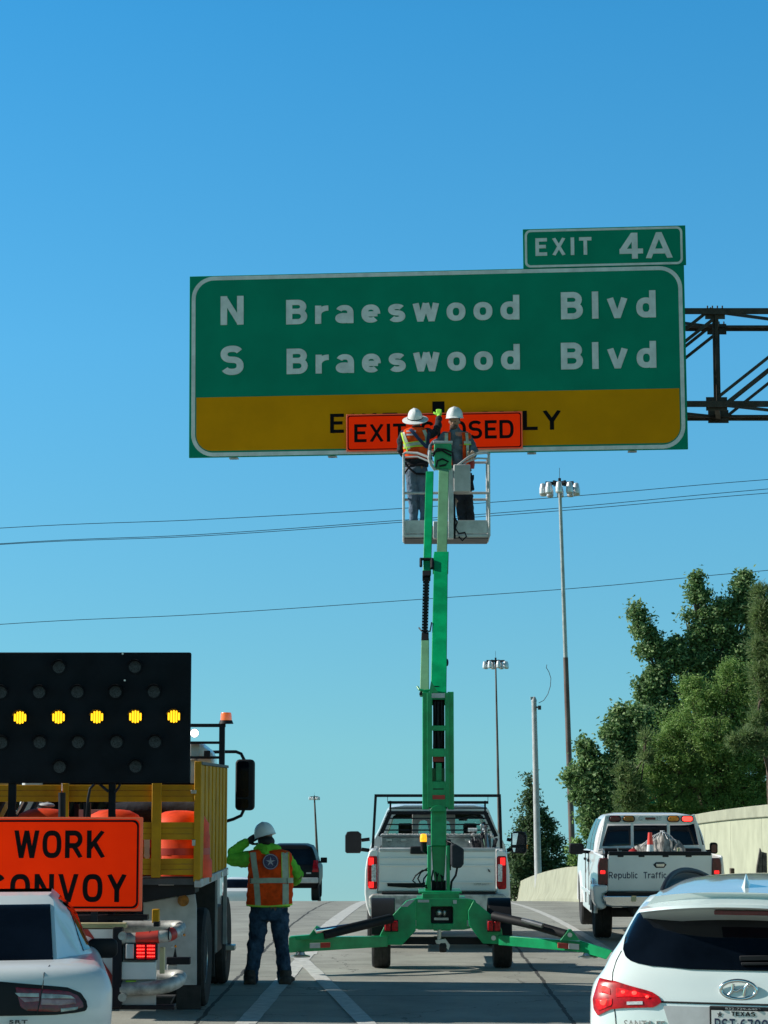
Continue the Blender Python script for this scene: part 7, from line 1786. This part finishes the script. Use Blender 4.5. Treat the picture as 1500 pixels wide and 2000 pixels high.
# ================================================================ people
def limb(k, F, pts, s, n=14):
    """pts: (px, py, depth, half width px[, half depth px])"""
    P = [F.p(q[0], q[1], q[2]) for q in pts]
    k.tube(P, 0, n, True, [((q[3]/s, (q[4] if len(q) > 4 else q[3])/s)) for q in pts])
    for q, c in ((pts[0], P[0]), (pts[-1], P[-1])):
        ra, rb = q[3]/s*0.97, (q[4] if len(q) > 4 else q[3])/s*0.97
        k.ell(c, (ra, rb, min(ra, rb) if ra < 0.11 else 0.03), 14, 8)
def hand(k, w, d, side, nrm, curl=0.5, sc=1.0, grow=0.0):
    """palm and five bent fingers: w wrist, d along the hand, side towards the thumb, nrm the way the fingers curl"""
    w, d, side, nrm = Vector(w), Vector(d).normalized(), Vector(side), Vector(nrm)
    side = (side - d*side.dot(d)).normalized(); nrm = d.cross(side).normalized() * (1 if d.cross(side).dot(nrm) > 0 else -1)
    L = 0.088*sc
    for o_ in (-0.026, -0.009, 0.009, 0.026):
        k.tube([w, w + d*L*0.5 + side*o_*0.8*sc, w + d*L + side*o_*sc], 0, 8, True, [0.020*sc+grow, 0.016*sc+grow, 0.0125*sc+grow])
    for o_, ln in ((0.028, 0.068), (0.0095, 0.078), (-0.0095, 0.072), (-0.027, 0.056)):
        p = w + d*L + side*o_*sc; pts = [p - d*0.012, p]; a = curl*0.5; dd_ = d
        for seg in (0.45, 0.30, 0.25):
            v = d*cos(a) + nrm*sin(a); p = p + v*ln*seg*sc; pts.append(p); a += curl*0.9
        k.tube(pts, 0, 8, True, [0.0095*sc+grow, 0.0095*sc+grow, 0.0088*sc+grow, 0.0082*sc+grow, 0.0062*sc+grow])
        k.ell(pts[-1], (0.0062*sc+grow,)*3, 6, 5)
    b = w + d*0.022*sc + side*0.022*sc
    t1 = b + (d*0.55 + side*0.85).normalized()*0.036*sc; t2 = t1 + (d*0.85 + side*0.45 + nrm*curl*0.6).normalized()*0.032*sc; t3 = t2 + (d*0.9 + nrm*curl).normalized()*0.022*sc
    k.tube([b, t1, t2, t3], 0, 8, True, [0.014*sc+grow, 0.0115*sc+grow, 0.0100*sc+grow, 0.0075*sc+grow]); k.ell(t3, (0.0075*sc+grow,)*3, 6, 5)
def head(k, c, r, fwd, up=(0,0,1)):
    """skull, jaw, nose, ears, brow, lips; c is the middle of the skull, r its half height"""
    c, f = Vector(c), Vector(fwd).normalized(); u = Vector(up); u = (u - f*u.dot(f)).normalized(); s = f.cross(u).normalized()
    R = Matrix((s, f, u)).transposed()
    k.ell(c + u*r*0.15, (r*0.68, r*0.86, r*0.80), 18, 12, R)
    k.ell(c - u*r*0.45 + f*r*0.22, (r*0.50, r*0.58, r*0.52), 16, 10, R)
    k.tube([c + f*r*0.86 + u*r*0.05, c + f*r*1.06 - u*r*0.22, c + f*r*0.88 - u*r*0.26], 0, 8, True, [r*0.08, r*0.13, r*0.10])
    k.ell(c + f*r*0.78 - u*r*0.48, (r*0.20, r*0.10, r*0.07), 10, 6, R)
    k.ell(c + f*r*0.74 + u*r*0.20, (r*0.42, r*0.12, r*0.09), 12, 6, R)
    for q in (-1, 1):
        k.ell(c + s*q*r*0.70 - u*r*0.02 - f*r*0.05, (r*0.07, r*0.15, r*0.22), 8, 8, R)
    return R
def hat_dome(k, c, r, R, ridge=True, brim=0.0, thick=0.006, front=0.0):
    c = Vector(c); rings = []
    for i in range(11):
        t = i/10*pi/2; ring = []
        for j in range(40):
            a = 2*pi*j/40; rad = cos(t)**0.8 if i < 10 else 0.02
            q = Vector((r[0]*rad*cos(a), r[1]*rad*sin(a), r[2]*sin(t)))
            if ridge and abs(q.x) < r[0]*0.22 : q.z += r[2]*0.05*(1 - abs(q.x)/(r[0]*0.22))
            ring.append(c + R @ q)
        rings.append(ring)
    k.loft(rings)
    if brim:
        rings = []
        for rad, dz in ((0.97, 0.004), (1.0, 0.012)): pass
        def rr2(m, dz): return [c + R @ Vector((r[0]*cos(a)*m + (brim*cos(a)), r[1]*sin(a)*m + brim*sin(a) + (front*max(0, sin(a))**2), dz)) for a in [2*pi*j/40 for j in range(40)]]
        def r0(dz): return [c + R @ Vector((r[0]*cos(a)*0.9, r[1]*sin(a)*0.9, dz)) for a in [2*pi*j/40 for j in range(40)]]
        k.loft([r0(0.012), rr2(1.0, -0.010), rr2(1.0, -0.016), r0(-0.002)])
def ringxy(F, py, xl, xr, dep, s, cy=0.0, n=36, pw=2.6, grow=0.0):
    a, b = F.p(xl, py, cy), F.p(xr, py, cy); cx, hw = (a.x+b.x)/2, (b.x-a.x)/2 + grow; z = (a.z+b.z)/2; R = []
    for i in range(n):
        t = 2*pi*i/n; c_, s_ = cos(t), sin(t)
        R.append((cx + hw*abs(c_)**(2/pw)*(1 if c_ > 0 else -1), cy + (dep+grow)*abs(s_)**(2/pw)*(1 if s_ > 0 else -1), z))
    return R
class Shell:
    """a garment body: rows (py, xl, xr, half depth)"""
    def __init__(s, F, rows, cy=0.0, pw=2.6): s.F, s.rows, s.cy, s.pw = F, rows, cy, pw
    def row(s, py):
        R = s.rows
        if py <= R[0][0]: return R[0][1:]
        for a, b in zip(R, R[1:]):
            if a[0] <= py <= b[0]:
                t = (py-a[0])/(b[0]-a[0]); return tuple(a[i] + (b[i]-a[i])*t for i in (1, 2, 3))
        return R[-1][1:]
    def build(s, name, m, par, grow=0.0):
        k = MB(); n = 24; y0, y1 = s.rows[0][0], s.rows[-1][0]; rings = []
        for i in range(n+1):
            py = y0 + (y1-y0)*i/n; xl, xr, d = s.row(py); rings.append(ringxy(s.F, py, xl, xr, d, 1, s.cy, 36, s.pw, grow + 0.005*sin(i*1.7)))
        k.loft(rings); return k.build(name, m, par, smooth=70)
    def strip(s, name, m, par, path, w, off=0.008, th=0.004, front=False):
        """band along px points on the back (or front) surface, w px wide"""
        pts = []
        for (xa, ya), (xb, yb) in zip(path, path[1:]):
            for i in range(8): t = i/8; pts.append((xa+(xb-xa)*t, ya+(yb-ya)*t, atan2(yb-ya, xb-xa)))
        pts.append((*path[-1], pts[-1][2])); vs = []
        sg = 1 if front else -1
        for x, y, a in pts:
            for e in (-1, 1):
                px, py = x - sin(a)*w/2*e, y + cos(a)*w/2*e
                xl, xr, d = s.row(py); A, B = s.F.p(xl, py, s.cy), s.F.p(xr, py, s.cy); cx, hw = (A.x+B.x)/2, (B.x-A.x)/2
                q = s.F.p(px, py, s.cy); t = max(-0.985, min(0.985, (q.x-cx)/hw))
                yy = s.cy + sg*(d+off)*(1 - abs(t)**s.pw)**(1/s.pw); xx = cx + t*(hw+off)
                vs.append((xx, yy, q.z)); vs.append((xx*1.0, yy - sg*th*1.5 , q.z))
        n = len(pts); fs = []
        for i in range(n-1):
            b = i*4; c = b+4
            fs += [(b, b+2, c+2, c), (b+1, c+1, c+3, b+3), (b, c, c+1, b+1), (b+2, b+3, c+3, c+2)]
        fs += [(0, 1, 3, 2), (n*4-4, n*4-2, n*4-1, n*4-3)]
        k = MB(); k.add(vs, fs); return k.build(name, m, par, smooth=60)
def star_badge(F, par, px, py, r, yb):
    q = F.p(px, py, yb); k = MB(); k.prism([(q.x + r*cos(a), q.z + r*sin(a)) for a in [2*pi*i/28 for i in range(28)]], yb-0.004, yb+0.012); b = k.build('badge', MATS['badge purple'], par, smooth=0)
    k = MB(); k.ring([(q.x + r*0.93*cos(a), q.z + r*0.93*sin(a)) for a in [2*pi*i/28 for i in range(28)]], [(q.x + r*0.86*cos(a), q.z + r*0.86*sin(a)) for a in [2*pi*i/28 for i in range(28)]], yb-0.007, yb-0.003); k.build('badge_ring', MATS['badge pale'], b, smooth=0)
    k = MB(); k.prism(star(q.x, q.z, r*0.62, 0.30, 5, pi/2), yb-0.008, yb-0.003); k.build('badge_star', MATS['badge pale'], b, smooth=0)
    return b
# ---------------------------------------------------------------- worker standing on the road
Yp = gy(1921)
pr = thing('person', 'worker in orange vest and green hoodie standing on the road, hand at his hat', 'person', (gx(524, Yp), Yp, 0), 0.0)
F = Frame(pr); s = FPX / (Yp * 0.995)
body = MB()
hc = F.p(518, 1637, 0.03)
fwd = Vector((-0.35, 1, 0.12)); R = head(body, hc, 0.118, fwd, (0.08, 0, 1))
limb(body, F, [(519,1648,0.0,9,9),(520,1660,0,10,10)], s)
limb(body, F, [(521,1663,0,30,14),(524,1690,0,36,18),(526,1730,0,36,20),(526,1775,0,35,20),(525,1795,0,34,20)], s, 20)
limb(body, F, [(505,1790,0,16,17),(502,1845,0.01,11.5,12),(492,1905,0,7,8),(491,1916,0,7,8)], s)
limb(body, F, [(547,1790,0,16,17),(549,1845,0.01,11.5,12),(555,1905,0,7,8),(556,1916,0,7,8)], s)
limb(body, F, [(490,1672,0.02,11),(449,1680,0.10,8.5),(466,1656,0.12,7),(484,1643,0.10,5)], s)
limb(body, F, [(558,1672,0,11),(583,1712,0.03,8.5),(574,1722,0.22,7),(556,1722,0.34,5)], s)
wr = F.p(483, 1644, 0.10); hand(body, wr, F.p(502,1633,0.09) - wr, (0,-0.2,-1), (0.2,1,0.2), 0.5)
wr2 = F.p(557, 1722, 0.34); hand(body, wr2, Vector((-0.7,0.6,0.3)), (0.2,0,1), (-0.4,-0.4,0), 0.9)
remesh(body, 'body', MATS['skin'], pr, 0.007, 1)
k = MB(); limb(k, F, [(525,1770,0,36,21),(525,1795,0,37,22)], s, 20)
limb(k, F, [(506,1786,0,19,20),(504,1815,0,18,18),(500,1848,0.01,15,15.5),(495,1880,0.0,14,14.5),(491.5,1900,0,14,14),(490.5,1906,0,13.5,9)], s)
limb(k, F, [(545,1786,0,20,20),(547,1815,0,17.5,18),(550,1848,0.01,13.5,15.5),(554,1880,0.0,13.5,14.5),(555.5,1900,0,13.5,14),(556,1906,0,13.5,9)], s)
for c_, yy in ((491,1901),(555.5,1900)):
    for dy_ in (0, 7): limb(k, F, [(c_-1, yy+dy_, 0, 14.5, 14.5), (c_+1, yy+dy_+2.5, 0, 14.0, 14.5)], s)
limb(k, F, [(497,1844,-0.01,15.5,16),(502,1852,0,15,15.5)], s)
remesh(k, 'jeans', MATS['jeans'], pr, 0.008, 3)
for c_, x2 in ((489,482), (557,567)):
    k = MB(); limb(k, F, [(c_,1904,0.0,11,11),(c_,1916,-0.01,12,12)], s); q = F.p(c_, 1922, 0.0)
    k.tube([(q.x, -0.09, 0.045), (q.x + (x2-c_)/s*0.5, 0.05, 0.05), (q.x + (x2-c_)/s, 0.19, 0.035)], 0, 12, True, [(0.064,0.045), (0.066,0.05), (0.050,0.032)]); k.ell((q.x + (x2-c_)/s, 0.19, 0.035), (0.050,0.04,0.032)); k.ell((q.x, -0.09, 0.042), (0.072,0.06,0.050)); k.box(q.x-0.07, q.x+0.07, -0.13, 0.16, 0.0, 0.03); k.tube([(q.x,-0.05,0.03),(q.x,-0.03,0.15)], 0.070, 12)
    o = remesh(k, 'boot', MATS['boot'], pr, 0.008, 2)
k = MB()
limb(k, F, [(521,1661,0,24,16),(522,1672,0,38,20),(526,1700,0,40,22),(526,1745,0,40,22),(526,1770,0,40,23)], s, 22)
limb(k, F, [(496,1676,0.01,18,16),(470,1680,0.06,15.5,15),(452,1677,0.10,13,13),(456,1666,0.12,12.5,12),(470,1653,0.12,10.5,10),(480,1646,0.10,8.5,8.5)], s)
limb(k, F, [(554,1676,0,17,16),(569,1694,0.02,14.5,14.5),(580,1709,0.04,12.5,13),(578,1717,0.12,12,12),(568,1721,0.24,11,11),(558,1722,0.32,8,8)], s)
limb(k, F, [(504,1658,-0.02,9,9),(511,1655,-0.06,9,9),(522,1658,-0.11,10,8),(534,1655,-0.06,9,9),(541,1658,-0.02,9,9)], s)
limb(k, F, [(514,1662,-0.10,8,5),(523,1668,-0.13,7,4)], s)
remesh(k, 'hoodie', MATS['lime cloth'], pr, 0.008, 3)
V = Shell(F, [(1658,500,548,0.09),(1661,487,562,0.125),(1668,484,571,0.145),(1690,484.5,573,0.150),(1720,484,573,0.150),(1750,481.5,572,0.152),(1768,481,570,0.155)])
vest = V.build('vest', MATS['vest orange'], pr)
rs2 = MATS['reflective strip']
V.strip('reflective_strip', rs2, vest, [(490,1720),(526,1718.5),(572,1719)], 10)
V.strip('reflective_strip', rs2, vest, [(496,1664),(499,1690),(503,1715)], 11); V.strip('reflective_strip', rs2, vest, [(503,1725),(505,1750),(506,1767)], 11)
V.strip('reflective_strip', rs2, vest, [(556,1664),(557,1690),(558,1714)], 11.5); V.strip('reflective_strip', rs2, vest, [(558,1725),(558,1750),(558,1766)], 11.5)
for a in ((563,1664,565,1714), (550,1664,551,1714)): V.strip('trim', MATS['lime trim'], vest, [(a[0],a[1]),(a[2],a[3])], 1.2, 0.010)
V.strip('trim', MATS['lime trim'], vest, [(484,1767.5),(526,1769),(570,1766)], 3, 0.012)
V.strip('pocket_seam', MATS['seam'], vest, [(492,1724),(492,1712)], 1.0, 0.013); V.strip('pocket_seam', MATS['seam'], vest, [(561,1726),(560,1714)], 1.0, 0.013)
star_badge(F, vest, 528.5, 1683, 0.092, -0.160)
k = MB(); q = F.p(519, 1649, 0.0); 
k.ell(F.p(520, 1643, -0.01), (0.100, 0.112, 0.075), 18, 10, R); remesh(k, 'hair', MATS['hair'], pr, 0.008, 2)
k = MB(); c = F.p(517.5, 1631, 0.02); tilt = Matrix.Rotation(radians(-14), 3, 'Y') @ Matrix.Rotation(radians(19), 3, 'Z') @ Matrix.Rotation(radians(-4), 3, 'X')
hat_dome(k, c, (0.122, 0.148, 0.150), tilt, True, 0.006, front=0.055); k.build('hard_hat', MATS['hat white'], pr, smooth=60)
k = MB(); k.tube([F.p(500,1640,0.09), F.p(512,1647,0.12), F.p(530,1645,0.12), F.p(538,1636,0.1)], 0.006, 6); 
k = MB(); wr = F.p(483,1644,0.10); hand(k, wr, F.p(502,1633,0.09) - wr, (0,-0.2,-1), (0.2,1,0.2), 0.5, 1.08, 0.003); k.tube([F.p(478,1649,0.11), wr], 0.034, 10); remesh(k, 'glove', MATS['glove dark'], pr, 0.006, 1)

# ---------------------------------------------------------------- the two workers in the basket
base = Vector(rl.location) + Frame(rl).W @ Vector((0, BASK['bd'] + 0.36, BASK['zf']))
def wroot(label, px):
    q = Frame(rl).p(px, 1000, BASK['bd'] + 0.36); w = Vector(rl.location) + Frame(rl).W @ Vector((q.x, BASK['bd'] + 0.36, BASK['zf']))
    t = thing('person', label, 'person', tuple(w), 0.0); return t, Frame(t)
# left: back turned, right arm up on the sign
pa, F = wroot('worker in a wide brimmed white hat, back turned, left side of the basket', 812)
s = FPX / (pa.location.y * 1.0)
zfl = 0.0
def foot(px): return F.p(px, 1040, 0.0)
body = MB(); hc = F.p(813, 822, 0.02); R = head(body, hc, 0.115, Vector((0.15, 1, 0.05)), (0.12, 0.1, 1))
limb(body, F, [(813,829,0,7,7),(814,838,0,7.5,7.5)], s)
limb(body, F, [(812,842,0,21,10),(812,865,0,23,13),(812,890,0,21,13),(813,915,0,21,13),(813,925,0,20,13)], s, 20)
fl_ = F.p(808, 1036, 0).z
def leg(kk, pts): 
    P = [F.p(a, b, d) for a, b, d, r_ in pts]; P[-1].z = max(0.06, P[-1].z) if True else 0
    kk.tube(P, 0, 14, True, [p[3]/s for p in pts]); kk.ell(P[-1], (pts[-1][3]/s,)*3)
leg(body, [(803,925,0,10),(806,975,0.01,8),(808,1020,0,5.5),(808,1034,0,5)]); leg(body, [(823,925,0,10),(827,975,0.01,8),(829,1020,0,5.5),(829,1034,0,5)])
limb(body, F, [(836,845,0.02,7),(852,843,0.10,5.5),(857,825,0.30,4.6),(858,812,0.42,4)], s)
limb(body, F, [(788,848,0.0,7),(783,872,-0.02,5.5),(787,888,0.05,4.6),(792,893,0.1,4)], s)
wr = F.p(858,812,0.42); hand(body, wr, F.p(857,799,0.50)-wr, (-1,0,0), (0,1,0.1), 0.55)
wr3 = F.p(792,893,0.1); hand(body, wr3, Vector((0.3,0.7,-0.3)), (0.6,0,0.5), (0,0,-1), 0.9)
remesh(body, 'body', MATS['skin light'], pa, 0.007, 1)
k = MB(); limb(k, F, [(812,908,0,22,14),(813,925,0,22.5,15)], s, 20)
leg(k, [(804,922,0,12.5),(805,950,0.01,12),(807,980,0.01,10),(808,1010,0,9),(808,1030,0,9)]); leg(k, [(823,922,0,12),(825,950,0.01,11),(827,980,0.01,9.5),(829,1010,0,9),(829,1030,0,9)])
remesh(k, 'jeans', MATS['jeans light'], pa, 0.008, 3)
for c_ in (808, 829):
    q = F.p(c_, 1036, 0); k = MB(); k.tube([(q.x, -0.09, 0.05), (q.x, 0.05, 0.055), (q.x, 0.19, 0.035)], 0, 12, True, [(0.05,0.045), (0.052,0.05), (0.04,0.03)]); k.ell((q.x, 0.19, 0.035), (0.04,0.04,0.03)); k.ell((q.x,-0.09,0.05),(0.05,0.03,0.045)); k.cyl((q.x,-0.04,0.05),(q.x,-0.02,0.16),0.055,0.06); remesh(k, 'boot', MATS['boot'], pa, 0.009, 2)
k = MB()
limb(k, F, [(813,838,0,12,9),(812,846,0,25,12),(812,866,0,26,14),(812,890,0,24,14),(813,912,0,24,15)], s, 22)
limb(k, F, [(832,846,0.0,11),(845,847,0.06,9),(853,842,0.12,8),(856,828,0.26,7),(858,817,0.38,6)], s)
limb(k, F, [(790,848,0.0,10),(783,865,-0.02,8.5),(783,878,0.0,7.5),(788,888,0.05,6.5)], s)
remesh(k, 'shirt', MATS['dark cloth'], pa, 0.008, 3)
V = Shell(F, [(836,800,826,0.07),(840,790,834,0.10),(848,784,838,0.12),(866,785,838,0.125),(885,789,837,0.125),(897,791,836,0.125)])
vest = V.build('vest', MATS['vest orange'], pa, 0.012)
for pth, w_ in (([(789,846),(793,860),(798,872),(800,880)], 5), ([(790,873),(812,869),(836,868)], 6), ([(826,842),(831,855),(832,868)], 6)):
    V.strip('reflective_strip', rs2, vest, pth, w_, 0.020)
V.strip('trim', MATS['lime trim'], vest, [(786,846),(790,862),(795,876),(797,884)], 2.2, 0.022); V.strip('trim', MATS['lime trim'], vest, [(790,877.5),(812,874),(836,873)], 2.2, 0.022); V.strip('trim', MATS['lime trim'], vest, [(790,869),(812,865.5),(836,864)], 1.6, 0.022)
V.strip('badge', MATS['badge pale'], vest, [(795,848),(812,848)], 10, 0.018)
V.strip('harness_strap', MATS['strap navy'], vest, [(802,840),(815,858),(830,876)], 6, 0.030); V.strip('harness_strap', MATS['strap navy'], vest, [(835,842),(833,860),(831,878)], 5.5, 0.030)
k = MB()
for pts in ([(790,903,-.13),(800,915,-.15),(812,925,-.15)], [(789,925,-.1),(800,910,-.15),(834,905,-.14)], [(812,925,-.15),(830,926,-.12)]):
    F.tube(k, pts, 0.018, 6)
k.build('leg_strap', MATS['black metal'], pa)
# wide brimmed hard hat, tilted forward
c = F.p(811, 818, 0.0); tilt = Matrix.Rotation(radians(-8), 3, 'Y') @ Matrix.Rotation(radians(6), 3, 'Z') @ Matrix.Rotation(radians(27), 3, 'X')
k = MB(); hat_dome(k, c, (0.112, 0.135, 0.155), tilt, True, 0.0); hh = k.build('hard_hat', MATS['hat white'], pa, smooth=60)
k = MB(); hat_dome(k, c - tilt @ Vector((0,0,0.004)), (0.118, 0.140, 0.02), tilt, False, 0.075); k.build('brim', MATS['hat white'], hh, smooth=60)
k = MB(); k.loft([[c + tilt @ Vector((0.1145*m*cos(a), 0.1375*m*sin(a), z)) for a in [2*pi*i/36 for i in range(36)]] for z, m in ((0.010,1.0),(0.024,1.0))]); k.build('hat_band', MATS['black metal'], hh)
k = MB(); hand(k, F.p(858,812,0.42), F.p(857,799,0.50)-F.p(858,812,0.42), (-1,0,0), (0,1,0.1), 0.55, 1.12, 0.004); k.tube([F.p(858,818,0.37), F.p(858,811,0.43)], 0.033, 10); remesh(k, 'glove', MATS['glove lime'], pa, 0.006, 1)
# right: facing the camera, working the controls
pb, F = wroot('worker in white hard hat and grey shirt facing the camera in the basket', 892)
body = MB(); hc = F.p(887.5, 824, 0.0); Rb = head(body, hc, 0.115, Vector((-0.22, -1, -0.22)), (0, -0.2, 1))
limb(body, F, [(889,833,0,7.5,7.5),(890,842,0,8,8)], s)
limb(body, F, [(890,846,0,22,11),(892,868,0,23,13),(893,892,0,21,13),(896,915,0,21,13),(900,928,0,20,13)], s, 20)
leg(body, [(892,928,0,10),(896,975,-0.01,8),(900,1020,0,5.5),(900,1034,0,5)]); leg(body, [(911,928,0,10),(914,975,-0.01,8),(917,1020,0,5.5),(917,1034,0,5)])
limb(body, F, [(868,850,0,7),(856,872,-0.08,5.5),(858,890,-0.26,4.6),(862,895,-0.34,4)], s)
limb(body, F, [(912,850,0,7),(926,878,-0.06,5.5),(922,893,-0.20,4.6),(920,892,-0.28,4)], s)
wr5, wr6 = F.p(862,895,-0.34), F.p(919,893,-0.28)
hand(body, wr5, Vector((0.5,-0.6,0.1)), (0.2,0.3,1), (0,0,-1), 0.8); hand(body, wr6, Vector((0.35,-0.7,0.45)), (-0.8,0,0.4), (0,0,-1), 0.5)
remesh(body, 'body', MATS['skin light'], pb, 0.007, 1)
k = MB()
for q in (-1, 1):
    e = hc + Rb @ Vector((q*0.030, 0.098, 0.008)); k.ell(e, (0.013, 0.008, 0.007), 10, 6, Rb)
    k.build('eye', MATS['hair'], pb); k = MB()
k = MB(); k.ell(hc + Rb @ Vector((0, 0.052, -0.070)), (0.062, 0.060, 0.050), 16, 10, Rb); remesh(k, 'beard', mat('beard', (0.10,0.06,0.045), 0.9, var=0.3, vscale=40), pb, 0.008, 2)
k = MB(); k.ell(hc + Rb @ Vector((0, -0.018, 0.03)), (0.085, 0.092, 0.085), 16, 10, Rb); remesh(k, 'hair', MATS['hair'], pb, 0.008, 2)
k = MB(); limb(k, F, [(896,908,0,22,14),(900,925,0,22.5,15)], s, 20)
leg(k, [(892,924,0,12),(896,955,-0.01,11),(900,985,-0.01,9.5),(902,1010,0,9),(902,1030,0,9)]); leg(k, [(910,924,0,12),(911,955,-0.01,11),(915,985,-0.01,10),(918,1010,0,9),(918,1030,0,9)])
remesh(k, 'jeans', MATS['dark cloth'], pb, 0.008, 3)
for c_ in (901, 918):
    q = F.p(c_, 1036, 0); k = MB(); k.tube([(q.x, 0.09, 0.05), (q.x, -0.05, 0.055), (q.x, -0.19, 0.035)], 0, 12, True, [(0.05,0.045), (0.052,0.05), (0.04,0.03)]); k.ell((q.x, -0.19, 0.035), (0.04,0.04,0.03)); k.ell((q.x,0.09,0.05),(0.05,0.03,0.045)); k.cyl((q.x,0.04,0.05),(q.x,0.02,0.16),0.055,0.06); remesh(k, 'boot', MATS['boot'], pb, 0.009, 2)
k = MB()
limb(k, F, [(889,841,0,12,9),(890,850,0,25,12),(892,870,0,26,14),(893,892,0,24,14),(896,914,0,24,15)], s, 22)
limb(k, F, [(870,852,0,10.5),(860,866,-0.04,9),(856,876,-0.10,8),(858,888,-0.24,7),(861,893,-0.30,6.5)], s)
limb(k, F, [(910,852,0,10.5),(920,868,-0.03,9),(926,880,-0.08,8),(923,890,-0.18,7)], s)
remesh(k, 'shirt', MATS['grey cloth'], pb, 0.008, 3)
V = Shell(F, [(840,874,906,0.07),(845,865,915,0.10),(852,862,920,0.130),(870,863,921,0.135),(892,866,920,0.135),(912,871,921,0.14)])
vo = MATS['vest orange']; 
v0 = V.strip('vest', vo, pb, [(872,846),(871,870),(873,895),(876,912)], 17, 0.014, 0.008); 
v1 = V.strip('vest', vo, pb, [(909,846),(911,870),(911,895),(913,912)], 17, 0.014, 0.008)
V.strip('reflective_strip', rs2, v0, [(873,848),(873,870),(875,895)], 6, 0.020); V.strip('reflective_strip', rs2, v1, [(909,848),(911,870),(911,895)], 5, 0.020)
V.strip('reflective_strip', rs2, v1, [(904,867),(917,866)], 5, 0.024); V.strip('trim', MATS['lime trim'], v1, [(904,871),(917,870)], 2, 0.026)
V.strip('vest', vo, pb, [(868,846),(890,848),(914,846),(915,880),(915,910)], 8, 0.014, 0.008, front=True)
k = MB(); q = F.p(921, 906, -0.05); k.tube([q + Vector((0,0,0.07)), q, q - Vector((0,0,0.07))], 0, 10, True, [0.04, 0.05, 0.04]); k.build('red_pouch', MATS['dull red'], pb, smooth=60)
k = MB(); F.prism(k, [(919,928),(926,927),(926,935),(924,940),(927,956),(921,957),(919,950)], -0.05, 0.08); k.build('tool_pouch', MATS['dark cloth'], pb, bevel=0.01)
for w_, d_, s_2, n_2, cl in ((wr6, Vector((0.35,-0.7,0.45)), (-0.8,0,0.4), (0,0,-1), 0.5),):
    k = MB(); hand(k, w_, d_, s_2, n_2, cl, 1.1, 0.003); k.tube([w_ - d_.normalized()*0.05, w_], 0.033, 10); remesh(k, 'glove', mat('leather glove', (0.30,0.24,0.18), 0.8, var=0.2, vscale=30), pb, 0.006, 1)
c = F.p(888, 815, 0.0); tilt = Matrix.Rotation(radians(180-12), 3, 'Z') @ Matrix.Rotation(radians(-8), 3, 'X')
k = MB(); hat_dome(k, c, (0.125, 0.145, 0.155), tilt, True, 0.008, front=0.06); k.build('hard_hat', MATS['hat white'], pb, smooth=60)
